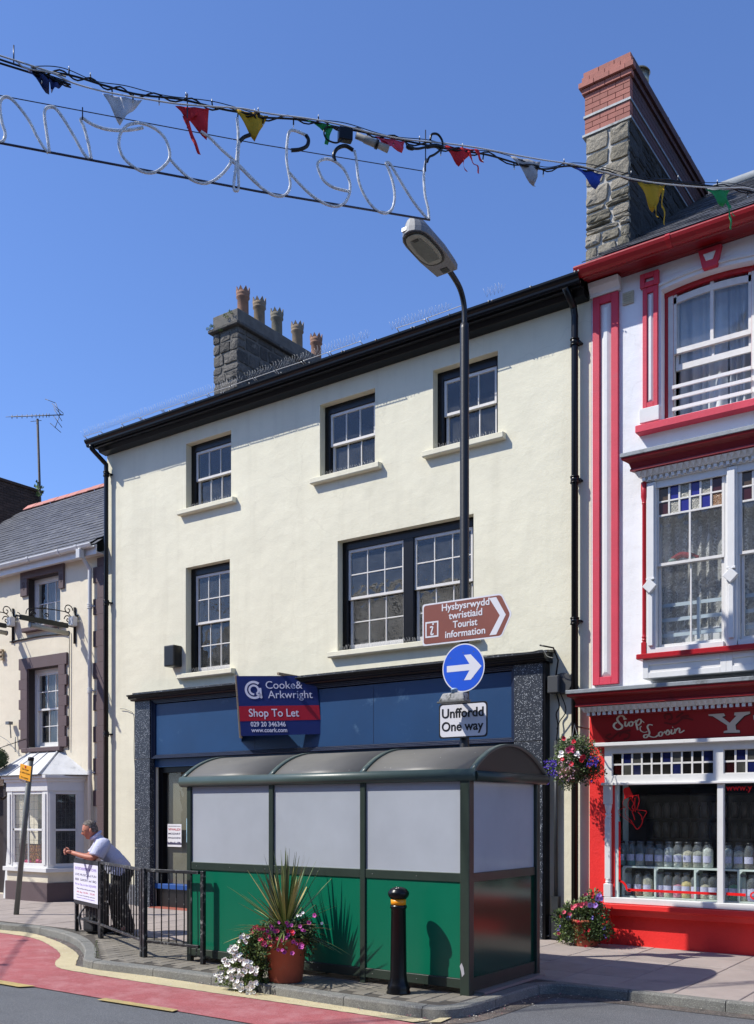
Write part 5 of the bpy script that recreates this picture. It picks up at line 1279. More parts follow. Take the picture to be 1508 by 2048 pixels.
# things seen in the bay
curtain(pb, b0+.1, b0+.42, .66, 2.1, 11.62, .03, .07, lace, seed=1, name='lace_curtain'); curtain(pb, -16.02, -15.72, .66, 2.1, 11.62, .03, .08, M('pale_curtain', '#b9b7ad', .9), seed=2)
B(b0+.1, bf-.05, 11.6, 11.62, .66, 1.08).build('patterned_screen', M('floral_fabric', '#7a3a2a', .9, .9, 22, dirt=('#caa24a', .5, .6, 30)), pb)
mb = MB()
for i in range(12): mb.ball((-16.3+ru(-.25, .25), 11.55, .70+ru(0, .06)), .045, 7)
mb.build('pink_flowers', flat('pink_bloom', '#d2416e'), pb, kind='stuff')
B(-17.0, -15.45, 12.15, 13.5, .0, 2.3).build('bay_interior', dark_in, pb)
# lead roof of the bay
O = [(-17.75, 12.0), (-17.25, 11.26), (-15.74, 11.26), (-15.15, 12.0)]; T = [(b0+.0, 12.0), (b0+.0, 11.97), (-16.10, 11.97), (-16.05, 12.0)]; zt_ = 2.90
mb = MB()
for i in range(3): mb.add([(O[i][0], O[i][1], 2.40), (O[i+1][0], O[i+1][1], 2.40), (T[i+1][0], T[i+1][1], zt_), (T[i][0], T[i][1], zt_)], [(0, 1, 2, 3)])
mb.build('bay_lead_roof', lead_lt, pb, recalc=False)
mb = MB()
for i in (1, 2): mb.tube([(O[i][0], O[i][1], 2.41), (T[i][0], T[i][1], zt_+.01)], .022, 8)
for f_ in (.33, .66):
    a = Vector(O[1]).lerp(Vector(O[2]), f_); b = Vector(T[1]).lerp(Vector(T[2]), f_); mb.tube([(a.x, a.y, 2.41), (b.x, b.y, zt_+.01)], .012, 6)
mb.build('lead_roll', lead_lt, pb)
mb = MB()
for i in range(3): mb.tube([(O[i][0], O[i][1]+.005, 2.40), (O[i+1][0], O[i+1][1]+.005, 2.40)], .012, 6)
mb.build('drip_edge', M('dirty_lead_edge', '#4a4a48', .7, .5, 12), pb)
MB().extr_x([(12.0, -.08), (11.965, -.08), (11.965, .36), (12.0, .38)], b1, PR).build('plinth', brownp, pb)
MB().extr_x([(12.0, -.08), (11.965, -.08), (11.965, .36), (12.0, .38)], -17.75, b0-.25).build('plinth', brownp, pb)
# raised letter, door bracket
text_part('lettering', 'E', .30, at(-1, 1320, 11.95), (1, 0, 0), (0, 0, 1), M('relief_letter_buff', '#b3a083', .8), pb, depth=.03, bold=.008, xs=.8)
MB().box(-17.75, -17.55, 11.85, 12.0, 0, 2.4).box(-19.1, -18.9, 11.85, 12, 0, 2.4).box(-19.2, -17.45, 11.7, 12, 2.4, 2.55).build('door_surround', brown2, pb, bevel=.01)
P = catmull([at(8, 1568, 11.6), at(14, 1578, 11.7), at(12, 1592, 11.75), at(4, 1598, 11.6), at(-4, 1594, 11.5)], 6); MB().tube(P, .025, 8).build('scroll_bracket', brown2, pb)
# cables and pipes on the pub
MB().tube(catmull([at(132, 1268, 11.96), at(120, 1268, 11.98), at(80, 1272, 11.98), at(45, 1279, 11.98), at(20, 1284, 11.98)], 6), .016, 6).tube([at(138.5, 1262, 11.97), at(138.5, 1370, 11.97), at(137.5, 1500, 11.97)], .009, 5).build('cable', blackpm, pb)
MB().tube(catmull([at(0, 1472, 11.9), at(16, 1482, 11.9), at(27, 1496, 11.85), at(40, 1512, 11.8)], 5), .006, 5).tube([at(30.5, 1474, 11.95), at(30.5, 1504, 11.95)], .012, 6).tube([at(20, 1446, 11.9), at(22, 1476, 11.9)], .012, 6).box(*[c for c in (at(18, 0, 11.9).x-.05, at(18, 0, 11.9).x+.06, 11.85, 11.95, Z(20, 1449, 11.9), Z(20, 1443, 11.9))]).build('camera_bracket', galv, pb)
# wrought iron sign brackets with lamps
def lamp_bracket(u, label):
    m0 = at(u, 1256, 11.96)
    g = thing('sign_bracket', label, 'bracket', m0); x, z = m0.x, m0.z
    MB().obox((x, 11.30, z+.02), (.03, 0, 0), (0, .52, 0), (0, 0, .045)).build('beam', M('olive_black_iron', '#23251f', .5, .2, 6), g, bevel=.006)
    mb = MB(); mb.tube([(x, 11.98, z+.40), (x, 11.98, z-.30)], .025, 8); mb.tube([(x-.11, 11.97, z+.22), (x+.11, 11.97, z+.22)], .02, 8); mb.tube([(x, 12.0, z+.02), (x, 10.72, z+.035)], .016, 8)
    P = [(x, 11.9-.16*math.sin(t*.35), z+.18+.16*math.cos(t*.35)-.16*0+.0) for t in range(5)]
    mb.tube(catmull([(x, 11.97, z+.02), (x, 11.85, z+.25), (x, 11.62, z+.28), (x, 11.2, z+.25), (x, 10.95, z+.2), (x, 10.9, z+.1)], 6), .010, 6)
    def spiral(cx, cy, cz, r, s=1): mb.tube([(cx, cy+s*r*(1-t/22)*math.cos(t*.42), cz+r*(1-t/22)*math.sin(t*.42)) for t in range(20)], .011, 6)
    spiral(x, 11.83, z+.33, .11); spiral(x, 11.83, z+.14, .09, -1); spiral(x, 11.05, z+.12, .06); spiral(x, 11.35, z+.14, .05, -1)
    for s_ in (-1, 1): mb.tube(catmull([(x, 10.8, z+.035), (x, 10.76, z+.035+s_*.05), (x, 10.72, z+.035+s_*.06)], 5), .008, 6)
    mb.ball((x, 10.70, z+.035), .022, 8); mb.build('ironwork', blackp, g)
    MB().tube([(x+.03, 11.80, z-.13), (x+.03, 10.98, z-.10)], .045, 14).build('lamp_tube', M('lamp_tube_plastic', '#a8a493', .4, .1, 8), g)
    MB().tube([(x+.03, 10.98, z-.10), (x+.03, 10.955, z-.10)], .05, 14).build('lamp_end_cap', galv, g); MB().tube([(x+.03, 11.80, z-.13), (x+.03, 11.82, z-.13)], .05, 14).build('lamp_end_cap', galv, g); MB().tube([(x+.03, 11.15, z-.1), (x, 11.15, z)], .01, 6).build('lamp_hanger', galv, g); MB().tube([(x+.03, 11.6, z-.12), (x, 11.6, z)], .01, 6).build('lamp_hanger', galv, g)
    B(x-.02, x+.12, 11.84, 11.96, z+.02, z+.2).build('switch_box', pvc_w, g, bevel=.01)
lamp_bracket(147.5, 'black wrought iron sign bracket with strip lamp beside the upper inn window')
lamp_bracket(24, 'black iron lamp bracket cut off by the left photo edge above the inn bay')
# far brick stack and aerial
bc = thing('brick_chimney_stack', 'dark sooty brick chimney stack behind the inn roof ridge', 'chimney', (-24.9, 16.5, 9))
MB().box(-25.6, -24.42, 15.2, 17.55, 7.5, 11.05).build('stack', brick_dk, bc)
bme2, _o = MB().box(-.011, .011, -.108, .108, -.033, .033).mesh('brick', brick_dk, .003, origin=Vector((0, 0, 0)))
z = 9.0; k = 0
while z < 11.0:
    y = 15.3 + (.11 if k % 2 else 0)
    while y < 17.5: inst('brick', bme2, (-24.415, y, z), bc); y += .222
    z += .075; k += 1
MB().box(-25.65, -24.36, 15.15, 17.6, 11.0, 11.08).build('capping', brick_dk, bc, bevel=.01)
ta = thing('tv_aerial', 'tall television aerial with a long comb of rods on a mast above the inn roof', 'aerial', atx(79, 1003, -24.3))
pm0, pm1 = atx(80.5, 1010, -24.3), atx(75, 838, -24.3)
rusty = M('rusty_mast', '#4c4744', .7, .3, 12, metal=.3)
MB().tube([pm0+Vector((0, 0, -.6)), pm0, pm1], .035, 8).build('mast', rusty, ta)
def ap_(u, v): return onplane(u, v, pm1)
mb = MB(); mb.tube([ap_(22, 833.5), ap_(127, 829.5)], .014, 6); 
for u in (24, 34, 44, 54, 64, 72, 79, 86, 93, 98): 
    c = ap_(u, 833.5-(u-22)*.04); mb.tube([c+Vector((.1, .14, .03)), c-Vector((.1, .14, .03))], .008, 5); mb.tube([c+Vector((0, 0, .05)), c-Vector((0, 0, .06))], .011, 5)
for a, b in (((90, 798), (111, 806)), ((111, 806), (120, 829)), ((120, 829), (110, 856)), ((104, 807), (127, 827)), ((107, 813), (124, 831)), ((108, 818), (124, 842)), ((106, 830), (124, 855)), ((100, 846), (122, 865)), ((61, 843), (83, 841))): mb.tube([ap_(*a), ap_(*b)], .009, 5)
mb.build('antenna', M('dull_aluminium', '#55524f', .5, metal=.4), ta)
# ================================================================== BUS SHELTER
S0, S1, SF, SB_ = -8.18, -4.52, 7.87, 9.25
bs = thing('bus_shelter', 'green bus shelter with barrel roof and frosted upper panels, seen from behind', 'bus shelter', ((S0+S1)/2, 8.5, 0))
frost, _t = newmat('frosted_panel'); _t.n.remove(_t.b)
_d = _t.new('ShaderNodeBsdfDiffuse'); _tl = _t.new('ShaderNodeBsdfTranslucent')
_c = _t.mix(_t.ramp(_t.noise(1.6, 4), [(.3, 0.), (.7, 1.)]), lin('#bdc3cb'), lin('#c8ced6')); _c = _t.mix(_t.ramp(_t.noise(3, 8, _t.pos((1, 1, .4)), rough=.8), [(.62, 0.), (.75, .25)]), _c, lin('#8b8a8e'))
_t.l.new(_c, _d.inputs[0]); _t.l.new(_c, _tl.inputs[0])
_m1 = _t.new('ShaderNodeMixShader'); _m1.inputs[0].default_value = .33; _t.l.new(_d.outputs[0], _m1.inputs[1]); _t.l.new(_tl.outputs[0], _m1.inputs[2])
_g = _t.new('ShaderNodeBsdfGlossy'); _g.inputs['Roughness'].default_value = .12; _f = _t.new('ShaderNodeFresnel'); _f.inputs[0].default_value = 1.45
_m2 = _t.new('ShaderNodeMixShader'); _t.l.new(_f.outputs[0], _m2.inputs[0]); _t.l.new(_m1.outputs[0], _m2.inputs[1]); _t.l.new(_g.outputs[0], _m2.inputs[2])
_t.l.new(_m2.outputs[0], _t.n['Material Output'].inputs[0])
px_ = [S0, X(545, SF), X(728, SF), S1]
ZH = 2.02
def spost(x, y, w=.032, z1=ZH): return B(x-w, x+w, y-w*.9, y+w*.9, -.005, z1).build('post', frameg, bs, bevel=.004)
for x in px_[:-1]: spost(x, SF)
spost(S1-.02, SF, .05); spost(S1-.0, SB_, .04); spost(S0, SB_, .04); spost(px_[1], SB_, .03); spost(px_[2], SB_, .03)
for a, b in zip(px_, px_[1:]):
    x0, x1 = a+.033, b-.033 - (.04 if b == S1 else 0)
    B(x0, x1, SF-.022, SF+.022, 1.045, 1.13).build('middle_rail', frameg, bs, bevel=.003); B(x0, x1, SF-.022, SF+.022, .055, .145).build('bottom_rail', frameg, bs, bevel=.003); B(x0, x1, SF-.022, SF+.022, 1.985, 2.03).build('head_rail', frameg, bs)
    B(x0, x1, SF-.006, SF, 1.13, 1.985).build('frosted_panel', frost, bs); B(x0, x1, SF-.010, SF, .145, 1.045).build('green_panel', greenp, bs)
    B(x0+.002, x1-.002, SF-.016, SF-.010, .145, .150).build('glazing_bead', frameg, bs); B(x0+.002, x1-.002, SF-.014, SF-.006, 1.128, 1.133).build('glazing_bead', flat('worn_bead', '#8b928c'), bs)
mb = MB()
for a, b in zip(px_, px_[1:]):
    for z in (1.088, .10, 2.005):
        k = a+.12
        while k < b-.08: mb.tube([(k, SF-.022, z), (k, SF-.026, z)], .006, 6); k += .52
mb.build('screws', M('zinc_screw', '#8f918c', .4, metal=.6), bs, kind='stuff')
gp2 = M('end_green_panel', '#0d3b2c', .14, .1, 2, .02, 6, spec=.6)
for x, s in ((S1, 1), (S0, -1)):
    y0, y1 = SF+.045, SB_-.036
    B(x-.02, x+.02, y0, y1, 1.045, 1.13).build('middle_rail', frameg, bs, bevel=.003); B(x-.02, x+.02, y0, y1, .03, .15).build('bottom_rail', frameg, bs, bevel=.003)
    B(x-.003, x+.003, y0, y1, 1.13, 2.0).build('frosted_panel', frost, bs); B(x-.004, x+.004, y0, y1, .15, 1.045).build('green_panel', gp2, bs)
B(S1-.03, S1+.11, SF+.1, SB_, -.004, .02).build('base_plate', M('aluminium_threshold', '#8e8b88', .5, metal=.3), bs)
# roof : barrel vault, ribs, rounded edge gutter, end panels
RF, RBk = SF-.035, SB_+.10; cy = (RF+RBk)/2; hw = (RBk-RF)/2; rise_ = .27; RR = (hw*hw+rise_*rise_)/(2*rise_); zc0 = 2.085+rise_-RR; a_ = math.asin(hw/RR)
def vault(x0, x1, off, th, mat, name, n=18):
    mb = MB(); vs = []
    for i in range(n+1):
        t = -a_+2*a_*i/n
        for x in (x0, x1):
            for r in (RR+off, RR+off-th): vs.append((x, cy+r*math.sin(t), zc0+r*math.cos(t)))
    fs = []
    for i in range(n):
        b = 4*i; fs += [(b, b+2, b+6, b+4), (b+1, b+5, b+7, b+3), (b, b+4, b+5, b+1), (b+2, b+3, b+7, b+6)]
    fs += [(0, 1, 3, 2), (4*n, 4*n+2, 4*n+3, 4*n+1)]
    mb.add(vs, fs, 0, False); o = mb.build(name, mat, bs)
    for p_ in o.data.polygons: p_.use_smooth = abs(p_.normal.x) < .5
    return o
ex0, ex1 = S0-.115, S1+.09
rx = [ex0, px_[1], px_[2], ex1]
for a, b in zip(rx, rx[1:]): vault(a+.002, b-.002, 0, .008, roofg, 'roof_sheet')
for i, x in enumerate(rx): 
    w = .03; xx = x+(w if i == 0 else (-w if i == 3 else 0)); vault(xx-w, xx+w, .014, .014, edgeg, 'roof_rib')
mb = MB()
def edge_run(y, sgn): mb.prism([(ex0, y+sgn*.045*math.cos(a)*1.0, 2.045+.058*math.sin(a)) for a in [math.radians(d) for d in range(0, 360, 24)]], (ex1-ex0, 0, 0), 0, True)
edge_run(RF, -1); edge_run(RBk, 1); mb.build('edge_gutter', edgeg, bs)
for x, s in ((ex1, 1), (ex0, -1)):
    pts = [(x-s*.03, cy+(RR-.01)*math.sin(t), zc0+(RR-.01)*math.cos(t)) for t in [(-a_+2*a_*i/16) for i in range(17)]] + [(x-s*.03, RBk, 2.0), (x-s*.03, RF, 2.0)]
    MB().prism(pts, (-s*.012, 0, 0)).build('end_panel', M('dark_end_panel', '#1d221f', .4), bs)
    MB().tube([(x-s*.02, RF, 2.035), (x-s*.02, RBk, 2.035)], .052, 14).build('end_beam', frameg, bs)
B(ex0+.04, ex1-.04, RF, RBk, 2.035, 2.05).build('soffit', M('shelter_soffit', '#3a3d3a', .7), bs) if False else None
# bench and pasted papers inside
B(S0+.3, S1-.4, SF+.12, SF+.38, .48, .52).build('bench', frameg, bs, bevel=.005)
for x in (S0+.5, (S0+S1)/2, S1-.6): B(x-.02, x+.02, SF+.2, SF+.24, 0, .48).build('bench_leg', frameg, bs)
def pinned(u0, u1, v0, v1, lab):
    a = at(u0, v0, SF+.006); b = at(u1, v1, SF+.006); o = B(a.x, b.x, SF+.004, SF+.007, b.z, a.z).build('paper_notice', flat('white_paper', '#d5d5d2', .8)); tag(o, lab, 'notice')
pinned(447, 470, 1646, 1698, 'small paper notice faintly visible behind the left frosted shelter panel'); pinned(494, 520, 1615, 1668, 'upright paper notice near the first post behind the left frosted panel'); pinned(609, 671, 1623, 1740, 'large paper notice behind the middle frosted shelter panel')
a = at(936, 1930, SF-.05)
MB().prism([(S1-.045, SF-.0465, .17), (S1-.02, SF-.0465, .2), (S1-.03, SF-.0465, .26), (S1-.05, SF-.0465, .3), (S1-.07, SF-.0465, .27), (S1-.055, SF-.0465, .22)], (0, -.0015, 0)).build('torn_sticker', flat('torn_sticker', '#a9a8ad'), bs)

# ================================================================== LAMP COLUMN AND ITS SIGNS
LX, LY = at(929, 1490, 9.72).x, 9.72
lp = thing('street_lamp', 'tall black street lamp column rising behind the bus shelter', 'street lamp', (LX, LY, 0))
MB().lathe([(.085, 0), (.085, 1.5), (.075, 1.6), (.062, 1.65), (.058, 7.1), (.052, 7.16), (.0, 7.17)][:0] or [(.085, 0), (.085, 1.5), (.075, 1.6), (.055, 1.65), (.052, 7.25), (.046, 7.31), (.0, 7.32)], (LX, LY, 0), 20).build('column', blackpm, lp)
zt_l = EYE+(HV-650)*(LY/ray(920)[1])
arm = catmull([(LX, LY, 7.2), (LX, LY, 7.42), (LX, LY-.02, 7.55), (LX, LY-.10, 7.67), (LX, LY-.24, 7.74), (LX, LY-.42, 7.79)], 6)
MB().tube(arm, .031, 12).build('arm', blackpm, lp)
d = Vector((0, -.992, .12)).normalized(); nup = Vector((0, .12, .992)).normalized(); sx = Vector((1, 0, 0)); hc = Vector((LX, LY-.40, 7.80))
def hp(s, w, h): return hc + d*s*1.27 + sx*w*1.08 + nup*h*1.1
def outline(inset, front=.60, back=-.02, wd=.155):
    P = []
    w = wd-inset
    P.append((back+inset, -w*.80)); P.append((back+inset, w*.80)); P.append((.22, w))
    for k in range(9):
        t = math.pi/2 - math.pi*k/8; P.append((front-w*1.0+ (w*1.0-inset*.2)*math.cos(t), w*math.sin(t)))
    P.append((.22, -w)); return P
lev = [(.0, -.075), (0.0, -.02), (.02, .02), (.055, .065), (.10, .085)]
O = [[hp(s, w, h) for s, w in outline(i)] for i, h in lev]; n = len(O[0]); mb = MB()
vs = [p for r in O for p in r]; fs = [tuple(range(n)), tuple((len(O)-1)*n+k for k in reversed(range(n)))]
for r in range(len(O)-1): fs += [(r*n+k, r*n+(k+1) % n, (r+1)*n+(k+1) % n, (r+1)*n+k) for k in range(n)]
mb.add(vs, fs); head = mb.build('lamp_head', lamp_grey, lp, bevel=.006)
# bowl (glass), rim and gear seen from below
def bowl(front, back, wd, h0, h1, mat, name, seg=True):
    P = []
    for k in range(24):
        a = 2*math.pi*k/24; P.append(hp((front+back)/2+(front-back)/2*math.copysign(abs(math.cos(a))**.7, math.cos(a)), wd*math.copysign(abs(math.sin(a))**.7, math.sin(a)), h0))
    return MB().prism(P, nup*(h1-h0)).build(name, mat, head)
bowl(.585, .13, .138, -.083, -.07, M('lamp_gasket', '#2b2c2a', .6), 'gasket'); bowl(.56, .155, .118, -.092, -.078, M('lamp_bowl', '#8e9086', .25, .1, 9, spec=.6), 'bowl'); 
MB().prism([hp(.50, -.06, -.0935), hp(.50, .06, -.0935), hp(.36, .085, -.0935), hp(.2, .07, -.0935), hp(.2, -.07, -.0935), hp(.36, -.085, -.0935)], nup*.002).build('reflector', M('lamp_reflector', '#5f655f', .3, .25, 8, spec=.6), head)
MB().prism([hp(.505, -.04, -.095), hp(.505, .04, -.095), hp(.475, .025, -.095), hp(.475, -.025, -.095)], nup*.002).build('lamp_socket', blackpm, head)
MB().prism([hp(.0, -.03, -.08), hp(.0, .05, -.08), hp(.06, .05, -.08), hp(.06, -.03, -.08)], nup*.01).build('clamp', blackpm, head); MB().obox(hp(.588, -.06, -.03), d*.012, sx*.03, nup*.02).build('clip', whitep, head)
signw = flat('sign_white', '#d4d3d8', .4); signback = galv
def signpt(u, v, y): return at(u, v, y)
# tourist information
ty = LY-.10
def rounded(P, r, n=5):
    out = []; N = len(P)
    for i in range(N):
        a, b, c = Vector(P[i-1]), Vector(P[i]), Vector(P[(i+1) % N]); p = b+(a-b).normalized()*r; q = b+(c-b).normalized()*r
        for k in range(n+1): t = k/n; out.append(p*(1-t)**2+b*2*t*(1-t)+q*t*t)
    return out
tpx = [(845, 1206), (1003, 1190), (1024, 1229), (1001, 1276), (845, 1291)]
TP = [signpt(u, v, ty) for u, v in tpx]
zA = (TP[0].z+TP[1].z)/2; zB = (TP[3].z+TP[4].z)/2; x0t = TP[0].x; x1t = TP[1].x; xt = TP[2].x; zM = (zA+zB)/2
def tsh(inset): return rounded([Vector((x0t+inset, 0, zA-inset)), Vector((x1t-inset*.4, 0, zA-inset)), Vector((xt-inset*1.3, 0, zM)), Vector((x1t-inset*.4, 0, zB+inset)), Vector((x0t+inset, 0, zB+inset))], .035)
ts = thing('tourist_information_sign', 'brown arrow shaped tourist information sign with white border on the lamp column', 'sign', (LX, ty, zM))
MB().prism([p+Vector((0, ty, 0)) for p in tsh(0)], (0, .004, 0)).build('plate', signw, ts)
brownsign = M('sign_brown', '#7d4438', .45, .07, 5, speck=('#4a2a22', 7, .035)); MB().prism([p+Vector((0, ty-.0015, 0)) for p in tsh(.018)], (0, .001, 0)).build('brown_face', brownsign, ts)
cw = .085; hh = (zA-zB)/2-.035; xc = xt-.075
MB().prism([(xc-.175-cw+.05, ty-.003, zM+hh), (xc-.175+.055, ty-.003, zM+hh), (xc, ty-.003, zM), (xc-.12, ty-.003, zM-hh), (xc-.12-cw+.0, ty-.003, zM-hh), (xc-cw+.01, ty-.003, zM)], (0, .001, 0)).build('chevron', signw, ts)
def txt(body, size, x, z, y, mat, par, xs=1, bold=.003, al='CENTER', shear=0): return text_part('lettering', body, size, (x, y, z), (1, 0, 0), (0, 0, 1), mat, par, align=al, xs=xs, bold=bold, shear=shear)
xm_ = at(932, 0, ty).x
for i, (w, dx_t) in enumerate((('Hysbysrwydd', .0), ('twristiaid', .01), ('Tourist', .0), ('information', -.005))): text_part('lettering', w, .112, (at((883, 898, 906, 890)[i], 0, ty).x, ty-.003, zA-.108-i*.105), (1, 0, 0), (0, 0, 1), signw, ts, bold=.0018, fit=at((978, 965, 955, 970)[i], 0, ty).x-at((883, 898, 906, 890)[i], 0, ty).x)
ib = MB(); xi0, xi1 = at(851, 0, ty).x, at(877, 0, ty).x; zi0, zi1 = zB+.09, zB+.275
frame_rect(ib, xi0, xi1, zi0, zi1, ty-.0035, ty-.002, .018); ib.build('symbol_frame', signw, ts); ic = Vector(((xi0+xi1)/2, ty-.003, (zi0+zi1)/2)); mb = MB(); ribbon(mb, [ic+Vector(q) for q in ((-.025, 0, .025), (.0, 0, .03), (.012, 0, .02), (-.005, 0, -.03), (-.01, 0, -.055), (.01, 0, -.06), (.022, 0, -.048))], .018, (0, -1, 0), n=5); mb.build('information_symbol', signw, ts, recalc=False)
MB().tube([ic+Vector((.018, 0, .06)), ic+Vector((.018, -.002, .06))], .012, 10).build('symbol_dot', signw, ts)
for z in (zA-.1, zB+.1): MB().tube([(LX, LY, z-.02), (LX, LY, z+.02)], .068, 14).box(LX-.2, LX+.2, ty+.004, ty+.03, z-.012, z+.012).build('bracket', galv, ts)
# blue arrow disc
dc = signpt(926.5, 1335.5, ty-.01); rdisc = .5*(signpt(973, 1335, ty).x-signpt(880, 1335, ty).x)*1.0
rdisc = (signpt(926, 1287, ty).z-signpt(926, 1384, ty).z)/2
ds = thing('blue_arrow_sign', 'round blue sign with a white arrow pointing right on the lamp column', 'sign', dc)
def disc(r, y, th): return MB().prism([(dc.x+r*math.cos(2*math.pi*k/48), y, dc.z+r*math.sin(2*math.pi*k/48)) for k in range(48)], (0, th, 0))
disc(rdisc, dc.y, .004).build('plate', signw, ds); disc(rdisc*.95, dc.y-.0015, .001).build('blue_face', M('sign_blue', '#1350c4', .4, .06, 4), ds)
ar = [(-.78, .13), (.30, .13), (.04, .52), (.36, .52), (.86, .0), (.36, -.52), (.04, -.52), (.30, -.13), (-.78, -.13)]
poly_on('arrow', ar, signw, lambda x, y, o: Vector((dc.x+x*rdisc, dc.y-.003, dc.z+y*rdisc)), 0, ds)
mb = MB()
for x, y in ((-.6, .45), (.0, .62), (.5, .62), (-.6, -.5), (0, -.5), (.5, -.45)): mb.tube([(dc.x+x*rdisc, dc.y-.002, dc.z+y*rdisc), (dc.x+x*rdisc, dc.y-.004, dc.z+y*rdisc)], .006, 8)
mb.build('rivet', galv, ds); MB().tube([(LX, LY, dc.z-.02), (LX, LY, dc.z+.02)], .068, 14).build('bracket', galv, ds)
# sign lantern
lc = at(912, 1394, LY-.30)
sl = thing('sign_lantern', 'dirty grey sign lantern on an arm between the blue disc and the one way plate', 'sign light', lc)
mb = MB(); mb.prism([(lc.x-.21, lc.y-.05, lc.z-.045), (lc.x+.13, lc.y-.05, lc.z-.045), (lc.x+.11, lc.y-.03, lc.z+.05), (lc.x-.16, lc.y-.03, lc.z+.05)], (0, .12, 0)); mb.build('housing', M('grimy_housing', '#9b9a98', .8, .3, 18, .4, 30, dirt=('#4f504d', .5, .6, 22)), sl, bevel=.02, seg=2)
MB().box(lc.x-.22, lc.x+.14, lc.y-.055, lc.y+.075, lc.z-.062, lc.z-.045).build('rim', M('lantern_rim', '#5a5b58', .5), sl, bevel=.004)
MB().lathe([(.035, .04), (.035, .075), (.045, .08), (.03, .10), (0, .105)], (lc.x-.02, lc.y, lc.z), 12).build('photocell', M('photocell_blue', '#8aa6c4', .3), sl)
MB().tube([(lc.x+.08, lc.y, lc.z-.02), (LX, LY-.05, lc.z-.03), (LX, LY, lc.z-.03)], .02, 8).tube([(LX, LY, lc.z-.07), (LX, LY, lc.z+.0)], .07, 14).build('arm', galv, sl)
# one way plate
oy = LY-.09
a = at(878, 1409, oy); b = at(975, 1401, oy); c_ = at(879, 1478, oy); d_ = at(973, 1473, oy)
ox0, ox1, oz1, oz0 = a.x, b.x, (a.z+b.z)/2, (c_.z+d_.z)/2
ow = thing('one_way_sign', 'white one way plate with black border in two languages on the lamp column', 'sign', (LX, oy, (oz0+oz1)/2))
def rr(i): return [Vector((p.x, oy, p.z)) for p in rounded([Vector((ox0+i, 0, oz1-i)), Vector((ox1-i, 0, oz1-i)), Vector((ox1-i, 0, oz0+i)), Vector((ox0+i, 0, oz0+i))], .045)]
MB().prism(rr(0), (0, .004, 0)).build('plate', flat('sign_black', '#15161a', .4), ow); MB().prism([p+Vector((0, -.0015, 0)) for p in rr(.017)], (0, .001, 0)).build('white_face', signw, ow)
for w_, z_ in (('Unffordd', oz1-.165), ('One way', oz0+.085)): text_part('lettering', w_, .15, (ox0+.035, oy-.003, z_), (1, 0, 0), (0, 0, 1), flat('sign_black', '#15161a'), ow, bold=.003, fit=(ox1-ox0)*.86)
MB().tube([(LX, LY, (oz0+oz1)/2-.02), (LX, LY, (oz0+oz1)/2+.02)], .068, 14).build('bracket', galv, ow)

# ================================================================== BOLLARD
bo = gr(797, 1986)
bl = thing('bollard', 'black cast bollard with an orange reflective band near the kerb corner', 'bollard', bo)
hB = 1.0
MB().lathe([(.115, 0), (.115, .012), (.105, .03), (.11, .05), (.095, .085), (.083, .12), (.078, .16), (.076, .3), (.070, .79), (.079, .80), (.079, .822), (.070, .826), (.070, .886), (.080, .89), (.097, .915), (.101, .935), (.097, .953), (.084, .966), (.082, .972), (.06, .986), (.03, .996), (0, .998)], bo, 32).build('body', blackp, bl)
MB().lathe([(.0715, .829), (.0715, .884)], bo, 32).build('reflective_band', orange_m, bl, recalc=True)

# ================================================================== GUARD RAILING
FP = [gr(153.5, 1861.5), gr(201.5, 1876.5), gr(287, 1914), gr(406, 1928.5)]
gr_ = thing('guard_railing', 'worn black pedestrian guard railing of three panels at the kerb', 'railing', FP[2])
RH = 1.04
for i, p in enumerate(FP):
    d = (FP[min(i+1, 3)]-FP[max(i-1, 0)]).normalized(); nrm = Vector((-d.y, d.x, 0)); off = d*.035 if i in (1, 2) else Vector((0, 0, 0))
    for s_ in ((-1, 1) if i in (1, 2) else (0,)):
        MB().obox(p+off*s_+Vector((0, 0, RH/2)), d*.024, nrm*.024, (0, 0, RH/2)).build('post', railp, gr_, bevel=.003)
def rail_panel(a, b):
    d = (b-a); L = d.length; d.normalize(); nrm = Vector((-d.y, d.x, 0)); a = a+d*(.035+.025); b = b-d*(.035+.025); L = (b-a).length; m = (a+b)/2
    MB().obox(m+Vector((0, 0, RH-.02)), d*(L/2), nrm*.021, (0, 0, .018)).build('top_rail', railp, gr_, bevel=.003)
    MB().obox(m+Vector((0, 0, .19)), d*(L/2), nrm*.018, (0, 0, .016)).build('bottom_rail', railp, gr_, bevel=.003)
    n = max(3, int(L/.112))
    for k in range(1, n):
        p = a.lerp(b, k/n); bow = ru(-.012, .012) if rnd() < .35 else 0; MB().tube(catmull([p+Vector((0, 0, .2)), p+d*bow+Vector((0, 0, .45)), p+d*bow*.3+Vector((0, 0, .8)), p+Vector((0, 0, RH-.035))], 3), .0075, 6).build('bar', railp, gr_)
for a, b in zip(FP, FP[1:]): rail_panel(a, b)
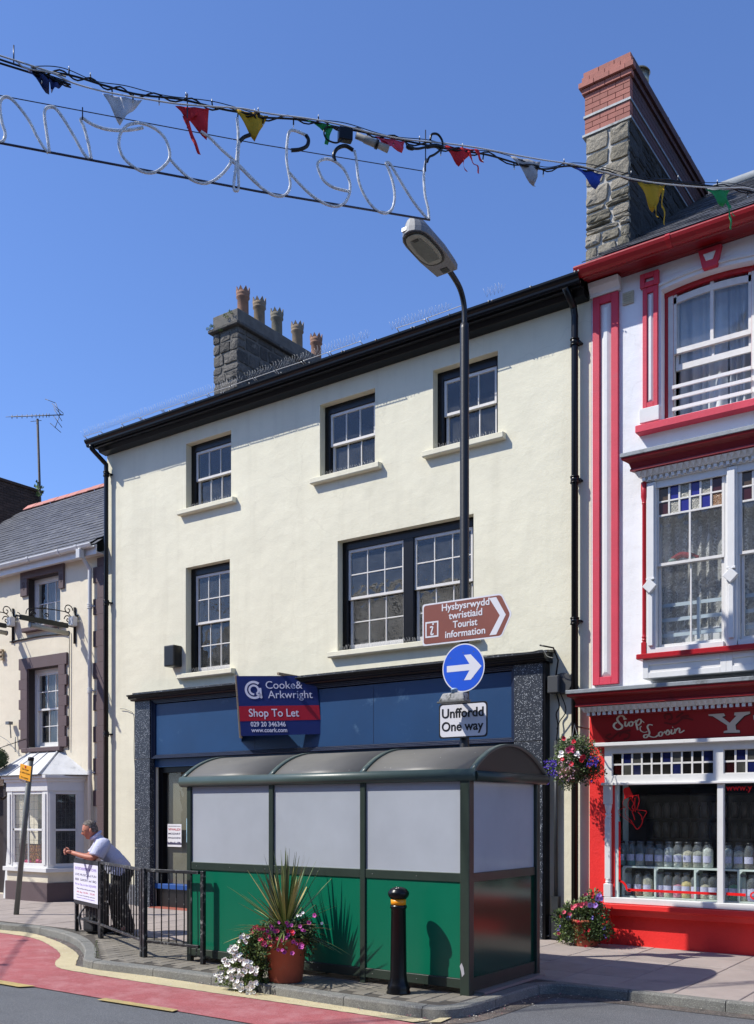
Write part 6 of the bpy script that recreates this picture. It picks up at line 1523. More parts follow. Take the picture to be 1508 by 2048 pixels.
# banner on the first panel
d0 = (FP[1]-FP[0]).normalized(); n0 = Vector((d0.y, -d0.x, 0))
if n0.dot(FP[0]) > 0: n0 = -n0
pa, pb_ = FP[0]-d0*.02+n0*.035, FP[1]+d0*.0+n0*.035
bn = thing('banner_poster', 'white printed event banner with purple lettering tied to the end of the railing', 'poster', (pa+pb_)/2+Vector((0, 0, .6)))
Lb = (pb_-pa).length
MB().prism([pa+Vector((0, 0, .40)), pb_+Vector((0, 0, .40)), pb_+Vector((0, 0, 1.03)), pa+Vector((0, 0, 1.03))], -n0*.004).build('backing', flat('banner_black', '#17181b'), bn)
MB().prism([pa+d0*.0+n0*.001+Vector((0, 0, .455)), pb_-d0*.01+n0*.001+Vector((0, 0, .455)), pb_-d0*.01+n0*.001+Vector((0, 0, .975)), pa+n0*.001+Vector((0, 0, .975))], n0*.001).build('sheet', flat('banner_sheet', '#d6d7e6', .6), bn)
purple, dgrey, pinkt = flat('print_purple', '#8a6fc0'), flat('print_dark', '#4a4560'), flat('print_red', '#c85a68')
for body, sz, z, m in (('ENTERTAINMENT IN TOWN', .058, .885, purple), ('LIVE MUSIC and FUN', .046, .805, dgrey), ('BEER  GARDEN  and  BBQ', .046, .735, dgrey), ('Fri to Sat, in the SQUARE', .044, .67, purple), ('Music and food all day and evening', .028, .615, dgrey), ('All day 10.00 - 22.00', .034, .565, pinkt), ('Free entry, everybody welcome', .022, .525, dgrey), ('see posters in town for the programme', .022, .49, purple)):
    o = text_part('print_line', body, sz, (pa+pb_)/2+n0*.003+Vector((0, 0, z)), d0, (0, 0, 1), m, bn, align='CENTER', depth=.0005)
    w_ = o.dimensions.length; 
    xsz = max(v.co.dot(d0) for v in o.data.vertices)-min(v.co.dot(d0) for v in o.data.vertices); k = Lb*(.86 if sz > .04 else .74)/xsz
    o.data.transform(Matrix.Scale(k, 4, d0))

# ================================================================== YELLOW SIGN ON A LEANING POLE
y0 = gr(32.5, 1829); ytop = at(62, 1516, y0.y-.1)
ys = thing('leaning_sign_pole', 'grey steel pole leaning right in front of the inn bay window', 'pole', y0)
dd = (ytop-y0)
MB().tube([y0, ytop], .044, 14).build('pole', M('grey_pole_paint', '#666a66', .5, .12, 6, .1, 30), ys); MB().tube([ytop-dd*.015, ytop+dd*.004], .049, 14).build('cap', blackpm, ys)
yc = thing('yellow_parking_sign', 'small yellow no stopping sign near the top of the leaning pole', 'sign', y0.lerp(ytop, .9))
un = dd.normalized(); xdir = Vector((1, 0, 0)); xdir = (xdir-un*xdir.dot(un)).normalized(); yn = xdir.cross(un).normalized()
c0 = onplane(50.5, 1545, y0.lerp(ytop, .9)+Vector((0, -.06, 0))); hw_, hh_ = .175, .135
kk = 1.0
a_1 = onplane(40, 1545, c0); b_1 = onplane(63, 1545, c0); hw_ = at(62, 1545, c0.y).x-at(51, 1545, c0.y).x; hh_ = (at(50, 1530, c0.y).z-at(50, 1560.5, c0.y).z)/2
MB().obox(c0, xdir*hw_, un*hh_, yn*.003).build('plate', M('yellow_sign', '#f0a80c', .4, .05, 6), yc, bevel=.002)
for i, w in enumerate(('Dim stopio', 'ac eithrio bysiau', 'No stopping', 'except buses')): text_part('lettering', w, .042, c0+un*(hh_*.30-i*.058-(.02 if i > 1 else 0))+yn*.0045, xdir, un, flat('ochre_print', '#6b4a08'), yc, align='CENTER', depth=.0005, xs=.95)
MB().obox(c0+un*hh_*.72+yn*.0045, xdir*.018, un*.02, yn*.0005).build('red_symbol', flat('print_red_dark', '#a81f14'), yc)

# ================================================================== POSTERS IN THE EMPTY SHOP
def poster(u0, u1, v0, v1, lines, mat, lab, y=12.075):
    a = at(u0, v0, y); b = at(u1, v1, y); t = thing('window_poster', lab, 'poster', ((a.x+b.x)/2, y, (a.z+b.z)/2))
    MB().box(a.x, b.x, y-.002, y, b.z, a.z).build('sheet', mat, t); h = a.z-b.z
    for body, fz, sz, m in lines:
        o = text_part('print_line', body, sz*h, ((a.x+b.x)/2, y-.004, b.z+fz*h), (1, 0, 0), (0, 0, 1), m, t, align='CENTER', depth=.0004, bold=.0008)
        xs_ = max(v.co.x for v in o.data.vertices)-min(v.co.x for v in o.data.vertices); k = (b.x-a.x)*.86/xs_; o.data.transform(Matrix.Scale(k, 4, Vector((1, 0, 0))))
    return t, a, b, h
t, a, b, h = poster(335, 363, 1648, 1694, [('VIVALDI', .72, .135, flat('poster_red', '#b8283c')), ('MOZART', .54, .11, dgrey), ('PAGANINI', .36, .10, dgrey), ('international festival concert', .90, .035, dgrey)], flat('poster_white', '#d9d7d8', .6), 'white concert poster with red heading in the empty shop window')
mb = MB(); xx = a.x+.01
while xx < b.x-.02: w_ = ru(.006, .02); mb.box(xx, xx+w_, 12.069, 12.072, b.z+h*.10, b.z+h*(.10+ru(.06, .13))); xx += w_+.004
mb.build('printed_skyline', dgrey, t)
poster(373, 386, 1637, 1685, [('gwyl', .8, .1, flat('poster_teal', '#3a93a8'))], M('poster_pale_blue', '#a9cfe0', .6, .3, 9), 'narrow pale blue poster beside the shelter post in the empty shop window')

# ================================================================== PLANTS
leafG = [M('leaf_mid', '#4d6230', .6, .3, 25, objvar=0), M('leaf_light', '#7d9050', .6, .3, 25), M('leaf_dark', '#2c3d20', .6, .3, 25), M('leaf_grey', '#6f7c62', .6, .2, 25)]
for m_ in leafG:
    bsdf = m_.node_tree.nodes['Principled BSDF']; bsdf.inputs['Specular IOR Level'].default_value = .35
def leaf(mb, p, dirv, s, mi, wf=.5):
    d = Vector(dirv).normalized(); side = d.cross(Vector((ru(-1, 1), ru(-1, 1), ru(.2, 1)))).normalized(); n = side.cross(d)
    mb.add([p, p+d*s*.45+side*s*wf*.5+n*s*.08, p+d*s-n*s*.12, p+d*s*.45-side*s*wf*.5+n*s*.08], [(0, 1, 2), (0, 2, 3)], mi)
def rdir():
    while True:
        v = Vector((ru(-1, 1), ru(-1, 1), ru(-1, 1)))
        if .1 < v.length < 1: return v.normalized()
def foliage(mb, c, rad, n, s, mis, shell=.55, up=.3, clump=None):
    c = Vector(c); K = [rdir() for _ in range(clump or 1)] if clump else None
    for i in range(n):
        if K:
            q = random.choice(K)*ru(.55, .85)+rdir()*ru(0, .38)
        else: q = rdir()*(shell+(1-shell)*rnd()**.6)
        p = c+Vector((q.x*rad[0], q.y*rad[1], q.z*rad[2])); dv = (q+rdir()*.7+Vector((0, 0, up)))
        leaf(mb, p, dv, s*ru(.6, 1.3), random.choice(mis), ru(.4, .8))
def bloom(mb, p, nrm, r, mi, ci, petals=5):
    nrm = Vector(nrm).normalized(); x = nrm.cross(Vector((0, 0, 1))); x = x.normalized() if x.length > .1 else Vector((1, 0, 0)); y = nrm.cross(x); N = petals*2
    ring = []; 
    for k in range(N):
        a = 2*math.pi*k/N; rr_ = r*(1 if k % 2 else .82); ring.append(p+(x*math.cos(a)+y*math.sin(a))*rr_+nrm*r*ru(.15, .35))
    inn = [p+(x*math.cos(2*math.pi*k/N)+y*math.sin(2*math.pi*k/N))*r*.3 for k in range(N)]
    mb.add(ring+inn, [(k, (k+1) % N, N+(k+1) % N, N+k) for k in range(N)], mi, True); mb.add(inn+[p-nrm*r*.3], [(k, (k+1) % N, N) for k in range(N)], ci)
petal = {k: M('petal_'+k, v, .7, .12, 40) for k, v in {'magenta': '#b5479a', 'pink': '#e0537c', 'red': '#c4182e', 'white': '#eeeee8', 'violet': '#5a3fae', 'lilac': '#b18ad6', 'purple_heart': '#5a2560', 'salmon': '#e8687c', 'cream': '#cfcaa0', 'palepink': '#cf9aa2', 'blue': '#3c2fa0', 'orange': '#c85a32'}.items()}
def blossoms(parent, name, spots, r, col, heart='cream'):
    mb = MB()
    for p, n in spots: bloom(mb, Vector(p), n, r*ru(.85, 1.15), 0, 1)
    return mb.build(name, [petal[col], petal[heart]], parent, recalc=False, kind='stuff')
# planter with spiky cordyline
pp = gr(575, 1962); pp = Vector((pp.x, pp.y+.0, 0)); 
pc = Vector((at(571, 1960, 7.47).x, 7.47, 0))
pl = thing('terracotta_planter', 'terracotta pot with a spiky cordyline and purple petunias in front of the shelter', 'planter', pc)
MB().lathe([(.165, 0), (.17, .01), (.215, .40), (.235, .405), (.238, .45), (.215, .452), (.205, .40), (.15, .36)], pc, 36).build('pot', terracotta, pl); 
MB().lathe([(.21, .40), (0, .42)], pc, 24).build('soil', M('soil', '#2a2019', .95, .3, 20, .8, 40), pl)
mb = MB(); ctr = pc+Vector((.0, 0, .50))
for i in range(150):
    a = ru(0, 6.283); el = math.radians(90-abs(random.gauss(0, 38))) if i > 16 else math.radians(ru(-5, 22)); L = ru(.5, .86) if el > .6 else ru(.5, .75)
    h = Vector((math.cos(a), math.sin(a), 0)); d = h*math.cos(el)+Vector((0, 0, math.sin(el))); w = ru(.008, .014); side = h.cross(Vector((0, 0, 1))); drop = (1-math.sin(el))*ru(.1, .35)
    pts = [ctr+d*L*t+Vector((0, 0, -drop*L*t*t*1.2)) for t in (0, .2, .45, .7, .88, 1)]; ws = [w*.6, w, w, w*.75, w*.4, .001]; vs = []
    for p, w_ in zip(pts, ws): vs += [p-side*w_, p+Vector((0, 0, -w_*.5)), p+side*w_]
    fs = []
    for k in range(5): fs += [(3*k, 3*k+1, 3*k+4, 3*k+3), (3*k+1, 3*k+2, 3*k+5, 3*k+4)]
    mb.add(vs, fs, random.choice([0, 0, 1, 2, 3]))
mb.build('spiky_leaves', [M('cordyline_green', '#5c6e38', .45, .25, 9), M('cordyline_pale', '#8f9458', .45, .2, 9), M('cordyline_dark', '#39482a', .45, .2, 9), M('cordyline_straw', '#b3a468', .5, .2, 9)], pl, recalc=False)
mb = MB(); 
for a in range(11):
    t = a*2*math.pi/11; c = pc+Vector((.20*math.cos(t), .19*math.sin(t), .47+ru(-.03, .05))); foliage(mb, c, (.13, .12, .12), 230, .032, [0, 0, 1, 2, 3], .2)
foliage(mb, pc+Vector((.20, .05, .43)), (.15, .14, .17), 500, .03, [0, 2, 2], .3); foliage(mb, pc+Vector((-.20, -.05, .40)), (.15, .14, .14), 450, .03, [0, 1, 3], .3); foliage(mb, pc+Vector((0, 0, .52)), (.2, .2, .1), 400, .035, [0, 2, 3], .3)
mb.build('trailing_foliage', leafG, pl, recalc=False, kind='stuff')
camd = Vector((0, 0, 1.7))
def face(p): return (camd-Vector(p)).normalized()+rdir()*.5
def spx(u, v, y): return at(u, v, y)
def flw(parent, name, px, y, r, col, heart='cream', jit=.04): return blossoms(parent, name, [((lambda q: q)(at(u, v, y+ru(-jit, jit))), face((-5, 7, .5))) for u, v in px], r, col, heart)
C6 = lambda x, y: (400+x/3.278, 1700+y/3.278)
flw(pl, 'purple_petunias', [C6(*q) for q in ((475, 515), (493, 532), (535, 590), (612, 600), (655, 637), (551, 667), (606, 677), (752, 428), (715, 475), (668, 620))], 7.26, .026, 'magenta', 'purple_heart')
flw(pl, 'pink_blooms', [C6(*q) for q in ((345, 525), (360, 510), (412, 515), (425, 553), (350, 540))], 7.22, .028, 'pink', 'red'); flw(pl, 'red_blooms', [C6(*q) for q in ((370, 500), (405, 588), (450, 580), (485, 600), (605, 535), (572, 530), (608, 550), (460, 630))], 7.23, .02, 'red', 'red')
flw(pl, 'magenta_trailing_petunias', [C6(ru(400, 720), ru(470, 660)) for _ in range(22)], 7.2, .020, 'magenta', 'purple_heart', .05); flw(pl, 'pink_trailing_blooms', [C6(ru(340, 560), ru(490, 620)) for _ in range(12)], 7.19, .020, 'pink', 'red', .04)
flw(pl, 'pale_blooms', [C6(*q) for q in ((675, 412), (798, 480), (640, 430), (660, 425))], 7.3, .016, 'white', 'lilac')
# white trailing petunias beside it
wp = Vector((at(482, 1960, 7.22).x, 7.22, 0)); 
wpt = thing('white_petunias', 'cascade of white petunias spilling over the kerb left of the terracotta planter', 'flowers', wp)
MB().lathe([(.09, 0), (.13, .24), (.12, .24)], wp+Vector((.06, .12, 0)), 20).build('pot', terracotta, wpt)
mb = MB()
cl = [C6(*q) for q in ((290, 590), (240, 650), (270, 680), (200, 740), (240, 720), (160, 790), (210, 800), (270, 780), (330, 740), (150, 840), (200, 860), (270, 850), (330, 840), (240, 900), (320, 900), (350, 860))]
for u, v in cl:
    c = at(u, v, 7.14+ru(-.03, .05)); foliage(mb, c, (.075, .06, .07), 150, .028, [0, 1, 1, 0], .1)
for u, v in [C6(*q) for q in ((330, 600), (370, 620), (340, 650), (380, 680), (320, 690), (370, 560), (390, 740), (410, 650))]:
    c = at(u, v, 7.22+ru(-.02, .04)); foliage(mb, c, (.08, .07, .08), 200, .03, [0, 1, 1, 2], .1)
for u, v in [C6(*q) for q in ((400, 820), (420, 880), (390, 760), (430, 760), (380, 900))]:
    foliage(mb, at(u, v, 7.26), (.08, .05, .07), 120, .028, [2, 2, 0], .1)
mb.build('trailing_foliage', leafG, wpt, recalc=False, kind='stuff')
pts = []
for (x, y), n in (((285, 580), 5), ((225, 655), 9), ((215, 675), 3), ((240, 705), 8), ((180, 740), 6), ((295, 725), 8), ((310, 750), 6), ((215, 800), 8), ((160, 820), 6), ((125, 820), 5), ((280, 800), 6), ((350, 790), 6), ((250, 880), 9), ((265, 900), 4), ((350, 880), 8), ((320, 920), 5), ((330, 945), 3), ((225, 840), 5), ((140, 860), 3)):
    for k in range(int(n*1.5)): pts.append(C6(x+ru(-28, 28), y+ru(-24, 24)))
flw(wpt, 'white_blooms', pts, 7.075, .022, 'white', 'cream', .03)
# pot of fuchsia at the corner of the shop
fc = gr(1186, 1888); fc = Vector((fc.x, 11.68, 0)); fcx = at(1172, 1880, 11.66).x
fp_ = thing('corner_flower_pot', 'bushy pot of pink and lilac flowers standing against the red shop corner', 'planter', (fcx, 11.66, 0))
MB().lathe([(.14, 0), (.145, .01), (.19, .30), (.205, .31), (.205, .34), (.18, .34), (.17, .28)], (fcx, 11.66, 0), 28).build('pot', terracotta, fp_)
mb = MB()
def C5(x, y): return (1090+x/8.87, 1770+y/8.87)
for x, y, r, n, mis in ((400, 560, .14, 420, [0, 2, 3]), (480, 480, .14, 500, [0, 3, 1]), (650, 450, .16, 600, [0, 1, 3]), (800, 400, .16, 600, [0, 3, 0]), (850, 240, .12, 350, [0, 1, 3]), (930, 520, .15, 550, [0, 2, 3]), (700, 620, .17, 600, [0, 1, 3]), (520, 700, .15, 500, [0, 2, 3]), (380, 760, .13, 420, [1, 3, 0]), (330, 860, .11, 300, [1, 0]), (1000, 760, .14, 420, [0, 2]), (900, 760, .16, 450, [2, 2, 0]), (760, 760, .13, 380, [0, 2]), (260, 560, .1, 200, [2, 0]), (1090, 850, .1, 200, [2, 0]), (440, 900, .1, 250, [1, 3]), (620, 860, .12, 320, [1, 3, 0]), (760, 880, .12, 320, [0, 2]), (900, 880, .11, 300, [2, 0])):
    foliage(mb, at(*C5(x, y), 11.56+ru(-.10, .10)), (r, r*.8, r), n, .036, mis, .15)
mb.build('foliage', leafG, fp_, recalc=False, kind='stuff')
flw(fp_, 'pink_geraniums', [C5(x+ru(-22, 22), y+ru(-18, 18)) for x, y in ((720, 160), (660, 340), (650, 370), (720, 325), (570, 350), (480, 390), (500, 410), (340, 470), (430, 505), (235, 850), (540, 380)) for k in range(3)], 11.44, .023, 'salmon', 'red')
flw(fp_, 'red_blooms', [C5(x+ru(-12, 12), y+ru(-20, 20)) for x, y in ((260, 560), (690, 820), (600, 690), (660, 900), (720, 1090), (840, 150), (835, 200), (580, 650), (780, 800)) for k in range(3)], 11.44, .016, 'red', 'red')
flw(fp_, 'lilac_petunias', [C5(x+ru(-10, 10), y+ru(-10, 10)) for x, y in ((800, 355), (890, 355), (930, 240), (990, 235), (960, 190)) for k in range(2)], 11.43, .036, 'lilac', 'magenta')
flw(fp_, 'blue_blooms', [C5(x+ru(-30, 30), y+ru(-30, 30)) for x, y in ((400, 580), (250, 720), (845, 580), (460, 560), (1060, 760), (1050, 910), (240, 800)) for k in range(3)], 11.45, .011, 'violet', 'white')
# hanging basket
hy = 11.45; hcn = at(1147, 1540, hy)
hb = thing('hanging_basket', 'overflowing hanging basket of red, white and violet flowers beside the shop sign', 'hanging basket', hcn)
MB().lathe([(.0, -.16), (.1, -.13), (.16, -.05), (.175, .02), (.165, .02), (.09, -.12)], hcn, 18).build('basket', M('coir_liner', '#5a4630', .95, .3, 20, .8, 40), hb)
def C4(x, y): return (1080+x/9.425, 1460+y/9.425)
mb = MB()
for x, y, r, n, mis in ((720, 260, .13, 420, [1, 3, 0]), (860, 320, .12, 420, [1, 3, 0]), (580, 300, .1, 300, [0, 3]), (420, 220, .06, 120, [0, 2]), (480, 260, .07, 120, [0, 3]), (400, 380, .09, 260, [3, 0]), (560, 430, .13, 450, [0, 1, 3]), (760, 470, .13, 450, [0, 2, 3]), (1000, 470, .11, 260, [0, 3]), (460, 560, .14, 480, [0, 3, 1]), (640, 600, .14, 480, [0, 1, 3]), (850, 600, .14, 420, [2, 0]), (980, 700, .14, 420, [2, 2, 0]), (1080, 800, .1, 260, [2]), (360, 700, .13, 420, [0, 3]), (540, 760, .14, 450, [0, 3, 1]), (720, 760, .14, 420, [0, 2, 3]), (880, 850, .13, 380, [2, 2, 0]), (430, 900, .12, 420, [1, 3, 0]), (520, 1010, .09, 260, [1, 0, 3]), (700, 880, .1, 220, [2, 0]), (250, 620, .08, 150, [3, 0]), (200, 760, .07, 110, [0, 3])):
    foliage(mb, at(*C4(x, y), hy+ru(-.12, .1)), (r, r*.9, r), n, .028, mis, .1)
mb.build('foliage', leafG, hb, recalc=False, kind='stuff')
def hbf(nm, lst, r, col, heart, k=1, j=25, y=11.26): flw(hb, nm, [C4(x+ru(-j, j), y_+ru(-j, j)) for x, y_ in lst for q in range(k)], y, r, col, heart, .05)
hbf('crimson_blooms', ((600, 345), (620, 370), (575, 330), (530, 370)), .035, 'pink', 'red', 2, 18); hbf('dark_red_blooms', ((790, 530), (770, 560), (810, 510), (590, 640), (640, 215), (440, 160), (420, 560)), .032, 'red', 'red', 2, 16)
hbf('white_blooms', ((480, 395), (400, 440), (680, 460), (730, 480), (700, 440), (370, 480), (400, 480)), .026, 'white', 'palepink', 2, 22)
hbf('violet_lobelia', [(ru(80, 320), ru(560, 900)) for _ in range(70)] + [(ru(80, 180), ru(850, 1030)) for _ in range(16)], .009, 'violet', 'blue', 2, 14, 11.22); hbf('violet_lobelia', [(ru(890, 1090), ru(500, 690)) for _ in range(30)]+[(960, 970), (1060, 560)], .010, 'blue', 'violet', 2, 16)
hbf('pale_pink_blooms', [(ru(320, 640), ru(560, 960)) for _ in range(70)], .009, 'palepink', 'white', 1, 20, 11.22); hbf('orange_blooms', ((990, 460), (1090, 470), (960, 560), (1080, 540), (930, 690)), .018, 'orange', 'red', 2, 16)
MB().tube([at(1148, 1452, 11.55), at(1178, 1458, 11.96)], .010, 6).tube([at(1148, 1452, 11.55), at(1149, 1448, 11.5)], .010, 6).build('bracket_arm', blackpm, hb)
mb = MB(); hk = at(1149, 1450, 11.5)
for k in range(3): a = k*2.1+.4; mb.tube([hk, hcn+Vector((.16*math.cos(a), .16*math.sin(a), .05))], .004, 5)
mb.build('chain', galv, hb)
# topiary ball at the left edge
tb = at(-6, 1518, 11.3)
tp = thing('topiary_ball', 'clipped dark green ball hanging at the left edge above the inn bay roof', 'topiary', tb)
mb = MB(); mb.ball(tb, .19, 14, 2); foliage(mb, tb, (.21, .21, .21), 900, .03, [2, 2, 0], .85); mb.build('clipped_leaves', leafG, tp, recalc=False)
MB().tube([tb+Vector((0, 0, .2)), tb+Vector((0, .7, .45))], .008, 5).build('hanging_wire', blackpm, tp)
# small moss and weeds
def weeds(name, pts, n, s, parent=None, spread=.05, kind='stuff'):
    mb = MB()
    for p in pts: foliage(mb, p, (spread, spread, spread*.7), n, s, [0, 1], .1, 1.2)
    return mb.build(name, leafG, parent, recalc=False, kind=kind)
weeds('chimney_weeds', [(-12.2, 12.25, 10.20), (-11.9, 12.27, 10.30), (-11.78, 12.27, 10.33), (-12.28, 12.25, 10.17), (-12.02, 12.28, 10.10)], 60, .022, cb, .045)
weeds('roof_weed', [(-24.35, 17.45, 11.05), (-24.2, 17.3, 10.85), (-24.1, 17.2, 11.0), (-24.4, 17.4, 11.2), (-23.9, 17.1, 10.95)], 9, .09, bc, .10)
weeds('pavement_moss', [tuple(gr(193, 1885+i*5)+Vector((0, 0, .004))) for i in range(7)]+[tuple(gr(773, 1957))], 25, .012, None, .03)
# board leaning at the left edge by the inn door
ab = thing('leaning_board', 'narrow pale board leaning by the inn doorway at the left edge', 'board', gr(8, 1795))
a0 = gr(6, 1797); MB().prism([a0, a0+Vector((.16, .02, 0)), a0+Vector((.12, .16, .98)), a0+Vector((-.08, .14, .98))], (0, .03, 0)).build('panel', whitep, ab, bevel=.005)

# ================================================================== PERSON LEANING ON THE RAILING
fwd = Vector((-.60, -.80, 0)); lft = Vector((.80, -.60, 0)); man0 = Vector((-10.72, 9.14, 0))
def mp(f, l, z): return man0 + fwd*f + lft*l + Vector((0, 0, z))
man = thing('person', 'man in a pale checked short sleeved shirt and black trousers leaning on the railing', 'person', man0)
def skin_mesh(name, nodes, edges, mat, lv=2, root=0, parent=man, smooth=True):
    me = bpy.data.meshes.new(name); c = sum((mp(*n[0]) for n in nodes), Vector())/len(nodes)
    me.from_pydata([tuple(mp(*n[0])-c) for n in nodes], edges, []); me.materials.append(mat)
    o = inst(name, me, c, parent); s = o.modifiers.new('skin', 'SKIN'); s.use_smooth_shade = True
    for i, n in enumerate(nodes):
        r = n[1]; me.skin_vertices[0].data[i].radius = r if isinstance(r, tuple) else (r, r)
    me.skin_vertices[0].data[root].use_root = True
    ss = o.modifiers.new('sub', 'SUBSURF'); ss.levels = lv; ss.render_levels = lv
    dg = bpy.context.evaluated_depsgraph_get(); m2 = bpy.data.meshes.new_from_object(o.evaluated_get(dg)); m2.name = name
    o.modifiers.clear(); o.data = m2; m2.materials.clear(); m2.materials.append(mat)
    for p_ in m2.polygons: p_.use_smooth = True
    return o
skinm = M('ruddy_skin', '#c07f68', .55, .12, 14, .1, 60)  # even ruddy skin colour all over
shirtm, _t = newmat('checked_shirt'); _w = _t.new('ShaderNodeTexWave'); _w.inputs['Scale'].default_value = 26; _t.l.new(_t.pos(), _w.inputs[0])
_o = _t.mix(_t.ramp(_w.outputs['Fac'], [(.7, 0.), (.9, .35)]), lin('#c3c6dc'), lin('#9a9dc2')); _t.col(_o); _t.rough(.85); _t.nrm(_t.bump(_t.noise(14, 4, dist=1), .8, .02))
trousm = M('black_trousers', '#15161b', .85, .2, 10, .4, 30); hairm = M('short_grey_hair', '#4d443c', .8, .5, 60, .6, 120, dirt=('#a39a90', .45, .65, 50))
# body: pelvis, torso, neck, head, arms and legs as one skinned figure
bn_ = [((.12, 0, .92), (.09, .09)), ((.22, 0, 1.04), (.09, .09)), ((.30, 0, 1.15), (.08, .08)), ((.37, 0, 1.26), (.06, .06)), ((.44, 0, 1.37), (.062, .062)), ((.50, 0, 1.42), (.075, .085)),
      ((.37, .17, 1.24), (.05, .05)), ((.44, .25, 1.10), (.05, .05)), ((.49, .25, 1.068), (.046, .046)), ((.65, .14, 1.105), (.036, .036)), ((.77, .04, 1.145), (.03, .03)),
      ((.38, -.17, 1.24), (.05, .05)), ((.50, -.24, 1.10), (.05, .05)), ((.56, -.22, 1.072), (.046, .046)), ((.68, -.12, 1.11), (.036, .036)), ((.79, -.03, 1.15), (.03, .03)),
      ((.10, .09, .84), (.05, .05)), ((.12, .12, .50), (.05, .05)), ((.0, .13, .10), (.05, .05)), ((.14, .14, .045), (.04, .04)),
      ((.10, -.09, .84), (.05, .05)), ((.20, -.12, .50), (.05, .05)), ((.14, -.13, .10), (.05, .05)), ((.28, -.14, .045), (.04, .04))]
be = [(0, 1), (1, 2), (2, 3), (3, 4), (4, 5), (3, 6), (6, 7), (7, 8), (8, 9), (9, 10), (3, 11), (11, 12), (12, 13), (13, 14), (14, 15), (0, 16), (16, 17), (17, 18), (18, 19), (0, 20), (20, 21), (21, 22), (22, 23)]
skin_mesh('body', bn_, be, skinm, 1)
def loft(name, st, mat, n=22, fold=.006, par=None):
    """cloth body: stations (f, l, z, half thickness, half width) along a bent spine"""
    mb = MB(); N = len(st); C_ = catmull([(a, b, c) for a, b, c, d, e in st], 4); Rr = catmull([(d, e, 0) for a, b, c, d, e in st], 4); vs = []
    for i, (c, r) in enumerate(zip(C_, Rr)):
        tg = (C_[min(i+1, len(C_)-1)]-C_[max(i-1, 0)]).normalized(); th = Vector((-tg.z, 0, tg.x)); th.normalize(); sd = tg.cross(th).normalized()
        for k in range(n):
            a = 2*math.pi*k/n; w = 1+fold/.15*(math.sin(3*a+i*.5)+.6*math.sin(7*a-i*.9)+.4*math.sin(i*1.7+2*a)); p = c+th*(r.x*math.cos(a)*w)+sd*(r.y*math.sin(a)*w); vs.append(mp(*p))
    fs = [(i*n+k, i*n+(k+1) % n, (i+1)*n+(k+1) % n, (i+1)*n+k) for i in range(len(C_)-1) for k in range(n)] + [tuple(range(n)), tuple((len(C_)-1)*n+k for k in range(n))]
    mb.add(vs, fs, 0, True); return mb.build(name, mat, par or man)
loft('trousers', [(.13, 0, .94, .12, .15), (.11, 0, .90, .14, .165), (.09, 0, .84, .15, .17), (.09, 0, .76, .11, .16)], trousm)
for s_, kn, an in ((1, .12, .0), (-1, .20, .14)): loft('trouser_leg', [(.08, .08*s_, .84, .12, .10), (.08+(kn-.08)*.42, .10*s_, .70, .105, .098), (kn, .12*s_, .50, .08, .082), (kn*.5+an*.5, .125*s_, .30, .078, .075), (an, .13*s_, .12, .072, .07), (an+.015, .13*s_, .05, .078, .072)], trousm, 16, .008)
loft('shirt', [(.15, 0, .82, .165, .18), (.14, 0, .90, .165, .185), (.18, 0, .98, .16, .19), (.24, 0, 1.06, .145, .195), (.30, 0, 1.14, .125, .195), (.35, 0, 1.22, .105, .185), (.395, 0, 1.29, .085, .15), (.43, 0, 1.35, .065, .085), (.45, 0, 1.38, .055, .065)], shirtm, 26, .006)
loft('sleeve', [(.35, .13, 1.25, .10, .10), (.37, .20, 1.23, .105, .09), (.415, .25, 1.165, .10, .09), (.45, .268, 1.095, .10, .09)], shirtm, 18, .006); loft('sleeve', [(.37, -.14, 1.26, .085, .085), (.39, -.20, 1.235, .085, .08), (.44, -.24, 1.17, .08, .08), (.485, -.25, 1.11, .08, .078)], shirtm, 18, .006)
for s_, f_ in ((1, .0), (-1, .15)): skin_mesh('shoe', [((f_-.05, .13*s_, .05), (.05, .046)), ((f_+.07, .135*s_, .045), (.05, .042)), ((f_+.21, .145*s_, .035), (.042, .03))], [(0, 1), (1, 2)], blackpm)
# head built as a shaped mesh with nose, brow, chin, ears
hdc = (.53, 0, 1.452)
def head_mesh():
    bm = bmesh.new(); bmesh.ops.create_uvsphere(bm, u_segments=28, v_segments=20, radius=1.0)
    for v in bm.verts:
        x, y, z = v.co   # x forward, y left, z up
        X_, Y_, Z_ = x*.104, y*.082, z*.130
        if z < 0: X_ += -.006*z*0; X_ *= (1+.10*z) if x < 0 else 1; Y_ *= 1+.22*z
        if x > .3 and z < 0: X_ *= 1.0-.02*z
        if x > .5: X_ = X_*.93
        nose = math.exp(-((y/.16)**2)-((z+.20)/.17)**2) if x > .5 else 0; X_ += .030*nose
        brow = math.exp(-((z-.12)/.09)**2)*math.exp(-(y/.5)**2) if x > .5 else 0; X_ += .006*brow
        eye = (math.exp(-((y-.36)/.14)**2)+math.exp(-((y+.36)/.14)**2))*math.exp(-((z-.0)/.09)**2) if x > .4 else 0; X_ -= .010*eye
        mouth = math.exp(-((z+.52)/.05)**2)*math.exp(-(y/.3)**2) if x > .4 else 0; X_ -= .005*mouth
        lip = math.exp(-((z+.60)/.06)**2)*math.exp(-(y/.28)**2) if x > .4 else 0; X_ += .006*lip
        chin = math.exp(-((z+.85)/.13)**2)*math.exp(-(y/.4)**2) if x > .1 else 0; X_ += .020*chin
        v.co = (X_, Y_, Z_)
    return bm
tilt = math.radians(14)
Rm = Matrix((fwd, lft, Vector((0, 0, 1)))).transposed(); Rm = Rm @ Matrix.Rotation(tilt, 3, 'Y')
bm = head_mesh()
hc_ = mp(*hdc)
for v in bm.verts: v.co = Rm @ v.co
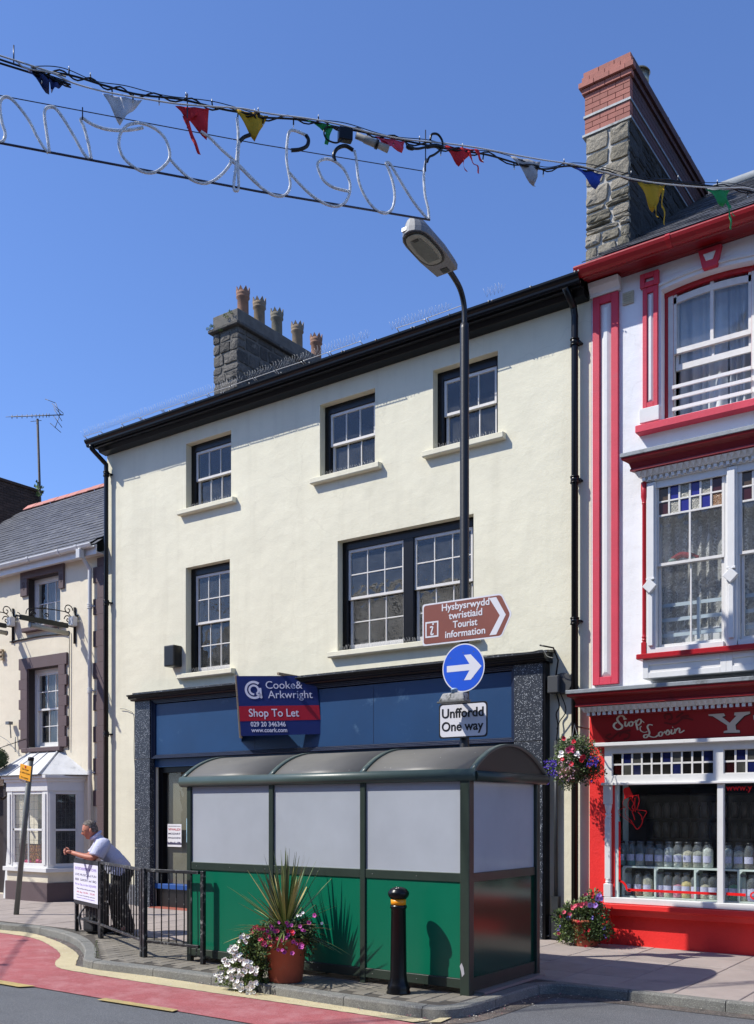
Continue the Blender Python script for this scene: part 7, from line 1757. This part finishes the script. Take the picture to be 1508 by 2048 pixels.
me = bpy.data.meshes.new('head'); bm.to_mesh(me); bm.free(); me.materials.append(skinm)
for p_ in me.polygons: p_.use_smooth = True
hd = inst('head', me, hc_, man)
def hpnt(x, y, z): return hc_ + Rm @ Vector((x, y, z))
mb = MB()
for s_ in (-1, 1):
    mb.ball(hpnt(-.005, s_*.084, -.005), .026, 10, 0, (.75, .4, 1.15))
mb.build('ear', skinm, hd)
mb = MB()
for s_ in (-1, 1): mb.ball(hpnt(.083, s_*.030, .004), .010, 8)
mb.build('eye', flat('eye_white', '#c9c4bd'), hd)
mb = MB()
for s_ in (-1, 1):
    mb.tube([hpnt(.100, s_*.033+.024*math.cos(k*.5236), .002+.017*math.sin(k*.5236)) for k in range(12)], .0022, 5, closed=True); mb.tube([hpnt(.098, s_*.056, .006), hpnt(.0, s_*.080, .012)], .002, 5)
mb.tube([hpnt(.103, -.01, .006), hpnt(.103, .01, .006)], .002, 5); mb.build('spectacles', blackp, hd)
bm = bmesh.new(); bmesh.ops.create_uvsphere(bm, u_segments=28, v_segments=20, radius=1.0)
dl = [v for v in bm.verts if not (v.co.z > .32 + .0 + max(0, v.co.x)*.45 or (v.co.x < -.18 and v.co.z > -.42) or (v.co.x < .08 and v.co.z > .08))]
bmesh.ops.delete(bm, geom=dl, context='VERTS')
for v in bm.verts:
    v.co = Rm @ Vector((v.co.x*.111 - .003, v.co.y*.0885, v.co.z*.1375))
me = bpy.data.meshes.new('hair'); bm.to_mesh(me); bm.free(); me.materials.append(hairm)
for p_ in me.polygons: p_.use_smooth = True
inst('hair', me, hc_, hd)
# collar
MB().tube([mp(.45+.078*math.cos(k*.5236)*.85, .078*math.sin(k*.5236), 1.375-.05*math.cos(k*.5236)) for k in range(12)], .022, 8, closed=True).build('collar', shirtm, man)
# hands: palm and five curled fingers each, clasped
def hand(side):
    wx = (.86, side*.025, 1.150)
    nodes = [((.77, side*.035, 1.145), .028), ((.815, side*.026, 1.155), (.036, .024))]
    skin_mesh('palm', nodes+[((.845, side*.020, 1.158), (.034, .020))], [(0, 1), (1, 2)], skinm, 1)
    for k in range(4):
        zz = 1.184-k*.020; L = (.026, .030, .028, .022)[k]; b = (.835, side*.022, zz)
        skin_mesh('finger', [(b, .0105), ((.835+L, side*.014, zz+.003), .0105), ((.835+L+.006, -side*.012, zz), .0095), ((.835+L-.014, -side*.028, zz-.002), .0085)], [(0, 1), (1, 2), (2, 3)], skinm, 1)
    skin_mesh('thumb', [((.80, side*.018, 1.178), .013), ((.82, side*.004, 1.202), .012), ((.845, -side*.010, 1.21), .010)], [(0, 1), (1, 2)], skinm, 1)
hand(1); hand(-1)
# rucksack at his feet
rk = gr(180, 1868); rs = thing('rucksack', 'dark rucksack standing on the pavement behind the banner', 'rucksack', rk)
mb = MB(); mb.box(rk.x-.16, rk.x+.16, rk.y+.02, rk.y+.22, 0, .44); mb.build('bag', M('dark_nylon', '#1c1e22', .7, .3, 14, .5, 25), rs, bevel=.06, seg=3)
MB().box(rk.x-.11, rk.x+.11, rk.y-.04, rk.y+.03, .04, .24).build('pocket', M('dark_nylon', '#1c1e22', .7), rs, bevel=.03, seg=2); MB().tube(catmull([(rk.x-.1, rk.y+.03, .4), (rk.x-.2, rk.y-.02, .25), (rk.x-.2, rk.y, .05)], 5), .014, 6).tube(catmull([(rk.x-.04, rk.y+.12, .43), (rk.x, rk.y+.12, .49), (rk.x+.04, rk.y+.12, .43)], 5), .01, 6).build('strap', M('grey_webbing', '#55585c', .8), rs)

# ================================================================== BUNTING, FAIRY CABLE AND ROPE LIGHT SIGN
BA, BB = Vector((-7.6, 5.03, 0)), Vector((-2.88, 11.44, 0)); bdv = (BB-BA).normalized(); bnv = Vector((bdv.y, -bdv.x, 0))
def bq(u, v, off=0.0):
    dx, dy = ray(u); t = (BA.x*bnv.x+BA.y*bnv.y)/(dx*bnv.x+dy*bnv.y); return Vector((dx*t, dy*t, EYE+(HV-v)*t)) + bnv*off
if bnv.dot(BA) > 0: bnv = -bnv
def c1(x, y): return (x/2.9, 80+y/2.9)
def c2(x, y): return (460+x/2.9, 180+y/2.9)
def c3(x, y): return (1000+x/2.969, 80+y/2.969)
endR = Vector((-2.47, 12.0, 8.62)); a0_ = bq(0, 118); farL = BA - bdv*7 + Vector((0, 0, 8.9))
cable_px = [c1(0, 135), c1(180, 172), c1(400, 203), c1(600, 262), c1(800, 316), c1(1050, 345), c1(1290, 402), c1(1500, 438), c2(150, 158), c2(400, 172), c2(620, 215), c2(860, 262), c2(1100, 312), c2(1300, 348), c2(1500, 378), c3(230, 765), c3(440, 750), c3(780, 820), c3(1210, 862), c3(1508, 905)]
cp = [bq(*p) for p in cable_px]
ft = thing('fairy_light_cable', 'twisted black cable with small bulbs running across the sky over the street', 'cable', cp[8])
path = catmull([farL] + cp + [endR], 8)
MB().tube(path, .009, 7).tube([p+Vector((0, 0, .028*math.sin(i*.9)))+bnv*.02*math.cos(i*.9) for i, p in enumerate(path)], .007, 6).tube([p+Vector((0, 0, .035+.02*math.sin(i*.37))) for i, p in enumerate(path)], .004, 5).build('cable', blackp, ft)
mb = MB()
for i in range(14, len(path)-3, 5):
    p = path[i]; s_ = random.choice((-1, 1)); q = p+Vector((ru(-.01, .01), 0, s_*.055)); mb.tube([p, q], .007, 6, 0); mb.tube([q, q+Vector((0, 0, s_*.022))], .005, 6, 1)
mb.build('bulbs', [blackp, flat('clear_bulb', '#d8d6cc', .2)], ft, kind='stuff')
P = catmull([bq(*c2(*q), .03) for q in ((625, 235), (560, 225), (540, 260), (560, 300), (610, 318), (650, 300))], 6); MB().tube(P, .008, 6).build('loop', blackp, ft)
P = catmull([bq(*c2(*q), .03) for q in ((1155, 300), (1165, 268), (1200, 270), (1225, 310), (1220, 350), (1180, 385), (1150, 400), (1138, 430))], 6); MB().tube(P, .011, 6).build('loop', blackp, ft)
P = catmull([bq(*c2(*q), .03) for q in ((1015, 320), (1030, 345), (1080, 352), (1120, 345), (1180, 335), (1230, 345))], 6); MB().tube(P, [.008]*4+[.02]*6+[.012]*10+[.02]*(len(P)-20), 8).build('inline_plug', blackp, ft)
a, b, c, d = [bq(*c2(*q), .04) for q in ((628, 220), (708, 235), (706, 308), (626, 293))]
MB().prism([a, b, c, d], -bnv*.07).build('switch_box', blackp, ft, bevel=.008)
a, b = bq(*c2(725, 275), .03), bq(*c2(912, 355), .03); ab_ = b-a
MB().tube([a, a+ab_*.25, a+ab_*.26, a+ab_*.6, a+ab_*.62, b], [.03, .03, .036, .036, .030, .036], 14).build('connector', M('grey_connector', '#8a8880', .4), ft); MB().tube([a+ab_*.60, a+ab_*.68], .044, 14).build('connector_collar', blackp, ft)
# bunting string and pennants
bt = thing('bunting', 'string of coloured cloth pennants crossing the sky over the street', 'bunting', cp[9])
spx_ = [c1(0, 105), c1(90, 135), c1(150, 178), c1(300, 205), c1(420, 262), c1(600, 312), c1(825, 352), c1(1015, 382), c1(1212, 398), c1(1400, 410), c2(222, 150), c2(430, 175), c2(610, 208), c2(840, 266), c2(1012, 298), c2(1235, 320), c2(1420, 345), c3(0, 678), c3(58, 690), c3(240, 722), c3(440, 752), c3(610, 795), c3(815, 843), c3(978, 866), c3(1220, 886), c3(1362, 888), c3(1508, 900)]
MB().tube(catmull([farL+Vector((0, 0, .1))]+[bq(*p, .03) for p in spx_]+[endR], 5), .007, 5).build('cord', M('white_cord', '#b9b8b4', .9), bt)
def cloth(nm, c): return M(nm, c, .8, .12, 10, .3, 25)
pc_ = {'navy': cloth('navy_cloth', '#1d2f63'), 'white': cloth('white_cloth', '#bfc0c4'), 'red': cloth('red_cloth', '#c01822'), 'yellow': cloth('yellow_cloth', '#b58d0e'), 'green': cloth('green_cloth', '#1a8a4c'), 'pink': cloth('pink_cloth', '#c8405c'), 'blue': cloth('blue_cloth', '#1c3f9a'), 'grey': cloth('greying_cloth', '#9c9c9e')}
def tri_cloth(a, b, c, mat, lab, fold=.03, strips=()):
    n = 7; mb = MB(); vs = []; idx = {}
    for i in range(n+1):
        for j in range(n+1-i):
            k = n-i-j; p = (a*k+b*i+c*j)/n; w = fold*math.sin(i*1.9+j*.8)*(.3+j/n); p = p+bnv*w
            idx[(i, j)] = len(vs); vs.append(p)
    fs = []
    for i in range(n):
        for j in range(n-i):
            fs.append((idx[(i, j)], idx[(i+1, j)], idx[(i, j+1)]))
            if i+j < n-1: fs.append((idx[(i+1, j)], idx[(i+1, j+1)], idx[(i, j+1)]))
    mb.add(vs, fs, 0, True)
    for s_ in strips:
        pts = [bq(u, v, .02) for u, v in s_[0]]; P = catmull(pts, 4); w = s_[1]; N = len(P)
        mb.add([q for i, p in enumerate(P) for q in (p+bdv*w*(1-.4*i/N)+bnv*.01*math.sin(i), p-bdv*w*(1-.4*i/N)-bnv*.01*math.sin(i*1.3))], [(2*i, 2*i+1, 2*i+3, 2*i+2) for i in range(N-1)], 0, True)
    o = mb.build('pennant', mat, bt, recalc=False, label=lab); sm = o.modifiers.new('thickness', 'SOLIDIFY'); sm.thickness = .0015
def T(A_, B_, C_, f, col, lab, fold=.03, strips=()): tri_cloth(bq(*f(*A_)), bq(*f(*B_)), bq(*f(*C_)), pc_[col], lab, fold, strips)
T((150, 180), (290, 190), (285, 298), c1, 'navy', 'folded navy pennant nearest the left edge', .05); T((280, 215), (365, 262), (300, 298), c1, 'navy', 'loose flap of the navy pennant', .03)
T((595, 312), (825, 352), (697, 487), c1, 'white', 'white pennant'); T((1015, 383), (1212, 398), (1200, 575), c1, 'red', 'red pennant with a torn hanging strip', .02, [([c1(1070, 450), c1(1100, 530), c1(1130, 610), c1(1155, 670)], .022)])
T((1015, 383), (1212, 398), (1095, 470), c1, 'red', 'upper fold of the torn red pennant', .02)
T((25, 110), (222, 152), (145, 292), c2, 'yellow', 'dark yellow pennant', .025); T((430, 176), (605, 210), (575, 240), c2, 'green', 'torn green pennant beside the switch box', .03, [([c2(585, 215), c2(565, 260), c2(560, 300), c2(555, 322)], .028)])
T((840, 268), (1012, 300), (1000, 360), c2, 'pink', 'faded pink pennant', .02); T((840, 268), (1000, 340), (905, 330), c2, 'pink', 'frayed edge of the pink pennant', .02)
T((1235, 322), (1420, 345), (1330, 440), c2, 'red', 'bright red pennant with torn strips', .02, [([c2(1380, 360), c2(1400, 420), c2(1430, 450), c2(1438, 490)], .012), ([c2(1425, 350), c2(1440, 390), c2(1460, 430)], .02), ([c2(1350, 400), c2(1350, 440), c2(1370, 485)], .005)])
T((58, 690), (240, 725), (205, 862), c3, 'grey', 'greying white pennant with a frayed tip', .03, [([c3(200, 830), c3(198, 860), c3(202, 880)], .006)]); T((440, 757), (610, 797), (575, 880), c3, 'blue', 'royal blue pennant in front of the stone chimney', .03)
T((815, 845), (978, 866), (912, 1018), c3, 'yellow', 'bright yellow pennant with torn strips', .03, [([c3(915, 980), c3(920, 1030), c3(932, 1062)], .008), ([c3(965, 890), c3(955, 960), c3(968, 1030), c3(970, 1103)], .011)])
T((1220, 888), (1362, 892), (1330, 985), c3, 'green', 'green pennant near the right edge with a torn tail', .03, [([c3(1335, 950), c3(1355, 1020), c3(1362, 1080), c3(1366, 1130)], .016), ([c3(1350, 980), c3(1370, 1020), c3(1385, 1055)], .009)])
# rope light lettering
rl = thing('rope_light_sign', 'unlit clear rope light lettering seen from behind between two steel wires', 'light sign', bq(600, 300))
rope, _t = newmat('clear_rope_tube'); _t.col(lin('#b9bab8')); _t.rough(.22); _t.b.inputs['Transmission Weight'].default_value = .25; _t.b.inputs['IOR'].default_value = 1.2; _t.col(_t.mix(_t.ramp(_t.noise(40, 3), [(.4, 0.), (.6, 1.)]), lin('#c9cac8'), lin('#f0f0ee')))
wire = M('steel_wire', '#2f3344', .4, metal=.4)
lf1, lf2 = bq(0, 191)-bdv*5, bq(0, 286)-bdv*5
MB().tube([lf1+Vector((0, 0, .2)), bq(0, 191), bq(520, 288.5), bq(845, 342)], .0045, 5).tube([lf2+Vector((0, 0, .2)), bq(0, 286), bq(520, 383.5), bq(860, 440)], .010, 6).build('support_wire', wire, rl)
def rope_part(segs, f, r=.0135, mat=rope, name='rope_letter'):
    MB().tube(catmull([bq(*f(x, y)) for x, y in segs], 6), r, 8).build(name, mat, rl)
rope_part([(0, 595), (22, 580), (30, 540), (12, 480), (2, 420), (0, 370), (12, 340), (40, 330), (75, 350), (120, 400), (170, 470), (210, 550), (245, 610), (278, 655)], c1)
rope_part([(288, 655), (280, 600), (268, 520), (258, 440), (265, 400), (295, 388), (325, 400), (370, 460), (430, 560), (480, 650), (515, 692)], c1)
rope_part([(530, 692), (510, 590), (485, 500), (468, 465), (482, 455), (510, 475), (560, 500), (620, 518), (700, 525), (780, 518), (830, 508)], c1)
rope_part([(800, 480), (740, 495), (700, 540), (690, 610), (715, 680), (780, 740), (850, 770), (910, 762), (970, 710), (985, 660), (965, 585), (920, 530), (860, 495), (800, 480)], c1)
rope_part([(985, 690), (1040, 750), (1110, 810), (1180, 832), (1240, 815), (1300, 765), (1340, 710), (1345, 690)], c1)
rope_part([(1375, 452), (1382, 560), (1372, 700), (1355, 850), (1370, 875), (1384, 850), (1380, 700), (1388, 585)], c1)
rope_part([(-345, 165), (-290, 215), (-215, 285), (-135, 355), (-60, 425), (0, 385+20), (60, 452), (150, 540), (230, 600), (290, 617), (330, 600), (350, 550), (340, 480), (328, 400), (332, 300), (345, 242), (375, 235), (440, 262)][5:], c2)
rope_part([(1165, 530), (1220, 570), (1290, 640), (1370, 710), (1440, 780), (1500, 840)], c1)
rope_part([(345, 480), (390, 530), (460, 600), (540, 655), (610, 675), (660, 660), (690, 610), (697, 560), (690, 520), (660, 460), (610, 415), (560, 400), (515, 415), (510, 450), (540, 520), (600, 565), (690, 588)], c2)
rope_part([(722, 352), (735, 420), (745, 520), (780, 610), (840, 690), (900, 715), (940, 690), (955, 620), (945, 540), (920, 460), (905, 425), (925, 425), (960, 480), (1020, 580), (1080, 670), (1148, 750)], c2)
rope_part([(1140, 400), (1125, 480), (1130, 600), (1150, 690), (1155, 752)], c2)
for sg in ([(440, 262), (455, 290), (445, 325), (405, 345), (355, 350)], [(610, 415), (602, 375), (625, 338), (670, 325), (715, 350)], [(55, 300), (80, 275), (118, 260)]): rope_part(sg, c2, .018, blackp, 'black_feed_cable')
for (u, v0, v1) in ((*[c2(1130, 0)[0]], c2(0, 240)[1], c2(0, 480)[1]), (c1(1085, 0)[0], c1(0, 320)[1], c1(0, 520)[1]), (c1(478, 0)[0], c1(0, 400)[1], c1(0, 470)[1]), (c1(80, 0)[0], c1(0, 40)[1], c1(0, 140)[1])): MB().tube([bq(u, v0, .02), bq(u, v1, .02)], .006, 5).build('hanger', wire, rl)
# another bunting string up the street whose shadow crosses the red lane
o1, o2 = Vector((-12.9, .55, 7.4)), Vector((-19.3, 6.2, 7.2)); dv = (o2-o1)
ob = thing('bunting', 'bunting string up the street whose shadow crosses the red lane', 'bunting', o1)
MB().tube([o1-dv*.6, o1, o1+dv*.5-Vector((0, 0, .08)), o2, o2+dv*.7], .016, 6).build('cord', M('white_cord', '#b9b8b4', .9), ob)
dvn = dv.normalized()
for k in range(16):
    p = o1+dv*(-.5+k*.13); s_ = ru(.1, .2); mb = MB().add([p, p+dvn*s_, p+dvn*s_*.5-Vector((0, 0, s_*ru(.8, 1.4)))], [(0, 1, 2)]); o = mb.build('pennant', random.choice(list(pc_.values())), ob, recalc=False); q = o.modifiers.new('thickness', 'SOLIDIFY'); q.thickness = .0015

# ================================================================== THE OTHER SIDE OF THE STREET (seen only as reflections)
def terrace(x0, x1, y, h, rh, m, lab, n, g=None):
    t = thing('terraced_building', lab, 'building', ((x0+x1)/2, y, 0)); holes = []
    w = (x1-x0)/n
    for fl in range(2 if h < 7 else 3):
        for k in range(n): c = x0+w*(k+.5); holes.append((c-.5, c+.5, 1.0+fl*2.6, 2.6+fl*2.6))
    mb = MB(); wall_holes(mb, x0, x1, -.1, h, y, -.2, holes)
    mb.add([(x0, y, -.1), (x0, y-9, -.1), (x0, y-9, h), (x0, y-4.5, rh), (x0, y, h)], [(0, 1, 2, 3, 4)]); mb.add([(x1, y, -.1), (x1, y-9, -.1), (x1, y-9, h), (x1, y-4.5, rh), (x1, y, h)], [(4, 3, 2, 1, 0)]); mb.build('wall', m, t, recalc=False)
    mb = MB(); rows = 22
    for sgn in (1, -1):
        for r in range(rows):
            a0 = r/rows; a1 = (r+1.2)/rows; ya = (y+.3)+(-4.8)*a0; yb2 = (y+.3)+(-4.8)*min(a1, 1); za = h+(rh-h)*a0+.03; zb2 = h+(rh-h)*min(a1, 1)
            if sgn < 0: ya, yb2 = 2*(y-4.5)-ya, 2*(y-4.5)-yb2
            mb.add([(x0, ya, za), (x1, ya, za), (x1, yb2, zb2), (x0, yb2, zb2)], [(0, 1, 2, 3)])
    mb.build('roof', slate_m, t, recalc=False)
    for a, b, c, d in holes: B(a, b, y-.15, y-.1, c, d).build('window', MATS['shop_glass_dark'], t)
    return t
M('shop_glass_dark', '#1b2026', .12, .1, 2)
M('grey_opposite_render', '#8c8b86', .9, .1, 2); M('pale_opposite_render', '#a9a391', .9, .1, 2)
terrace(-30, -14, -4.2, 7.6, 10.8, MATS['pale_opposite_render'], 'pale terraced building across the street, mirrored in the inn windows', 5)
terrace(-13.9, -2, -4.2, 8.0, 11.6, MATS['grey_opposite_render'], 'grey slate roofed building across the street, mirrored in the cream building windows', 4)
terrace(-1.9, 10, -4.2, 7.4, 10.6, MATS['pale_opposite_render'], 'slate roofed building across the street, mirrored in the sweet shop window', 4)
